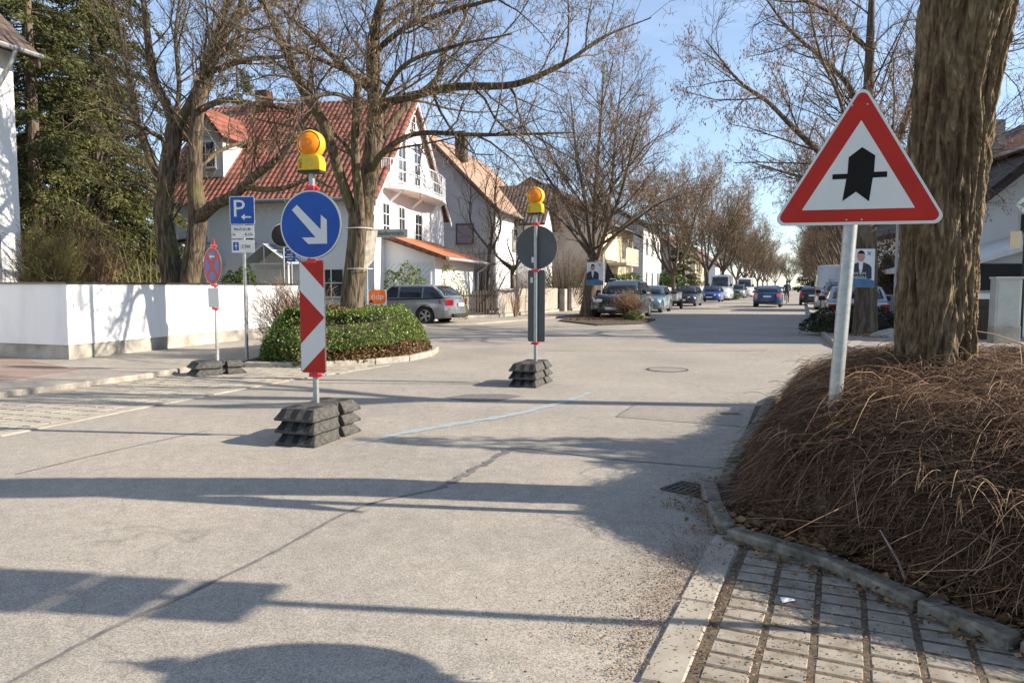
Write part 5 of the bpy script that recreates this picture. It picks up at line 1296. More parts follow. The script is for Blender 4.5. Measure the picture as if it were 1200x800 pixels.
def car(label, kind, col_m, loc, heading, cat='car', name='parked_car', detail=2, group=None, plate=True):
    p = CAR[kind]; L, W, r = p['L'], p['W'], p['r']
    t = thing(name, label, cat, loc, heading, group)
    xf = L / 2 - p['fo']; xr = xf - p['wb']; ar = r + .055; zb = .20
    # side outline of the lower body, wheel arches cut out
    o = [(-L / 2 + .10, zb + .06), (xr - ar - .02, zb)]
    arc = lambda cx: [(cx + ar * math.cos(a), r + ar * math.sin(a)) for a in [math.pi - (math.pi) * i / 10 for i in range(11)]]
    def clip(seq): return [(x, max(z, zb)) for x, z in seq]
    o += clip(arc(xr)) + [(xr + ar + .02, zb - .02), (xf - ar - .02, zb - .02)] + clip(arc(xf))
    nA = len(o)
    o += [(L / 2 - .14, zb + .02), (L / 2 - .02, zb + .10), (L / 2, .48), (L / 2 - .03, .60), (L / 2 - .08, p['nose']), (L / 2 - .30, p['hood'] - .05), (p['A'][0] + .30, p['hood'] + .04), (p['A'][0], p['belt'][0]),
          (0, p['belt'][0] + .01), (p['D'][0] * .6, p['belt'][1] - .02), (p['D'][0], p['belt'][1])]
    if kind == 'sedan': o += [(-L / 2 + .12, p['tail'])]
    o += [(-L / 2 + .05, p['tail'] - .06), (-L / 2 + .03, .78), (-L / 2, .58), (-L / 2, .36)]
    n = len(o); ss = [-1, -.985, -.93, -.80, -.5, 0, .5, .80, .93, .985, 1]
    V = []; cxm = 0
    for s in ss:
        a = abs(s); k = .22 * a ** 5 + .05 * a ** 2
        for i, (x, z) in enumerate(o):
            xx = x - math.copysign(k, x) if abs(x) > L / 2 - .5 else x
            if abs(x) > L / 2 - .5: xx = x - math.copysign(k * min(1, (abs(x) - (L / 2 - .5)) / .4), x)
            zz = z
            arch = 2 <= i < nA - 0 and z < r + ar + .01 and (abs(x - xf) < ar + .03 or abs(x - xr) < ar + .03)
            if not arch:
                if z > .62: zz = z - .05 * a ** 4 - (.03 if a == 1 else .012 if a > .98 else 0)
                elif z < .3: zz = z + (.03 if a == 1 else 0)
            hwz = W / 2 * (1 - .035 * max(0, (z - .62)) / .4 - .02 * max(0, (.5 - z)) / .3)
            V.append((xx, s * hwz, zz))
    m_ = len(ss); Fq = []
    for j in range(m_ - 1):
        for i in range(n): Fq.append((j * n + i, j * n + (i + 1) % n, (j + 1) * n + (i + 1) % n, (j + 1) * n + i))
    me = bpy.data.meshes.new('body'); me.from_pydata(V, [], Fq + [tuple(range(n)), tuple(range(m_ * n - 1, (m_ - 1) * n - 1, -1))])
    bm = bmesh.new(); bm.from_mesh(me); bmesh.ops.recalc_face_normals(bm, faces=bm.faces); bm.to_mesh(me); bm.free()
    me.polygons.foreach_set("use_smooth", [True] * len(me.polygons)); me.set_sharp_from_angle(angle=R(42))
    body = newobj('body', me, col_m, t)
    # cabin
    ax, az = p['A']; bx_, bz_ = p['B']; cx, cz = p['C']; dx, dz = p['D']; az -= .03; dz -= .03
    wb_, wt = W * .475, W * (.385 if kind != 'van' else .43)
    side = [(ax, az), ((ax + bx_) / 2 + .02, (az + bz_) / 2 + .03), (bx_, bz_ - .03), (bx_ - .16, bz_ + .02), ((bx_ + cx) / 2, p['H'] - .02), (cx + .1, cz + .01), (cx, cz - .03), ((cx + dx) / 2 - .03, (cz + dz) / 2 + .02), (dx, dz)]
    def hw(z): return wb_ + (wt - wb_) * min(1, max(0, (z - az) / (bz_ - az))) ** 1.25
    ssz = [-1, -.97, -.8, -.4, 0, .4, .8, .97, 1]; V = []; k = len(side)
    for s in ssz:
        a = abs(s)
        for x, z in side:
            zz = z - (.035 * a ** 3 if z > bz_ - .1 else 0) - (.02 if a == 1 and z > bz_ - .1 else 0)
            xx = x - (math.copysign(.10 * a ** 3, x - (bx_ + cx) / 2) if (x > bx_ - .01 or x < cx + .01) else 0)
            V.append((xx, s * hw(zz), zz))
    Fq = []; m_ = len(ssz)
    for j in range(m_ - 1):
        for i in range(k): Fq.append((j * k + i, j * k + (i + 1) % k, (j + 1) * k + (i + 1) % k, (j + 1) * k + i))
    me = bpy.data.meshes.new('cabin'); me.from_pydata(V, [], Fq + [tuple(range(k)), tuple(range(m_ * k - 1, (m_ - 1) * k - 1, -1))])
    bm = bmesh.new(); bm.from_mesh(me); bmesh.ops.recalc_face_normals(bm, faces=bm.faces); bm.to_mesh(me); bm.free()
    me.polygons.foreach_set("use_smooth", [True] * len(me.polygons)); me.set_sharp_from_angle(angle=R(42))
    newobj('cabin', me, col_m, t)
    # glazing, a few millimetres proud of the shell
    def panel(nm, pts, off, m, th=.006):
        vs = [Vector(q) for q in pts]; c = sum(vs, Vector()) / len(vs); nn = (vs[1] - vs[0]).cross(vs[2] - vs[0]).normalized()
        if nn.dot(Vector(off)) < 0: nn = -nn
        nn_ = len(vs); me2 = bpy.data.meshes.new(nm)
        me2.from_pydata([v + nn * .008 for v in vs] + [v - nn * th for v in vs], [], [tuple(range(nn_)), tuple(range(2 * nn_ - 1, nn_ - 1, -1))] + [(i, i + nn_, (i + 1) % nn_ + nn_, (i + 1) % nn_) for i in range(nn_)])
        bm2 = bmesh.new(); bm2.from_mesh(me2); bmesh.ops.recalc_face_normals(bm2, faces=bm2.faces); bm2.to_mesh(me2); bm2.free()
        return newobj(nm, me2, m, t)
    def rowy(x0, z0, x1, z1, f, yy, bow):   # a point on the screen at height fraction f
        x = x0 + (x1 - x0) * f; z = z0 + (z1 - z0) * f; return x, z
    def screen(nm, x0, z0, x1, z1, sgn, f0=.10, f1=.92, yk=.88):
        # curved pane: quads strip across
        vs = []; fs = []; cols_ = [-1, -.8, -.4, 0, .4, .8, 1]; rows_ = [0, .5, 1]
        for f in rows_:
            ff = f0 + (f1 - f0) * f; x = x0 + (x1 - x0) * ff; z = z0 + (z1 - z0) * ff; bul = .03 * math.sin(math.pi * ff)
            for c_ in cols_:
                a = abs(c_) * yk; zz = z - (.03 * a ** 3 * ff)
                vs.append((x + sgn * (.012 + bul * .75) - sgn * .10 * a ** 3, c_ * yk * hw(z), zz + .008 + bul * .55))
        nc = len(cols_)
        for j in range(2):
            for i in range(nc - 1): fs.append((j * nc + i, j * nc + i + 1, (j + 1) * nc + i + 1, (j + 1) * nc + i))
        me2 = bpy.data.meshes.new(nm); me2.from_pydata(vs, [], fs); ob = newobj(nm, me2, 'carglass', t); me2.polygons.foreach_set("use_smooth", [True] * len(me2.polygons))
        sm = ob.modifiers.new('thickness', 'SOLIDIFY'); sm.thickness = .012; sm.offset = 0
        return ob
    screen('windshield', ax, az, bx_, bz_, 1)
    if kind != 'van': screen('rear_window', dx, dz, cx, cz, -1, .16 if kind != 'hatch' else .12, .88)
    zt = bz_ - .06; zl = az + .055
    def xa(z): return ax + (bx_ - ax) * (z - az) / (bz_ - az)
    def xd(z): return dx + (cx - dx) * (z - dz) / (cz - dz)
    splits = {'van': [(xa(zl) - .06, .62)], 'sedan': None}.get(kind)
    cuts = [xa(zl) - .10, .0 if kind != 'van' else .75]
    if kind == 'van': segs = [(xa(zl) - .12, .62)]
    elif kind in ('estate', 'suv'): segs = [(xa(zl) - .12, -.18), (-.26, -1.13), (-1.20, xd(zl) + .16)]
    else: segs = [(xa(zl) - .12, -.20), (-.28, -1.08)] + ([(-1.15, xd(zl) + .18)] if kind == 'hatch' else [])
    for s in (-1, 1):
        for q, (x1, x0) in enumerate(segs):
            def lim(x, z, front): return min(x, xa(z) - .12) if front else max(x, xd(z) + .16)
            pts = [(lim(x0, zl, 0), s * (hw(zl) - .0), zl), (lim(x1, zl, 1), s * hw(zl), zl), (lim(x1, (zl + zt) / 2, 1), s * hw((zl + zt) / 2), (zl + zt) / 2), (lim(x1, zt, 1) , s * hw(zt), zt), (lim(x0, zt, 0), s * hw(zt), zt), (lim(x0, (zl + zt) / 2, 0), s * hw((zl + zt) / 2), (zl + zt) / 2)]
            if pts[1][0] - pts[0][0] < .12: continue
            panel('side_window', pts, (0, s, .2), 'carglass', .02)
    # wheels
    for x in (xf, xr):
        for s in (-1, 1):
            m4 = Matrix.Translation((x, s * (W / 2 - .10), r)) @ Matrix.Rotation(R(90) * s * -1, 4, 'X')
            tw = MB(); tw.lathe([(r * .62, -.10), (r * .92, -.105), (r, -.08), (r, .07), (r * .93, .095), (r * .68, .098), (r * .62, .07)], 28, m4, closed=False)
            tw.lathe([(r * .63, -.09), (r * .63, -.088)], 24, m4); wh = tw.obj('wheel', 'tyre', t, smooth=True)
            if detail >= 1:
                rb = MB(); rb.lathe([(r * .66, .06), (r * .68, .09), (r * .62, .095), (r * .60, .05)], 28, m4, closed=False)
                for q in range(5):
                    a = 2 * math.pi * q / 5 + .3
                    c_, s_ = math.cos(a), math.sin(a); w2 = .12 * r
                    pts = [(-w2 * .7, .10 * r), (w2 * .7, .10 * r), (w2 * 1.25, .64 * r), (-w2 * 1.25, .64 * r)]
                    vs = [m4 @ Vector((u * c_ - v * s_, u * s_ + v * c_, h_)) for h_ in (.055, .082) for u, v in pts]
                    rb.add(vs, [(0, 1, 2, 3), (7, 6, 5, 4), (0, 4, 5, 1), (1, 5, 6, 2), (2, 6, 7, 3), (3, 7, 4, 0)])
                rb.lathe([(r * .17, .05), (r * .16, .09), (0, .095)], 14, m4); rb.obj('rim', 'rim', wh, smooth=True)
                db = MB(); db.lathe([(r * .6, .0), (r * .6, .01)], 20, m4); db.obj('brake_disc', 'black', wh)
    # lamps, grille, plates, mirrors, trim
    LF = L / 2; van = kind == 'van'
    zn = p['nose']; 
    for s in (-1, 1):
        ob = MB(); y0, y1 = s * W * .22, s * W * .44
        fx = lambda y: LF - (.22 * (abs(y) / (W / 2)) ** 5 + .05 * (abs(y) / (W / 2)) ** 2)
        ob.add([(fx(y0) - .07, y0, zn - .03), (fx(y0) - .05, y0, zn - .15), (fx(y1) - .07, y1, zn - .13), (fx(y1) - .13, y1, zn + .0), (fx(y1) - .42, y1 * 1.075, zn + .0), (fx(y1) - .36, y1 * 1.085, zn - .10),
                (fx(y0) - .2, y0, zn - .03), (fx(y0) - .2, y0, zn - .15), (fx(y1) - .5, y1 * .9, zn - .1), (fx(y1) - .5, y1 * .9, zn)],
               [(0, 1, 2, 3), (3, 2, 5, 4), (0, 3, 4, 9, 6), (1, 7, 8, 5, 2), (0, 6, 7, 1), (4, 5, 8, 9), (6, 9, 8, 7)])
        hl = ob.obj('headlight', 'lamp_clear', t); hl.location = (.035, 0, 0)
        rbx = -L / 2 + .03; zt_ = p['tail'] - .08 if not van else 1.2
        tl = MB(); y0, y1 = s * W * .33, s * W * .47; zz1, zz0 = (zt_, zt_ - .20) if not van else (1.25, .85)
        if van: y0 = s * W * .43
        kx = lambda y: rbx + (.22 * (abs(y) / (W / 2)) ** 5 + .05 * (abs(y) / (W / 2)) ** 2)
        tl.add([(kx(y0) - .02, y0, zz1), (kx(y0) - .03, y0, zz0), (kx(y1) - .02, y1, zz0), (kx(y1) - .0, y1, zz1), (kx(y1) + .28, y1 * 1.04, zz1 + .01), (kx(y1) + .24, y1 * 1.045, zz0 + .05),
                (kx(y0) + .2, y0, zz1), (kx(y0) + .2, y0, zz0), (kx(y1) + .35, y1 * .9, zz0), (kx(y1) + .35, y1 * .9, zz1)],
               [(0, 3, 2, 1), (3, 4, 5, 2), (0, 6, 9, 4, 3), (1, 2, 5, 8, 7), (0, 1, 7, 6), (4, 9, 8, 5), (6, 7, 8, 9)])
        tl.obj('tail_light', 'lamp_red', t).location = (-.015, 0, 0)
        mm = MB(); mx_ = xa(zl) - .18; mm.box((mx_, s * (W / 2 + .09), az + .10 if not van else az + .25), (.16, .20, .14 if not van else .32)); mm.obj('side_mirror', 'black' if detail < 3 else col_m, t, bevel=.03)
    g_ = MB(); g_.box((LF - .03, 0, zn - .13), (.08, W * .38, .15)); g_.obj('grille', 'black', t, bevel=.02)
    g_ = MB(); g_.box((LF - .02, 0, .34), (.07, W * .60, .12)); g_.obj('lower_intake', 'black', t, bevel=.02)
    g_ = MB(); g_.box((-L / 2 + .03, 0, .33), (.09, W * .72, .14)); g_.obj('rear_bumper_trim', 'black', t, bevel=.02)
    g_ = MB(); g_.box((-L / 2 - .004, 0, .72 if kind in ('hatch', 'suv', 'estate') else .52), (.03, .50, .11)); g_.obj('number_plate', 'plate', t)
    g_ = MB(); g_.box((LF + .012, 0, .45), (.02, .50, .11)); g_.obj('number_plate', 'plate', t)
    if kind in ('suv',):
        for s in (-1, 1): g_ = MB(); g_.tube([(bx_ - .3, s * W * .36, p['H'] - .0), (bx_ - .4, s * W * .36, p['H'] + .035), (cx + .2, s * W * .36, p['H'] + .03), (cx + .1, s * W * .36, p['H'] - .02)], .02, 6); g_.obj('roof_rail', 'chrome', t)
    if kind in ('estate', 'suv', 'hatch', 'sedan'):
        for s in (-1, 1):
            for x in (-.30, -1.0):
                g_ = MB(); g_.box((x + .12, s * (W / 2 * .965 + .008), p['belt'][0] - .12), (.17, .025, .025)); g_.obj('door_handle', 'chrome', t)
            g_ = MB(); g_.tube([(-.22, s * (W / 2 + .001) * .992, .32), (-.22, s * W / 2 * .985, p['belt'][0] - .05)], .006, 4); g_.tube([(.78, s * (W / 2 + .001) * .99, .40), (.74, s * W / 2 * .985, p['belt'][0] - .05)], .006, 4); g_.obj('door_gap', 'black', t)
    return t
P_silver = paint('silver_paint', (0.30, 0.31, 0.33), .6); P_dark = paint('dark_blue_black_paint', (0.008, 0.011, 0.017), .1); P_blue = paint('blue_paint', (0.02, 0.06, 0.16)); P_white = paint('white_paint', (0.68, 0.68, 0.68), 0)
P_steel = paint('steel_blue_paint', (0.10, 0.15, 0.19)); P_bright = paint('bright_blue_paint', (0.03, 0.07, 0.28)); P_black = paint('black_paint', (0.012, 0.012, 0.014)); P_pale = paint('pale_silver_paint', (0.42, 0.44, 0.46), .4); P_green = paint('grey_green_paint', (0.16, 0.19, 0.18))
# the silver estate car parked in the side street
e = at(478, 378, 26.2)
car('silver estate car parked across the side street before the picket fence', 'estate', P_silver, (e.x - .35, 27.6, .0), R(180 - 19), detail=3)
def lane(a, Y): return Vector((a + .391 * Y, Y, 0))
TOW = SDA + R(180)
car('dark blue off-road style car parked first in the left row, facing the camera', 'suv', P_dark, lane(-8.05, 33.4), TOW, group='cars parked in the left row')
car('steel blue hatchback parked second in the left row, behind the dark blue one', 'hatch', P_steel, lane(-8.3, 40.5), TOW, group='cars parked in the left row')
car('black estate car parked third in the left row, just past the trailer', 'estate', P_dark, lane(-8.35, 53.5), TOW, group='cars parked in the left row')
car('bright blue small car in the left row before the white van', 'hatch', P_bright, lane(-8.3, 68), TOW, group='cars parked in the left row')
car('tall white delivery van parked in the left row behind the bright blue car', 'van', P_white, lane(-8.3, 76), TOW, cat='van', name='delivery_van', detail=1)
car('grey green car parked beyond the low shrub past the white van', 'suv', P_green, lane(-7.9, 90), TOW, detail=1, group='cars parked in the left row')
car('second white van of the left row, smaller and farther off', 'van', P_white, lane(-7.8, 101), TOW, cat='van', name='delivery_van', detail=1)
car('white car in the left row directly behind the second van', 'hatch', P_white, lane(-7.4, 113), TOW, detail=1, group='cars parked in the left row')
car('white car far down the left row next to a black one', 'sedan', P_white, lane(-7, 135), TOW, detail=0, group='cars parked in the left row')
car('black car far down the left row between two white ones', 'suv', P_black, lane(-5.6, 146), TOW, detail=0, group='cars parked in the left row')
car('farthest white car of the left row near the end of the street', 'hatch', P_white, lane(-5.2, 165), TOW, detail=0, group='cars parked in the left row')
car('dark blue hatchback driving away in the middle of the street', 'hatch', P_blue, lane(-2.35, 51), SDA, name='moving_car', detail=2)
car('old pale silver saloon parked behind the dark hedge on the right, seen from behind', 'sedan', P_pale, lane(1.62, 23.2), SDA, group='cars parked in the right row')
car('silver off-road style car parked on the right in front of the saloon', 'suv', P_silver, lane(1.75, 30.5), SDA, group='cars parked in the right row')
car('white van parked on the right behind a street tree', 'van', P_pale, lane(1.75, 43), SDA, cat='van', name='delivery_van', detail=1)
car('black car parked farthest on the right side of the street', 'hatch', P_black, lane(.7, 56), SDA, detail=1, group='cars parked in the right row')

# small open trailer in the left row
tr = thing('car_trailer', 'small box trailer with dark cover parked between the steel blue and black cars', 'trailer', lane(-8.35, 46.3), TOW)
MB().box((0, 0, .72), (2.1, 1.3, .42)).obj('box', 'alu', tr, bevel=.01); MB().box((0, 0, .99), (2.16, 1.36, .13)).obj('tarpaulin', P_dark, tr, bevel=.05)
MB().tube([(1.0, .3, .5), (1.9, 0, .48)], .03, 6).tube([(1.0, -.3, .5), (1.9, 0, .48)], .03, 6).tube([(1.9, 0, .48), (2.2, 0, .5)], .035, 6).obj('drawbar', 'galv', tr)
for s in (-1, 1):
    m4 = Matrix.Translation((-.1, s * .76, .29)) @ Matrix.Rotation(R(90), 4, 'X')
    MB().lathe([(.15, -.07), (.28, -.07), (.29, -.04), (.29, .04), (.28, .07), (.15, .07)], 20, m4).obj('wheel', 'tyre', tr, smooth=True)
    MB().box((-.1, s * .76, .62), (.74, .2, .03)).obj('mudguard', 'black', tr)
MB().tube([(1.7, 0, .0), (1.7, 0, .5)], .025, 6).obj('jockey_wheel', 'galv', tr)

# ------------------------------------------------------------ cyclist
cyc = lane(-1.28, 59)
bt = thing('bicycle', 'dark city bicycle ridden away beside the blue hatchback', 'bicycle', cyc, SDA)
mb = MB()
for p_ in ([(.0, 0, .30), (-.17, 0, .84)], [(.0, 0, .30), (.42, 0, .78)], [(-.14, 0, .74), (.40, 0, .86)], [(-.45, 0, .35), (0, 0, .30)], [(-.45, 0, .35), (-.14, 0, .72)], [(.40, 0, .92), (.58, 0, .35)]): mb.tube(p_, .018, 6)
mb.obj('frame', 'black', bt)
for x in (-.45, .58):
    MB().lathe([(.32, -.018), (.35, 0), (.32, .018), (.305, 0)], 32, Matrix.Translation((x, 0, .35)) @ Matrix.Rotation(R(90), 4, 'X'), closed=False).obj('wheel', 'tyre', bt)
    w_ = bt.children[-1]; mb = MB()
    for k in range(10): a = math.pi * k / 10; mb.tube([(x - .31 * math.cos(a), 0, .35 - .31 * math.sin(a)), (x + .31 * math.cos(a), 0, .35 + .31 * math.sin(a))], .003, 3)
    mb.obj('spokes', 'chrome', w_)
MB().tube([(.40, 0, .92), (.40, 0, 1.03)], .015, 6).tube([(.30, -.3, 1.05), (.42, -.1, 1.04), (.42, .1, 1.04), (.30, .3, 1.05)], .014, 6).obj('handlebar', 'black', bt)
MB().box((-.17, 0, .88), (.26, .15, .06), taper=(.8, .7)).obj('saddle', 'black', bt, bevel=.02)
MB().box((-.50, 0, .72), (.36, .13, .03)).tube([(-.55, 0, .70), (-.45, 0, .35)], .01, 5).obj('carrier', 'black', bt)
MB().box((-.78 + .1, 0, .66), (.03, .06, .04)).obj('rear_light', 'lamp_red', bt)

def skin_figure(name, parts, parent, m, sub=2):
    me = bpy.data.meshes.new(name); V = []; E = []; Rr = []; idx = {}
    for key, pos, rad in parts['v']: idx[key] = len(V); V.append(pos); Rr.append(rad)
    for a, b in parts['e']: E.append((idx[a], idx[b]))
    me.from_pydata(V, E, []); me.update()
    o = bpy.data.objects.new(name, me); col.objects.link(o)
    o.modifiers.new('skin', 'SKIN'); sv = me.skin_vertices[0].data if len(me.skin_vertices) else None
    if sv is None:
        bpy.context.view_layer.objects.active = o
    sv = me.skin_vertices[0].data
    for i, r_ in enumerate(Rr): sv[i].radius = r_ if isinstance(r_, tuple) else (r_, r_); sv[i].use_root = (i == 0)
    s_ = o.modifiers.new('sub', 'SUBSURF'); s_.levels = sub; s_.render_levels = sub
    o.modifiers['skin'].use_smooth_shade = True
    me.materials.append(M[m] if isinstance(m, str) else m); o.parent = parent; return o
M['jacket'] = mat('teal_grey_jacket', (0.045, 0.065, 0.075), .8, scale=6); M['skin'] = mat('skin_tone', (0.45, 0.27, 0.19), .55); M['trousers'] = mat('dark_trousers', (0.02, 0.022, 0.03), .85)
ps = thing('person', 'cyclist in dark jacket and cap riding away down the street', 'person', cyc, SDA)
P_ = dict(v=[('pel', (-.15, 0, .97), (.15, .12)), ('sp', (-.08, 0, 1.18), (.15, .12)), ('ch', (.0, 0, 1.40), (.18, .12)), ('nk', (.05, 0, 1.56), .06), ('hd', (.08, 0, 1.64), .075), ('hd2', (.09, 0, 1.72), .095), ('hd3', (.09, 0, 1.80), .07)]
 + [(k + s_, (x, y * sg, z), r_) for s_, sg in (('l', 1), ('r', -1)) for k, x, y, z, r_ in (('hip', -.13, .10, .94, .10), ('kn', .26 if sg > 0 else .20, .13, .78 if sg > 0 else .60, .065), ('an', .08, .12, .34 if sg > 0 else .20, .042), ('toe', .24, .13, .28 if sg > 0 else .13, .035), ('sh', .0, .20, 1.45, .065), ('el', .18, .28, 1.22, .048), ('wr', .32, .28, 1.10, .034), ('fi', .36, .27, 1.07, .03))],
 e=[('pel', 'sp'), ('sp', 'ch'), ('ch', 'nk'), ('nk', 'hd'), ('hd', 'hd2'), ('hd2', 'hd3')] + [(a + s_, b + s_) for s_ in 'lr' for a, b in (('hip', 'kn'), ('kn', 'an'), ('an', 'toe'), ('sh', 'el'), ('el', 'wr'), ('wr', 'fi'))] + [('pel', 'hip' + s_) for s_ in 'lr'] + [('ch', 'sh' + s_) for s_ in 'lr'])
try:
    skin_figure('body', P_, ps, 'jacket')
    MB().lathe([(.10, 0), (.105, .04), (.085, .10), (.03, .125), (0, .128)], 20, Matrix.Translation((.085, 0, 1.74))).obj('cap', 'black', ps, smooth=True)
except Exception as ex: print("figure failed", ex)
# ------------------------------------------------------------ street trees and garden plants
def L3(lst, off=None):
    """(px, py, distance, radius) points of a limb -> (Vector, radius)"""
    return [(at(px, py, Y), r) for px, py, Y, r in lst]
def L3s(k, lst): return [(at(px, py, Y), r * k) for px, py, Y, r in lst]
def place_tree(b, root, name_w='trunk', name_c='twigs', bark='bark', pods=None, **pk):
    b.shift(root.location)
    b.wood_obj(name_w, bark, root); b.twig_obj(name_c, 'twig', root)
    if pods: b.pods('seed_pods', 'pod', root, **pods)

# island tree (the one with the long bough reaching right)
Y2 = 14.6; b = Bare(42, up=.10, levels=3, dens=(3.9, 6.4, 8.2), wig=.18, twig=.0036, spread=.95, maxlen=(2.4, 1.2, .5))
g2 = gnd(414, 428, .07); r2 = thing('street_tree', 'big bare tree in the hedge island with long bough reaching right', 'tree', (at(414, 400, Y2).x, Y2, .05))
b.limb(L3s(.90, [(410, 430, Y2, .36), (412, 395, Y2, .30), (413, 345, Y2, .245), (420, 290, Y2, .25), (424, 250, Y2, .28)]), spawn=False, sides=16, n=18)
b.limb(L3s(.90, [(424, 262, Y2, .21), (432, 212, Y2, .205), (437, 170, Y2, .19), (440, 128, Y2 + .1, .17), (436, 64, Y2 + .1, .13), (441, 25, Y2, .10), (453, -30, Y2 - .2, .07), (450, -110, Y2, .04)]), sides=12, n=26, t0=.3)
b.limb(L3s(.80, [(421, 268, Y2 - .05, .13), (399, 208, Y2 - .3, .125), (381, 149, Y2 - .7, .12), (355, 106, Y2 - 1.0, .11), (330, 48, Y2 - 1.1, .085), (308, 0, Y2 - 1.2, .06), (290, -60, Y2 - 1.2, .03)]), sides=10, n=22, t0=.35)
b.limb(L3s(.80, [(423, 262, Y2 - .15, .12), (421, 236, Y2 - .25, .12), (416, 175, Y2 - .35, .105), (419, 100, Y2 - .45, .085), (421, 88, Y2 - .45, .08)]), sides=10, n=16, t0=.6)
b.limb(L3s(.80, [(440, 132, Y2, .13), (455, 120, Y2 - .2, .115), (485, 112, Y2 - .5, .10), (534, 102, Y2 - .9, .09), (598, 100, Y2 - 1.3, .075), (640, 85, Y2 - 1.5, .06), (672, 68, Y2 - 1.6, .045), (708, 43, Y2 - 1.6, .03), (763, 21, Y2 - 1.6, .012)]), sides=9, n=30, t0=.12)
b.limb(L3s(.80, [(434, 205, Y2, .10), (448, 180, Y2 - .4, .08), (487, 157, Y2 - .8, .062), (555, 158, Y2 - 1.2, .046), (623, 157, Y2 - 1.5, .032), (674, 155, Y2 - 1.6, .012)]), sides=8, n=24, t0=.12)
b.limb(L3s(.80, [(437, 178, Y2 + .1, .11), (462, 140, Y2 + .4, .10), (490, 112, Y2 + .7, .085), (512, 92, Y2 + .9, .07), (522, 60, Y2 + 1.0, .055), (545, 20, Y2 + 1.1, .04), (560, -40, Y2 + 1.1, .02)]), sides=8, n=22, t0=.2)
b.limb(L3s(.80, [(438, 110, Y2, .09), (400, 75, Y2 + .5, .08), (342, 22, Y2 + 1.2, .05), (300, -20, Y2 + 1.6, .03)]), sides=8, n=18, t0=.15)
b.limb(L3s(.80, [(432, 95, Y2, .07), (395, 78, Y2 - .8, .06), (340, 55, Y2 - 1.8, .04), (280, 30, Y2 - 2.6, .015)]), sides=7, n=18, t0=.15)
b.limb(L3s(.80, [(440, 60, Y2, .08), (480, 30, Y2 - .8, .06), (540, 10, Y2 - 1.6, .045), (600, -5, Y2 - 2.2, .03), (660, -12, Y2 - 2.6, .012)]), sides=7, n=18, t0=.1)
b.limb(L3s(.80, [(440, 45, Y2, .07), (500, 0, Y2 + .8, .05), (580, -25, Y2 + 1.6, .04), (680, -30, Y2 + 2, .012)]), sides=7, n=18, t0=.1)
b.limb(L3s(.80, [(425, 205, Y2, .06), (395, 160, Y2 + .8, .05), (350, 150, Y2 + 1.5, .04), (300, 140, Y2 + 2, .015)]), sides=7, n=16, t0=.15)
b.limb(L3s(.80, [(436, 140, Y2, .06), (470, 80, Y2 - 1.2, .05), (530, 55, Y2 - 2.2, .035), (600, 40, Y2 - 3.0, .012)]), sides=7, n=16, t0=.15)
b.limb(L3s(.80, [(418, 120, Y2 - .4, .055), (390, 110, Y2 - 1.6, .045), (340, 118, Y2 - 2.5, .03), (285, 110, Y2 - 3, .012)]), sides=7, n=16, t0=.15)
place_tree(b, r2, pods=dict(share=.55, per=2, L=.085, W=.015, seed=3))
# straps round the island trunk
for z_ in (268, 315):
    c_ = at(421, z_, Y2 - .0)
    m_ = MB(); m_.lathe([(.262, -.008), (.266, 0), (.262, .008)], 28, Matrix.Translation((c_.x, c_.y, c_.z)), closed=False)
    o_ = m_.obj('poster_strap', 'sign_white', bk); o_.matrix_parent_inverse = Matrix.Identity(4); o_.matrix_local = (Matrix.Translation(bk.location) @ Matrix.Rotation(R(40), 4, 'Z')).inverted()

# double stemmed tree behind the garden wall
Y1 = 18.2; b = Bare(17, up=.12, levels=3, dens=(3.9, 6.2, 7.6), wig=.19, twig=.0040, maxlen=(2.3, 1.2, .5))
r1 = thing('garden_tree', 'bare tree with two thick stems behind the white garden wall', 'tree', (at(212, 400, Y1).x, Y1, .02))
b.limb(L3([(204, 412, Y1, .34), (203, 335, Y1, .27), (193, 270, Y1, .23), (191, 238, Y1, .22), (201, 175, Y1, .21), (205, 148, Y1, .20)]), sides=14, n=22, t0=.5)
b.limb(L3([(205, 152, Y1, .14), (196, 125, Y1, .12), (183, 100, Y1, .11), (176, 68, Y1 - .3, .095), (168, 0, Y1 - .5, .06), (160, -60, Y1 - .5, .03)]), sides=9, n=18, t0=.2)
b.limb(L3([(204, 152, Y1, .15), (222, 125, Y1, .13), (236, 95, Y1, .115), (246, 60, Y1 + .3, .09), (262, 17, Y1 + .5, .06), (275, -60, Y1 + .5, .03)]), sides=9, n=18, t0=.2)
b.limb(L3([(190, 225, Y1 + .1, .12), (176, 185, Y1 + .5, .11), (160, 140, Y1 + .8, .095), (150, 80, Y1 + 1, .07), (133, 0, Y1 + 1.2, .04)]), sides=9, n=20, t0=.25)
b.limb(L3([(219, 412, Y1 - .1, .30), (222, 335, Y1 - .1, .24), (232, 258, Y1 - .15, .215), (228, 212, Y1 - .15, .18), (232, 127, Y1 - .2, .15), (247, 80, Y1 - .3, .12), (262, 45, Y1 - .4, .09), (282, 5, Y1 - .5, .06), (300, -50, Y1 - .6, .03)]), sides=14, n=30, t0=.5)
b.limb(L3([(234, 255, Y1 - .2, .17), (252, 240, Y1 - .5, .14), (275, 228, Y1 - .8, .12), (300, 205, Y1 - 1.1, .10), (325, 186, Y1 - 1.4, .075), (350, 150, Y1 - 1.6, .05), (372, 120, Y1 - 1.7, .04)]), sides=10, n=22, t0=.2)
b.limb(L3([(285, 218, Y1 - .9, .08), (310, 222, Y1 - 1.3, .07), (335, 220, Y1 - 1.7, .055), (365, 210, Y1 - 2.2, .04), (392, 222, Y1 - 2.5, .015)]), sides=8, n=16, t0=.15)
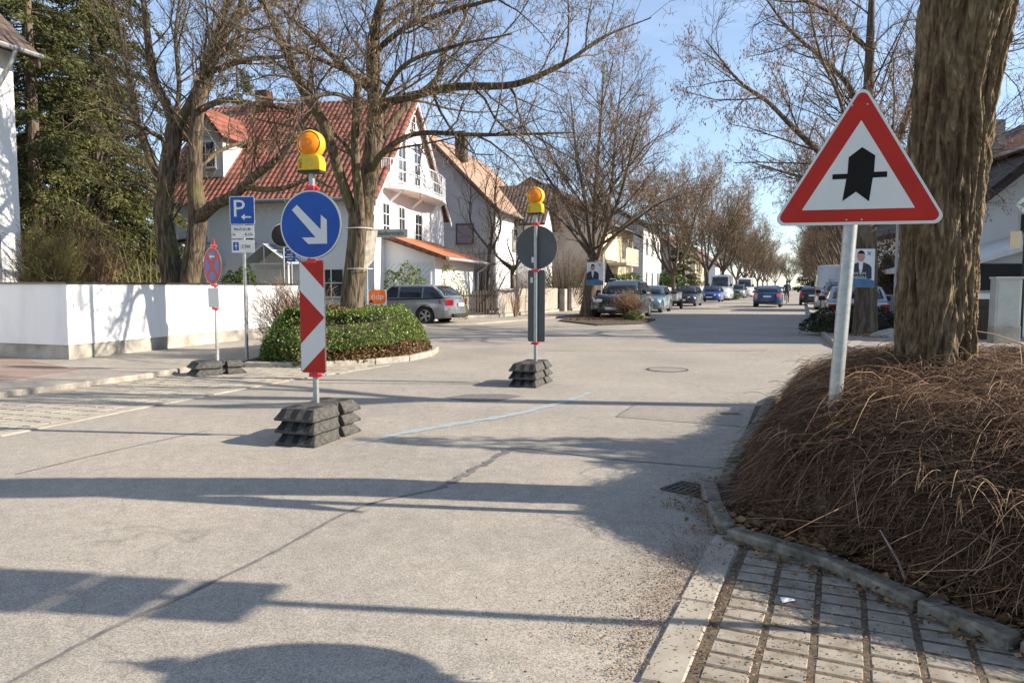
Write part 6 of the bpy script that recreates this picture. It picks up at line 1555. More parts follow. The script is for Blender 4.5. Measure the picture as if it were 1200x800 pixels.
b.limb(L3([(232, 130, Y1 - .2, .08), (262, 118, Y1 - .8, .07), (300, 122, Y1 - 1.4, .05), (345, 130, Y1 - 1.8, .02)]), sides=8, n=16, t0=.1)
b.limb(L3([(245, 85, Y1 - .3, .07), (290, 70, Y1 - 1.0, .06), (335, 66, Y1 - 1.6, .04), (385, 50, Y1 - 2, .015)]), sides=8, n=16, t0=.1)
b.limb(L3([(228, 200, Y1, .06), (262, 175, Y1 + .8, .055), (300, 165, Y1 + 1.6, .04), (345, 165, Y1 + 2.2, .015)]), sides=7, n=16, t0=.1)
b.limb(L3([(200, 170, Y1, .06), (170, 150, Y1 - .8, .05), (130, 130, Y1 - 1.5, .035), (90, 118, Y1 - 2, .012)]), sides=7, n=16, t0=.1)
b.limb(L3([(205, 150, Y1 + .1, .07), (210, 100, Y1 + .8, .06), (206, 40, Y1 + 1.3, .045), (215, -30, Y1 + 1.6, .02)]), sides=7, n=16, t0=.1)
b.limb(L3([(190, 230, Y1, .06), (160, 215, Y1 - .7, .045), (128, 220, Y1 - 1.2, .03), (95, 205, Y1 - 1.6, .012)]), sides=7, n=14, t0=.1)
place_tree(b, r1)

# the big furrowed trunk in the dry shrub
Yr = 4.5; rr_ = thing('robinia_tree', 'huge deeply furrowed trunk rising from the dry shrub at right', 'tree', (at(1094, 415, Yr).x, Yr, 0)); KR = Yr / 6.55
def furrowed(path, nseg, nar, seed):
    L = smooth_line(path, nseg); P, Rr = L[:, :3], L[:, 3]; V = np.zeros((nseg, nar, 3)); Tn = np.zeros((nseg, nar))
    for i in range(nseg):
        z = P[i][2]
        for k in range(nar):
            th = 2 * math.pi * k / nar; c_, s_ = math.cos(th), math.sin(th); rad = Rr[i]
            w = mnoise.noise(Vector((c_ * 1.2, s_ * 1.2, z * .8 + seed))) * .9 + mnoise.noise(Vector((c_ * 2.5, s_ * 2.5, z * 3.2 - seed))) * .42
            tt = th + w * .35 + z * .06
            q = Vector((math.cos(tt) * 3.6, math.sin(tt) * 3.6, z * 2.1 + seed))
            q2 = Vector((math.cos(tt) * 8.5, math.sin(tt) * 8.5, z * 5.0 - seed))
            n1 = 1 - abs(mnoise.noise(q)) * 2.6; n2 = 1 - abs(mnoise.noise(q2)) * 2.4; n3 = mnoise.noise(Vector((c_ * 14, s_ * 14, z * 9)))
            n4 = mnoise.noise(Vector((c_ * 1.3, s_ * 1.3, z * .5 + 9)))
            n5 = 1 - abs(mnoise.noise(Vector((math.cos(tt) * 17, math.sin(tt) * 17, z * 6.5 + seed)))) * 2.4
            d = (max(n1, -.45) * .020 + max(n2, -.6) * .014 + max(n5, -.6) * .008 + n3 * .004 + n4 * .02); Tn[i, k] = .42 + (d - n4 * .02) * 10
            V[i, k] = (P[i][0] + c_ * (rad + d - .018), P[i][1] + s_ * (rad + d - .018), z)
    idx = np.arange(nseg * nar).reshape(nseg, nar)
    F_ = np.stack([idx[:-1], np.roll(idx[:-1], -1, 1), np.roll(idx[1:], -1, 1), idx[1:]], -1).reshape(-1, 4)
    return V.reshape(-1, 3), F_, np.clip(Tn.reshape(-1), 0, 1)
path = [(at(x, y, Yr + (.0 if y > 200 else -(200 - y) * .0012)) - rr_.location, r_ * KR + .006) for x, y, r_ in ((1080, 760, .52), (1088, 620, .42), (1091, 500, .335), (1094, 400, .295), (1099, 300, .285), (1108, 210, .29), (1117, 130, .295), (1128, 50, .315), (1137, -10, .335), (1150, -90, .34), (1158, -150, .30))]
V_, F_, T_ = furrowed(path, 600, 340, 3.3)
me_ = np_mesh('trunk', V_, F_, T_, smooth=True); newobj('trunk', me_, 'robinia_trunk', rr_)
b = Bare(5, up=.08, levels=2, dens=(1.2, 2.6), wig=.15, twig=.006, maxlen=(2.6, 1.2))
t_ = at(1156, -130, Yr - .38)
b.limb([(t_, .19), (t_ + Vector((-.5, .1, 1.1)), .15), (t_ + Vector((-1.3, .2, 2.6)), .11), (t_ + Vector((-1.9, .5, 5)), .06)], n=14)
b.limb([(t_, .20), (t_ + Vector((.5, .1, 1.2)), .16), (t_ + Vector((1.0, -.3, 3)), .11), (t_ + Vector((1.6, 0, 6)), .05)], n=14)
b.limb([(t_ + Vector((0, 0, .3)), .16), (t_ + Vector((.2, 1.2, 1.8)), .12), (t_ + Vector((.4, 2.6, 4)), .05)], n=12)
b.limb([(t_ + Vector((.3, 0, .8)), .13), (t_ + Vector((1.2, -1.2, 2.0)), .09), (t_ + Vector((2.5, -2.0, 3.6)), .03)], n=12)
b.shift(rr_.location); b.wood_obj('limbs', 'robinia', rr_); b.twig_obj('twigs', 'twig', rr_)

# next trees of the right row
Yt = 19.6; b = Bare(77, up=.06, levels=3, dens=(3.4, 5.6, 7.2), wig=.16, twig=.0042, maxlen=(2.6, 1.3, .55))
rt = thing('street_tree', 'bare tree behind the warning triangle with an election poster on it', 'tree', (at(1014, 396, Yt).x, Yt, .05))
b.limb(L3([(1013, 402, Yt, .36), (1014, 370, Yt, .29), (1015, 300, Yt, .27), (1013, 245, Yt, .26), (1012, 215, Yt, .25)]), sides=14, n=16, spawn=False)
b.limb(L3s(.68, [(1012, 222, Yt, .17), (1000, 200, Yt - .3, .15), (967, 183, Yt - .8, .12), (933, 153, Yt - 1.2, .095), (899, 119, Yt - 1.6, .07), (865, 94, Yt - 1.8, .05), (827, 47, Yt - 2, .02)]), sides=9, n=24, t0=.15)
b.limb(L3s(.68, [(1012, 218, Yt, .15), (1005, 160, Yt + .3, .13), (1000, 110, Yt + .4, .11), (967, 72, Yt + .3, .085), (925, 35, Yt + .2, .06), (895, -5, Yt, .03)]), sides=9, n=22, t0=.2)
b.limb(L3([(1013, 218, Yt, .18), (1016, 150, Yt, .15), (1018, 100, Yt - .2, .13), (1020, 40, Yt - .4, .10), (1023, -40, Yt - .5, .05)]), sides=10, n=22, t0=.2)
b.limb(L3s(.75, [(1014, 230, Yt, .16), (1040, 185, Yt - .4, .13), (1058, 150, Yt - .8, .11), (1075, 90, Yt - 1.2, .08), (1090, 20, Yt - 1.5, .04)]), sides=9, n=20, t0=.15)
b.limb(L3s(.7, [(1014, 245, Yt, .12), (1060, 205, Yt + .6, .10), (1120, 175, Yt + 1.2, .07), (1170, 160, Yt + 1.8, .05), (1230, 140, Yt + 2, .02)]), sides=8, n=20, t0=.15)
b.limb(L3s(.7, [(1012, 235, Yt, .10), (975, 215, Yt + 1.0, .08), (930, 205, Yt + 2.0, .06), (880, 190, Yt + 3, .02)]), sides=8, n=18, t0=.15)
b.limb(L3s(.7, [(1018, 60, Yt, .09), (980, 20, Yt - 1.2, .07), (930, -5, Yt - 2, .05), (860, -20, Yt - 2.5, .02)]), sides=8, n=18, t0=.1)
b.limb(L3s(.7, [(1015, 210, Yt, .12), (1085, 110, Yt + 2, .10), (1150, 60, Yt + 3, .06), (1210, 50, Yt + 4, .02)]), sides=8, n=18, t0=.15)
b.limb(L3s(.7, [(1020, 265, Yt, .08), (1060, 255, Yt - .8, .06), (1110, 240, Yt - 1.2, .045), (1160, 215, Yt - 1.6, .015)]), sides=7, n=14, t0=.15)
b.limb(L3s(.7, [(1000, 190, Yt - .2, .08), (985, 120, Yt - 1.6, .06), (960, 60, Yt - 2.4, .04), (945, -10, Yt - 3, .02)]), sides=7, n=16, t0=.1)
place_tree(b, rt, bark='bark_far', pods=dict(share=.5, per=3, L=.10, W=.024, seed=5))

# tree with poster in the left row
Y3 = 33.5; b = Bare(91, up=.10, levels=3, dens=(3.2, 5.0, 6.2), wig=.15, twig=.0048, maxlen=(3.2, 1.6, .7))
r3 = thing('street_tree', 'bare tree with candidate poster before the dark blue car on the left', 'tree', (at(690, 370, Y3).x, Y3, .05))
b.limb(L3([(689, 373, Y3, .44), (691, 355, Y3, .36), (694, 325, Y3, .31), (696, 305, Y3, .32)]), sides=14, n=12, spawn=False)
for lst in ([(695, 308, 0, .19), (680, 270, .4, .17), (660, 235, .8, .13), (640, 205, 1.2, .09), (612, 160, 1.6, .04)], [(696, 305, 0, .2), (697, 250, .1, .17), (700, 190, .2, .13), (705, 130, .2, .08), (708, 75, .2, .03)], [(698, 308, 0, .17), (712, 265, -.6, .15), (728, 225, -1, .11), (742, 170, -1.4, .07), (755, 115, -1.5, .03)],
            [(699, 305, 0, .16), (722, 275, .6, .13), (752, 248, 1.2, .10), (790, 222, 1.8, .06), (822, 205, 2.2, .02)], [(694, 303, 0, .15), (686, 240, -.8, .12), (676, 180, -1.3, .09), (668, 110, -1.6, .04)], [(697, 300, 0, .14), (715, 230, 1.2, .12), (722, 150, 2, .08), (730, 85, 2.4, .03)],
            [(692, 300, 0, .13), (665, 265, -1, .10), (630, 235, -2, .07), (598, 215, -2.6, .02)], [(700, 290, 0, .11), (735, 265, -1.5, .08), (770, 240, -2.5, .05), (800, 228, -3, .02)], [(690, 250, .2, .09), (650, 190, 2, .07), (620, 130, 3, .03)], [(704, 240, 0, .10), (745, 195, 1.5, .08), (778, 150, 2.3, .03)]):
    b.limb(L3([(x, y, Y3 + dy, r_ * .62) for x, y, dy, r_ in lst]), sides=8, n=18, t0=.12)
place_tree(b, r3, bark='bark_far', pods=dict(share=.75, per=2, L=.12, W=.025, seed=8))

# the avenue: three grown forms, copied with their parts
protos = []
for i, sd in enumerate((101, 202, 303)):
    b = proc_tree(sd, h=12.4 + i * .4, fork=2.7 + i * .3, r0=.21, n=8, levels=3, dens=(2.4, 3.6, 4.6), spread=.55, up=.12, twig=.0070, maxlen=(3.4, 1.7, .8), wig=.15)
    protos.append(b)
ordw = ['second', 'third', 'fourth', 'fifth', 'sixth', 'seventh', 'eighth', 'ninth', 'tenth', 'eleventh', 'twelfth', 'thirteenth', 'fourteenth']
templ = []
def avenue(i, loc, rz, sc, label, group):
    k = i % 3
    if len(templ) <= k:
        t = thing('street_tree', label, 'tree', loc, rz, group); b = protos[k]
        b.wood_obj('trunk', 'bark_far', t); b.twig_obj('twigs', 'twig', t); b.pods('seed_pods', 'pod', t, share=.8, per=2, L=.15, W=.040, seed=k + 4); templ.append(t)
    else:
        s_ = templ[k]; t = s_.copy(); col.objects.link(t); t['label'] = label; t['group'] = group
        for c_ in s_.children: q = c_.copy(); col.objects.link(q); q.parent = t
        t.location = loc; t.rotation_euler = (0, 0, rz)
    t.scale = (sc, sc, sc)
    return t
rg = random.Random(5)
left_trees = [59, 77, 96, 114, 132, 150, 170, 192, 215]
for i, Y in enumerate(left_trees):
    p = lane(-10.3 + rg.uniform(-.3, .3), Y); avenue(i, (p.x, p.y, 0), rg.uniform(0, 6.28), rg.uniform(.92, 1.08) * (.86 if i == 0 else 1), f'bare street tree with dry pods, {ordw[i]} of the left row after the poster tree', 'bare trees of the left row')
right_trees = [45, 60, 75, 91, 108, 126, 146, 168, 192, 218]
for i, Y in enumerate(right_trees):
    p = lane(2.9 + rg.uniform(-.2, .4), Y); avenue(i + 1, (p.x, p.y, .05), rg.uniform(0, 6.28), rg.uniform(.9, 1.05), f'bare street tree with dry pods, {ordw[i]} of the right row after the poster tree', 'bare trees of the right row')
# a tree off to the right of the camera: its trunk throws the broad shadow across the road
b = proc_tree(404, h=11, fork=5.6, r0=.17, n=6, levels=2, dens=(1.8, 3.0), spread=.5, up=.12, twig=.01)
to = thing('street_tree', 'young bare tree on the pavement to the right of the big furrowed trunk', 'tree', (9.5, 7.6, 0)); b.wood_obj('trunk', 'bark', to); b.twig_obj('twigs', 'twig', to)

bushy('evergreen_bush', 'unseen tall evergreen bush added right of the bed to shade the road', 'shrub', (5.9, 5.55, .04), 1.7, 1.5, 3.15, 61, n=9000, L=.08, lump=.3)  # out of view; invented to throw the patch of shade on the road

# conifers and bushes behind the garden wall
conifer_tree('conifer', 'tall dark spruce at the left edge beside the white house side', (-13.3, 21.0, 0), 15, 2.5, 3, nb=230, dens=70, leafL=.15)
conifer_tree('conifer', 'widest spruce with drooping boughs in the middle of the garden', (-12.9, 23.5, 0), 17, 2.9, 5, droop=.5, nb=270, dens=70, leafL=.16)
conifer_tree('conifer', 'narrow dark cypress reaching down to the shed', (-14.6, 27.2, 0), 13, 2.0, 7, droop=.1, nb=300, dens=75, leafL=.15, crown0=.02)
conifer_tree('conifer', 'tall spruce rising behind the red roofed house', (-15.2, 42, 0), 16.5, 2.4, 9, droop=.45, nb=170, dens=34, leafL=.24)
conifer_tree('conifer', 'rear spruce filling the gap by the left house side', (-18.2, 28.5, 0), 16, 3.2, 13, droop=.4, nb=230, dens=45, leafL=.2)
conifer_tree('conifer', 'dense dark conifer at the back of the left row of street trees', (lane(-13.5, 84).x, 84, 0), 9, 2.6, 12, droop=.1, nb=120, dens=12, leafL=.4, crown0=.02)
w0 = at(58, 330, 15.9); twiggy('bare_shrub', 'olive green leafless bush behind the wall beside the left house', 'shrub', (w0.x, w0.y, 0), 1.25, 2.62, 5, 'olive', 110, 2, dens=(7, 8))
w0 = at(106, 330, 16.8); twiggy('bare_shrub', 'reddish brown upright bush behind the wall before the spruces', 'shrub', (w0.x, w0.y, 0), 1.3, 3.0, 6, 'stem', 60, 2, dens=(5, 6), r=.014)
w0 = at(172, 330, 20.5); twiggy('young_tree', 'slender pale bare sapling between the shed and the wall', 'tree', (w0.x, w0.y, 0), 2.2, 3.2, 8, 'olive', 14, 2, dens=(3, 4), r=.022)
w0 = at(283, 328, 21.5); bushy('evergreen_bush', 'bright green round bush behind the wall below the parking sign', 'shrub', (w0.x, w0.y, 0), 1.7, 1.2, 1.95, 4, n=4500, L=.09)
w0 = at(473, 330, 27.4); bushy('garden_bush', 'olive rounded bush before the garage door', 'shrub', (w0.x, 27.6, 0), 1.9, 1.0, 2.25, 14, 'hedge', 2200, .10, 40, tint=lambda P, rs: rs.uniform(.35, 1.0, len(P)), core=False)
w0 = at(521, 330, 29.2); bushy('garden_bush', 'thin yellowish bush before the sunlit garage side', 'shrub', (w0.x, 29.6, 0), 1.9, 1.0, 2.2, 15, 'hedge', 1500, .09, 50, tint=lambda P, rs: rs.uniform(.6, 1.0, len(P)), core=False)
w0 = at(560, 330, 34); twiggy('bare_climber', 'bare brown climbing shrub against the shaded gable wall', 'shrub', (w0.x, 37.5, 0), 3.6, 4.0, 16, 'twig', 60, 2, dens=(3, 4), r=.016)
w0 = at(598, 330, 36.5); b = proc_tree(61, h=6.0, fork=2.4, r0=.12, n=5, levels=2, dens=(2.6, 4), spread=.7, twig=.009, t0=.1)
gt2 = thing('garden_tree', 'small bare pollarded tree before the white cross wing', 'tree', (w0.x + .1, 37, 0)); b.wood_obj('trunk', 'bark_far', gt2); b.twig_obj('twigs', 'twig', gt2)
w0 = at(572, 330, 35); b = proc_tree(62, h=8.5, fork=3.4, r0=.10, n=4, levels=2, dens=(2.6, 4), spread=.35, twig=.009, t0=.1)
gt3 = thing('garden_tree', 'slim bare tree by the corner of the shaded gable', 'tree', (w0.x - .1, 35.5, 0)); b.wood_obj('trunk', 'bark_far', gt3); b.twig_obj('twigs', 'twig', gt3)
w0 = at(665, 330, 40.5); twiggy('bare_shrub', 'large bare shrub behind the board fence before the brown gable', 'shrub', (w0.x, 42, 0), 5.4, 3.7, 21, 'twig', 130, 2, dens=(3.5, 5), r=.016)
w0 = at(620, 330, 36); twiggy('bare_shrub', 'low bare shrub leaning over the board fence', 'shrub', (w0.x, 36.5, 0), 2.4, 2.0, 22, 'stem', 60, 2, dens=(4, 5), r=.011)
w0 = at(604, 350, 32.6); twiggy('bare_shrub', 'few spreading bare stems in front of the board fence', 'shrub', (w0.x, 32.2, .02), .9, 1.35, 24, 'stem', 14, 1, dens=(3, 4), r=.016)
w0 = at(760, 345, 46); bushy('evergreen_bush', 'green garden bush behind the pale fence and steel blue car', 'shrub', (w0.x - .4, 54, 0), 5.5, 2.0, 2.3, 25, n=4000, L=.2)
w0 = at(812, 345, 60); bushy('garden_hedge', 'olive hedge behind the black estate car', 'hedge', (w0.x, 74, 0), 6.0, 2.4, 3.0, 26, 'hedge', 3500, .26, tint=lambda P, rs: rs.uniform(.0, .75, len(P)))
w0 = lane(-8.4, 80); bushy('low_shrub', 'low green shrub between the white van and the grey green car', 'shrub', (w0.x, w0.y, 0), 2.6, 3.5, 1.15, 27, n=2500, L=.16, tint=lambda P, rs: rs.uniform(.1, .8, len(P)))
w0 = at(736, 378, 29.6); twiggy('bare_shrub', 'small reddish shrub at the kerb in front of the dark blue car', 'shrub', (w0.x, w0.y, .04), .8, .74, 28, 'stem', 100, 2, dens=(8, 8), r=.008)
w0 = at(752, 380, 29.2); bushy('low_shrub', 'low evergreen tuft at the foot of the small reddish shrub', 'shrub', (w0.x - .35, w0.y - .1, .04), .8, .5, .42, 29, n=1200, L=.06)
# dark hedge before the saloon
hx = at(1005, 390, 20.6); bushy('dark_hedge', 'low dark shaded hedge under the poster tree on the right', 'hedge', (hx.x, 20.9, .08), 2.7, 1.3, .82, 30, 'hedge_dark', 5200, .07)
hr_ = at(1052, 350, 30); bushy('garden_bush', 'brownish rounded bush right of the candidate poster', 'shrub', (at(1040, 330, 27).x, 27, .09), 1.7, 1.6, 3.0, 33, 'hedge_brown', 3500, .1)
st_ = at(1029, 388, 19.4); rk_ = thing('boulder', 'pale flat boulder lying below the dark hedge', 'rock', (st_.x, 18.6, .09))
bm = bmesh.new(); bmesh.ops.create_icosphere(bm, subdivisions=3, radius=1)
for v in bm.verts: v.co = Vector((v.co.x * .55, v.co.y * .3, max(v.co.z, -.1) * .22)) * (1 + .25 * mnoise.noise(v.co * 1.6))
me = bpy.data.meshes.new('stone'); bm.to_mesh(me); bm.free(); newobj('stone', me, 'stone', rk_)
tw0 = lane(4.6, 62)
conifer_tree('conifer', 'slender pointed conifer far off behind the right row', (lane(5.6, 120).x, 120, 0), 15, 2.0, 44, droop=.05, nb=110, dens=8, leafL=.5, crown0=.02)
for i, (dx_, Y, lab) in enumerate(((-9, 238, 'far bare tree closing the street, leftmost of five'), (-4.5, 246, 'far bare tree closing the street, second of five from the left'), (0.5, 240, 'far bare tree closing the street, middle one of five'), (5, 250, 'far bare tree closing the street, fourth of five from the left'), (9, 243, 'far bare tree closing the street, rightmost of five'))):
    p = lane(dx_, Y); avenue(i, (p.x, p.y, 0), i * 1.7, .95, lab, 'far trees closing the street')
conifer_tree('conifer', 'far dark conifer at the very end of the street', (lane(1.5, 262).x, 262, 0), 9, 5.0, 45, droop=.05, nb=90, dens=5, leafL=.9, crown0=.0)

# ------------------------------------------------------------ clipped hedge of the island
hedge_poly = [gnd(303, 425, .07), gnd(350, 427, .07), gnd(430, 423, .07), gnd(478, 418, .07), gnd(503, 411, .07), gnd(497, 403, .07), Vector((-2.2, 17.0, 0)), Vector((-4.2, 17.0, 0)), Vector((-4.9, 15.3, 0))]
HP = [(p.x, p.y) for p in hedge_poly]; hin = in_poly(HP)
def edge_dist(x, y, poly):
    d = 1e9
    for i in range(len(poly)):
        ax, ay = poly[i - 1]; bx2, by2 = poly[i]; dx_, dy_ = bx2 - ax, by2 - ay
        u = max(0, min(1, ((x - ax) * dx_ + (y - ay) * dy_) / (dx_ * dx_ + dy_ * dy_))); d = min(d, math.hypot(x - ax - u * dx_, y - ay - u * dy_))
    return d
def mound_h(x, y, poly, H, edge, seed, lump=.1, pw=.55):
    if seed == 6.5: pw = .46
    d = edge_dist(x, y, poly); f = min(1, d / edge) ** pw
    sw = .24 * math.exp(-((x - 2.75) ** 2 + (y - 4.7) ** 2) / 1.3) if seed == 6.5 else 0
    return (H * (1 + lump * 1.6 * mnoise.noise(Vector((x * 1.3, y * 1.3, seed)))) + sw) * f
def mound_points(poly, H, edge, seed, n, rs, lump=.1, pw=.55):
    xs = [p[0] for p in poly]; ys = [p[1] for p in poly]; inside = in_poly(poly); P, N = [], []
    while len(P) < n:
        x, y = rs.uniform(min(xs), max(xs)), rs.uniform(min(ys), max(ys))
        if not inside((x, y)): continue
        z = mound_h(x, y, poly, H, edge, seed, lump, pw); e_ = .04
        gx = (mound_h(x + e_, y, poly, H, edge, seed, lump, pw) - z) / e_; gy = (mound_h(x, y + e_, poly, H, edge, seed, lump, pw) - z) / e_
        sl_ = math.sqrt(1 + gx * gx + gy * gy)
        k = int(min(6, sl_) + rs.random())
        for _ in range(max(1, k)):
            zz = z * (1 if sl_ < 1.2 else rs.uniform(.06, 1)); P.append((x, y, zz)); N.append((-gx / sl_, -gy / sl_, 1 / sl_))
    return np.array(P[:n]), np.array(N[:n])
def mound_core(poly, H, edge, seed, m, parent, k=.86, step=.09, pw=.55, ins=.0):  # dark mound added below leaves and stems to fill the inside
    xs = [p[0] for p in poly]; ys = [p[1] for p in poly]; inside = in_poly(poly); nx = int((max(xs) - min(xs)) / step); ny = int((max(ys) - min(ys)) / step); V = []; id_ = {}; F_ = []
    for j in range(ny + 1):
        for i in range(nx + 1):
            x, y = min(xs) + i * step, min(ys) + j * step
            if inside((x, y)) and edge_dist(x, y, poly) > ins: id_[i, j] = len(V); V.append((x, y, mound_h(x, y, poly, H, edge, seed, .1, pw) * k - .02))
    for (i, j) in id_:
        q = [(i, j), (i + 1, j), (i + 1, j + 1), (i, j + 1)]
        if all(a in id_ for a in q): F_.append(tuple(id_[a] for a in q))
    me = bpy.data.meshes.new('dark_core'); me.from_pydata(V, [], F_); return newobj('dark_core', me, m, parent)
ht = thing('clipped_hedge', 'low clipped green hedge filling the kerbed island round the tree', 'hedge', (0, 0, .05))
mound_core(HP, .84, .6, 4, 'soil', ht, k=.78, pw=.6, ins=.1)
rs = np.random.default_rng(9); PP, NN = mound_points(HP, .88, .45, 4, 70000, rs, pw=.36)
# leaves thin out and go brown low down at the right hand front
low = np.array([(p[2] < .30 + .12 * mnoise.noise(Vector(p) * 2)) and p[0] > -3.6 + rs.normal() * .4 for p in PP]) | np.array([mnoise.noise(Vector(p) * 1.4 + Vector((3, 0, 0))) > .42 for p in PP])
def lv(name, m, P, N, L, W, ti, sd):
    rs2 = np.random.default_rng(sd); P = P - N * np.abs(rs2.normal(size=(len(P), 1))) * .04; D = rs2.normal(size=P.shape) + N * .8
    V, F2, T2 = leaves_np(P, D, rs2.uniform(.7, 1.25, len(P)) * L, W, ti, rs=rs2); return newobj(name, np_mesh(name, V, F2, T2), m, ht)
gsel = PP[~low]; lv('green_leaves', 'hedge', gsel, NN[~low], .050, .029, np.clip(.56 + .22 * rs.normal(size=len(gsel)) + .14 * (gsel[:, 0] + 3) / 1.5, 0, 1), 3)
bsel = PP[low]; keep = rs.random(len(bsel)) < .6; bsel = bsel[keep]; lv('brown_leaves', 'hedge_brown', bsel, NN[low][keep], .055, .03, rs.uniform(0, 1, len(bsel)), 4)
w0 = gnd(330, 424, .07); twiggy('bare_shrub', 'reddish twiggy shrub at the left end of the clipped hedge', 'shrub', (w0.x - .0, w0.y + .9, .05), 1.3, 1.18, 35, 'stem', 60, 2, dens=(6, 7), r=.006)

# ------------------------------------------------------------ the dry mound of a shrub in the right bed
BP = [(bed_line[i].x + (.14 if i < 3 else .05), bed_line[i].y + .06) for i in range(1, len(bed_line))] + [(5.4, 1.1), (8.6, 3.2), (8.8, 8.6), (4.4, 8.9), (3.55, 8.2)] + [(gnd(932, 470).x, gnd(932, 470).y), (gnd(911, 515).x, gnd(911, 515).y), (gnd(898, 560).x, gnd(898, 560).y)]
bs = thing('dry_shrub', 'wide leafless mound of arching red brown stems round the sign pole', 'shrub', (0, 0, .045))
HB, EB, SB = .64, .60, 6.5
mound_core(BP, HB, EB, SB, 'soil', bs, k=.78, step=.08, ins=.07)
rs = np.random.default_rng(21)
def stems(n, near, rad, Lr, seed, lift):
    rs = np.random.default_rng(seed); xs = [p[0] for p in BP]; ys = [p[1] for p in BP]; inside = in_poly(BP); K = 7; out = []; tint = []
    while len(out) < n:
        x, y = rs.uniform(min(xs), min(max(xs), near[0])), rs.uniform(min(ys), near[1])
        if not inside((x, y)) or x > y * .78 + .5: continue
        z = mound_h(x, y, BP, HB, EB, SB); e_ = .08
        gx = (mound_h(x + e_, y, BP, HB, EB, SB) - z) / e_; gy = (mound_h(x, y + e_, BP, HB, EB, SB) - z) / e_
        # comb of the mound: stems lean down the slope, all a bit towards the road
        d = np.array([-gx * .55 - .30, -gy * .55 - .12]) + rs.normal(size=2) * 1.05; d /= np.linalg.norm(d) + 1e-6
        L = rs.uniform(*Lr); h0 = z * rs.uniform(.74, 1.0); pts = []
        up = rs.uniform(.15, .85) * lift; kx, ky = rs.normal(size=2) * .26
        s0 = np.array([x - d[0] * L * .5, y - d[1] * L * .5])
        for i in range(K):
            u = i / (K - 1); px = s0[0] + d[0] * L * u + kx * u * u * L; py = s0[1] + d[1] * L * u + ky * math.sin(u * 3) * L
            zz = h0 + up * L * (u * 1.5 - 1.55 * u * u) + rs.normal() * .006
            zm = mound_h(px, py, BP, HB, EB, SB) if inside((px, py)) else 0
            pts.append((px, py, max(.01, min(zz, zm + .05 + .55 * max(0, zz - zm)))))
        out.append(pts); tint.append(min(1, max(0, rs.beta(1.7, 2.3) + .12 * mnoise.noise(Vector((x * 2, y * 2, 0))))))
    P = np.array(out); Rd = np.linspace(1, .45, K)[None] * rs.uniform(*rad, len(out))[:, None]
    return P, Rd, np.array(tint)
P1, R1, T1 = stems(34000, (7.2, 8.6), (.0010, .0023), (.12, .42), 31, .8)
P2, R2_, T2 = stems(13000, (2.9, 4.9), (.0008, .0018), (.10, .34), 32, .9)
P3, R3, T3 = stems(130, (4.5, 6.5), (.0022, .0042), (.4, .9), 33, 1.1)
T3 = T3 * .4 + .6
V_, F_, T_ = tubes_np([(P1, R1, 3, T1), (P2, R2_, 3, T2), (P3, R3, 4, T3)])
newobj('stems', np_mesh('stems', V_, F_, T_), 'stem', bs)
# single shoots that stick out along the rim and droop over the kerb
b = Bare(6)
fr = random.Random(9); it = []
for i in range(2600):
    k = fr.randrange(len(BP)); a_, b2 = Vector((*BP[k - 1], 0)), Vector((*BP[k], 0)); p = a_.lerp(b2, fr.random())
    if p.x > 3.6 and p.y < 6: continue
    if p.x > p.y * .8 + .4: continue
    c_ = Vector((4.2, 5.6, 0)); inn = (c_ - p).normalized(); z0 = fr.uniform(.08, .5); st = p + inn * (.06 + z0 * .35) + Vector((0, 0, z0)); out_ = (-inn + Vector((fr.gauss(0, .6), fr.gauss(0, .6), 0))).normalized(); Ls = fr.uniform(.08, .24)
    pts = [np.array(st + out_ * Ls * u + Vector((0, 0, Ls * (.45 * u - .75 * u * u)))) for u in np.linspace(0, 1, 6)]
    it.append((np.array(pts), np.linspace(.0026, .0012, 6), 3))
V_, F_, T_ = tubes_np(b.pack(it)); newobj('rim_shoots', np_mesh('rim_shoots', V_, F_, T_), 'stem', bs)
# upright tangle along the crest round the trunk
it = []
for i in range(700):
    x, y = fr.uniform(2.4, 6.2), fr.uniform(5.2, 8.4)
    if x > y * .78 + .4 or not in_poly(BP)((x, y)): continue
    z = mound_h(x, y, BP, HB, EB, SB); d = Vector((fr.gauss(0, 1), fr.gauss(0, 1), 0)).normalized(); Ls = fr.uniform(.2, .5)
    pts = [np.array(Vector((x, y, z * .85)) + d * Ls * u * .8 + Vector((0, 0, Ls * (.95 * u - .65 * u * u)))) for u in np.linspace(0, 1, 6)]
    it.append((np.array(pts), np.linspace(.003, .0014, 6), 3))
V_, F_, T_ = tubes_np(b.pack(it)); newobj('crest_shoots', np_mesh('crest_shoots', V_, F_, np.clip(T_ * .5 + .5, 0, 1)), 'stem', bs)

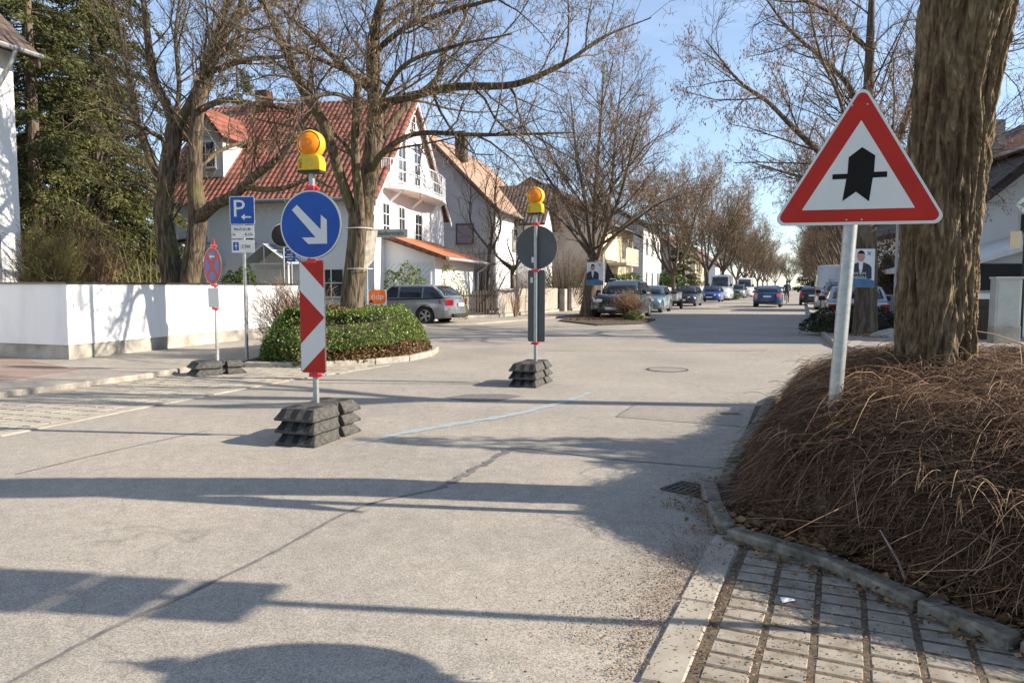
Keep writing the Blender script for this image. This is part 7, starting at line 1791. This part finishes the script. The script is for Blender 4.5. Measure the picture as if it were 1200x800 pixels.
# ------------------------------------------------------------ dry leaves and grit
def litter(name, pts_fn, n, L, seed, m='litter', flat=.22, z=.012):
    rs = np.random.default_rng(seed); P = np.array([pts_fn(rs) for _ in range(n)]); P = np.concatenate([P, np.full((n, 1), z) + rs.uniform(0, .012, (n, 1))], 1)
    D = rs.normal(size=(n, 3)); D[:, 2] *= flat; S = rs.normal(size=(n, 3)); S[:, 2] *= flat
    D /= np.linalg.norm(D, axis=1, keepdims=True); S = S - D * (S * D).sum(1)[:, None]; S /= np.linalg.norm(S, axis=1, keepdims=True); Nn = np.cross(D, S); Nn[Nn[:, 2] < 0] *= -1
    ln = rs.uniform(.4, 1.3, n)[:, None] * L; w = ln * rs.uniform(.4, .75, (n, 1)); cu = rs.uniform(.0, .35, (n, 1)) * w
    V = np.stack([P - D * ln / 2, P + S * w / 2 + Nn * cu, P + D * ln / 2 + Nn * cu * .5, P - S * w / 2 + Nn * cu], 1).reshape(-1, 3)
    return newobj(name, np_mesh(name, V, np.arange(4 * n).reshape(n, 4), np.repeat(rs.beta(1.6, 1.8, n), 4)), m, kind='stuff')
def along(line, sd, off=0.0):
    segs = [(Vector((a.x, a.y, 0)), Vector((c.x, c.y, 0))) for a, c in zip(line[:-1], line[1:])]; w = np.array([(c - a).length for a, c in segs]); w /= w.sum()
    def f(rs):
        a, c = segs[rs.choice(len(segs), p=w)]; p = a.lerp(c, rs.random()); d = (c - a).normalized(); n = Vector((d.y, -d.x, 0)); q = p + n * (rs.normal() * sd + off); return (q.x, q.y)
    return f
bl2 = bed_line[1:7]
litter('leaf_litter', along(bl2, .10, -.18), 2600, .055, 1, z=.06)      # in the bed behind the kerb
litter('leaf_litter', along(bl2, .07, .07), 800, .035, 2, z=.020)        # on the paving in front of it
litter('leaf_litter', along([k0, kB], .06, -.06), 4000, .010, 3, z=.004) # grit in the gutter
litter('leaf_litter', along([k0 + kn * .5, kB + kn * .5], .45, 0), 4500, .013, 4, z=.016)
for i in range(6): 
    o_ = k0 + kn * (band_w + .017 + i * .180)
    litter('leaf_litter', along([o_, o_ + kd * (1.6 + kB.y)], .014, 0), 500, .012, 10 + i, z=.012)
litter('leaf_litter', along([A(700, 760), A(760, 690), A(812, 620)], .20, .05), 5000, .0085, 20, z=.004)
litter('leaf_litter', along([A(800, 600), A(845, 560)], .12, 0), 1300, .016, 21, z=.006)
litter('leaf_litter', along([A(300, 428), A(440, 424), A(500, 414)], .09, -.25), 1800, .04, 22, z=.078)
litter('leaf_litter', along([A(665, 376), A(760, 376)], .5, 0), 2200, .07, 23, z=.06)
litter('leaf_litter', along([A(985, 392), A(1040, 400)], .5, 0), 900, .06, 24, z=.10)
cu = thing('cut_stem', 'pale broken stick standing in the dry shrub near the kerb', 'stick', gnd(1062, 682, .05)); MB().tube([(0, 0, 0), (-.04, 0, .10), (-.10, .05, .22)], [.007, .006, .003], 6).obj('stick', 'greywood', cu)
pc = gnd(922, 704, .02); pt_ = thing('paper_scrap', 'small white paper scrap lying on the block paving', 'litter', (pc.x, pc.y, .024), R(20))
mb = MB(); mb.add([(-.035, -.015, 0), (.03, -.018, .004), (.038, .012, 0), (-.02, .018, .010), (0, 0, .012)], [(0, 1, 4), (1, 2, 4), (2, 3, 4), (3, 0, 4)]); mb.obj('paper', 'poster_white', pt_)

# ------------------------------------------------------------ right side street furniture
uc = at(1186, 405, 16.6); ut = thing('utility_cabinet', 'tall grey utility cabinet standing at the white garden wall', 'utility cabinet', (uc.x, 16.9, .09), R(-8))
MB().box((0, 0, .18), (.56, .30, .38)).obj('plinth', 'plinth', ut, bevel=.01); cb = MB().box((0, 0, .90), (.54, .28, 1.08)).obj('cabinet_shell', 'cabinet', ut, bevel=.012)
MB().box((0, 0, 1.46), (.58, .33, .05)).obj('lid', 'cabinet', ut, bevel=.01); MB().box((0, -.146, .90), (.46, .012, .98)).obj('door', 'cabinet', ut, bevel=.004)
u2 = at(1157, 400, 17.6); gp2 = thing('letter_box', 'brown upright letter box pillar left of the utility cabinet', 'letter box', (u2.x, 17.9, .09), R(-8))
MB().box((0, 0, .48), (.28, .22, .98)).obj('pillar', 'darkwood', gp2, bevel=.02); MB().box((0, -.115, .78), (.2, .012, .06)).obj('slot', 'black', gp2)
ld = at(1196, 300, 18.0); lt = thing('shop_sign', 'green edged arrow sign and small white plate on a black post at the right edge', 'sign', (ld.x + .3, 18.3, .09), R(-8))
MB().tube([(0, 0, 0), (0, 0, 3.4)], .04, 10).obj('pole', 'black', lt); MB().prism([(-.28, 3.25), (-.12, 3.07), (.45, 3.07), (.45, 3.43), (-.12, 3.43)], -.06, -.04).obj('arrow_plate', 'sign_white', lt)
MB().prism([(-.18, 3.25), (-.03, 3.12), (-.0, 3.14), (-.12, 3.25), (0, 3.36), (-.03, 3.38)], -.066, -.058).obj('green_arrow', mat('green_paint', (.05, .25, .08), .5), lt)
MB().prism([(-.36, 2.2), (-.10, 2.2), (-.10, 2.62), (-.36, 2.62)], -.04, -.02).obj('notice_plate', 'cream', lt)
lp_ = at(1049, 345, 24); sp = thing('street_lamp', 'slim pale street lamp pole behind the candidate poster', 'street lamp', (lp_.x, 24, .09))
MB().tube([(0, 0, 0), (0, 0, .9), (0, 0, 5.2)], [.07, .05, .04], 12).obj('pole', 'galv', sp, smooth=True); MB().tube([(0, 0, 5.15), (-.2, 0, 5.35), (-.6, 0, 5.4)], .03, 8).obj('arm', 'galv', sp, smooth=True)
MB().box((-.85, 0, 5.38), (.6, .22, .12), taper=(.8, .7)).obj('lamp_head', 'cabinet', sp, bevel=.02)
c1_ = at(1044, 370, 23.5); ec = thing('utility_cabinet', 'pair of pale grey boxes at the foot of the street lamp', 'utility cabinet', (c1_.x, 24.6, .09), 0)
MB().box((-.35, 0, .5), (.5, .3, 1.0)).obj('cabinet_shell', 'cabinet', ec, bevel=.01); MB().box((.28, 0, .5), (.55, .3, 1.02)).obj('cabinet_shell', 'cabinet', ec, bevel=.01)
# posters on trees
pw = at(704, 325, Y3 - .55); candidate_poster('pale poster of a suited man on the tree by the dark blue car', (at(696, 325, 33.0).x + .05, 33.0, 0), ROT + R(14), .74, 1.02, 1.42, [], -.14, .9, leg=True)
candidate_poster('tall poster of a suited man lettered ANTON on the right hand tree', (at(1012, 330, 19.1).x - .05, 19.15, 0), ROT + R(16), .66, .98, 1.34, ["ANTON", "WEIGELE"], -.02, .92)
fl = at(712, 330, 33.2); fg = thing('flag', 'dark triangular folded flag hanging beside the poster tree', 'flag', (fl.x + .05, 34.8, 0))
MB().tube([(0, 0, 0), (0, 0, 3.0)], .025, 8).obj('pole', 'alu', fg)
me = bpy.data.meshes.new('cloth'); me.from_pydata([(0, 0, 2.85), (.12, .06, 2.5), (.42, -.04, 1.9), (.62, .05, 1.55), (.3, .08, 1.5), (.02, 0, 1.55), (0, 0, 2.2)], [], [(0, 1, 6), (1, 2, 5, 6), (2, 3, 4, 5)]); cl = newobj('cloth', me, 'black', fg); cl.modifiers.new('thickness', 'SOLIDIFY').thickness = .01
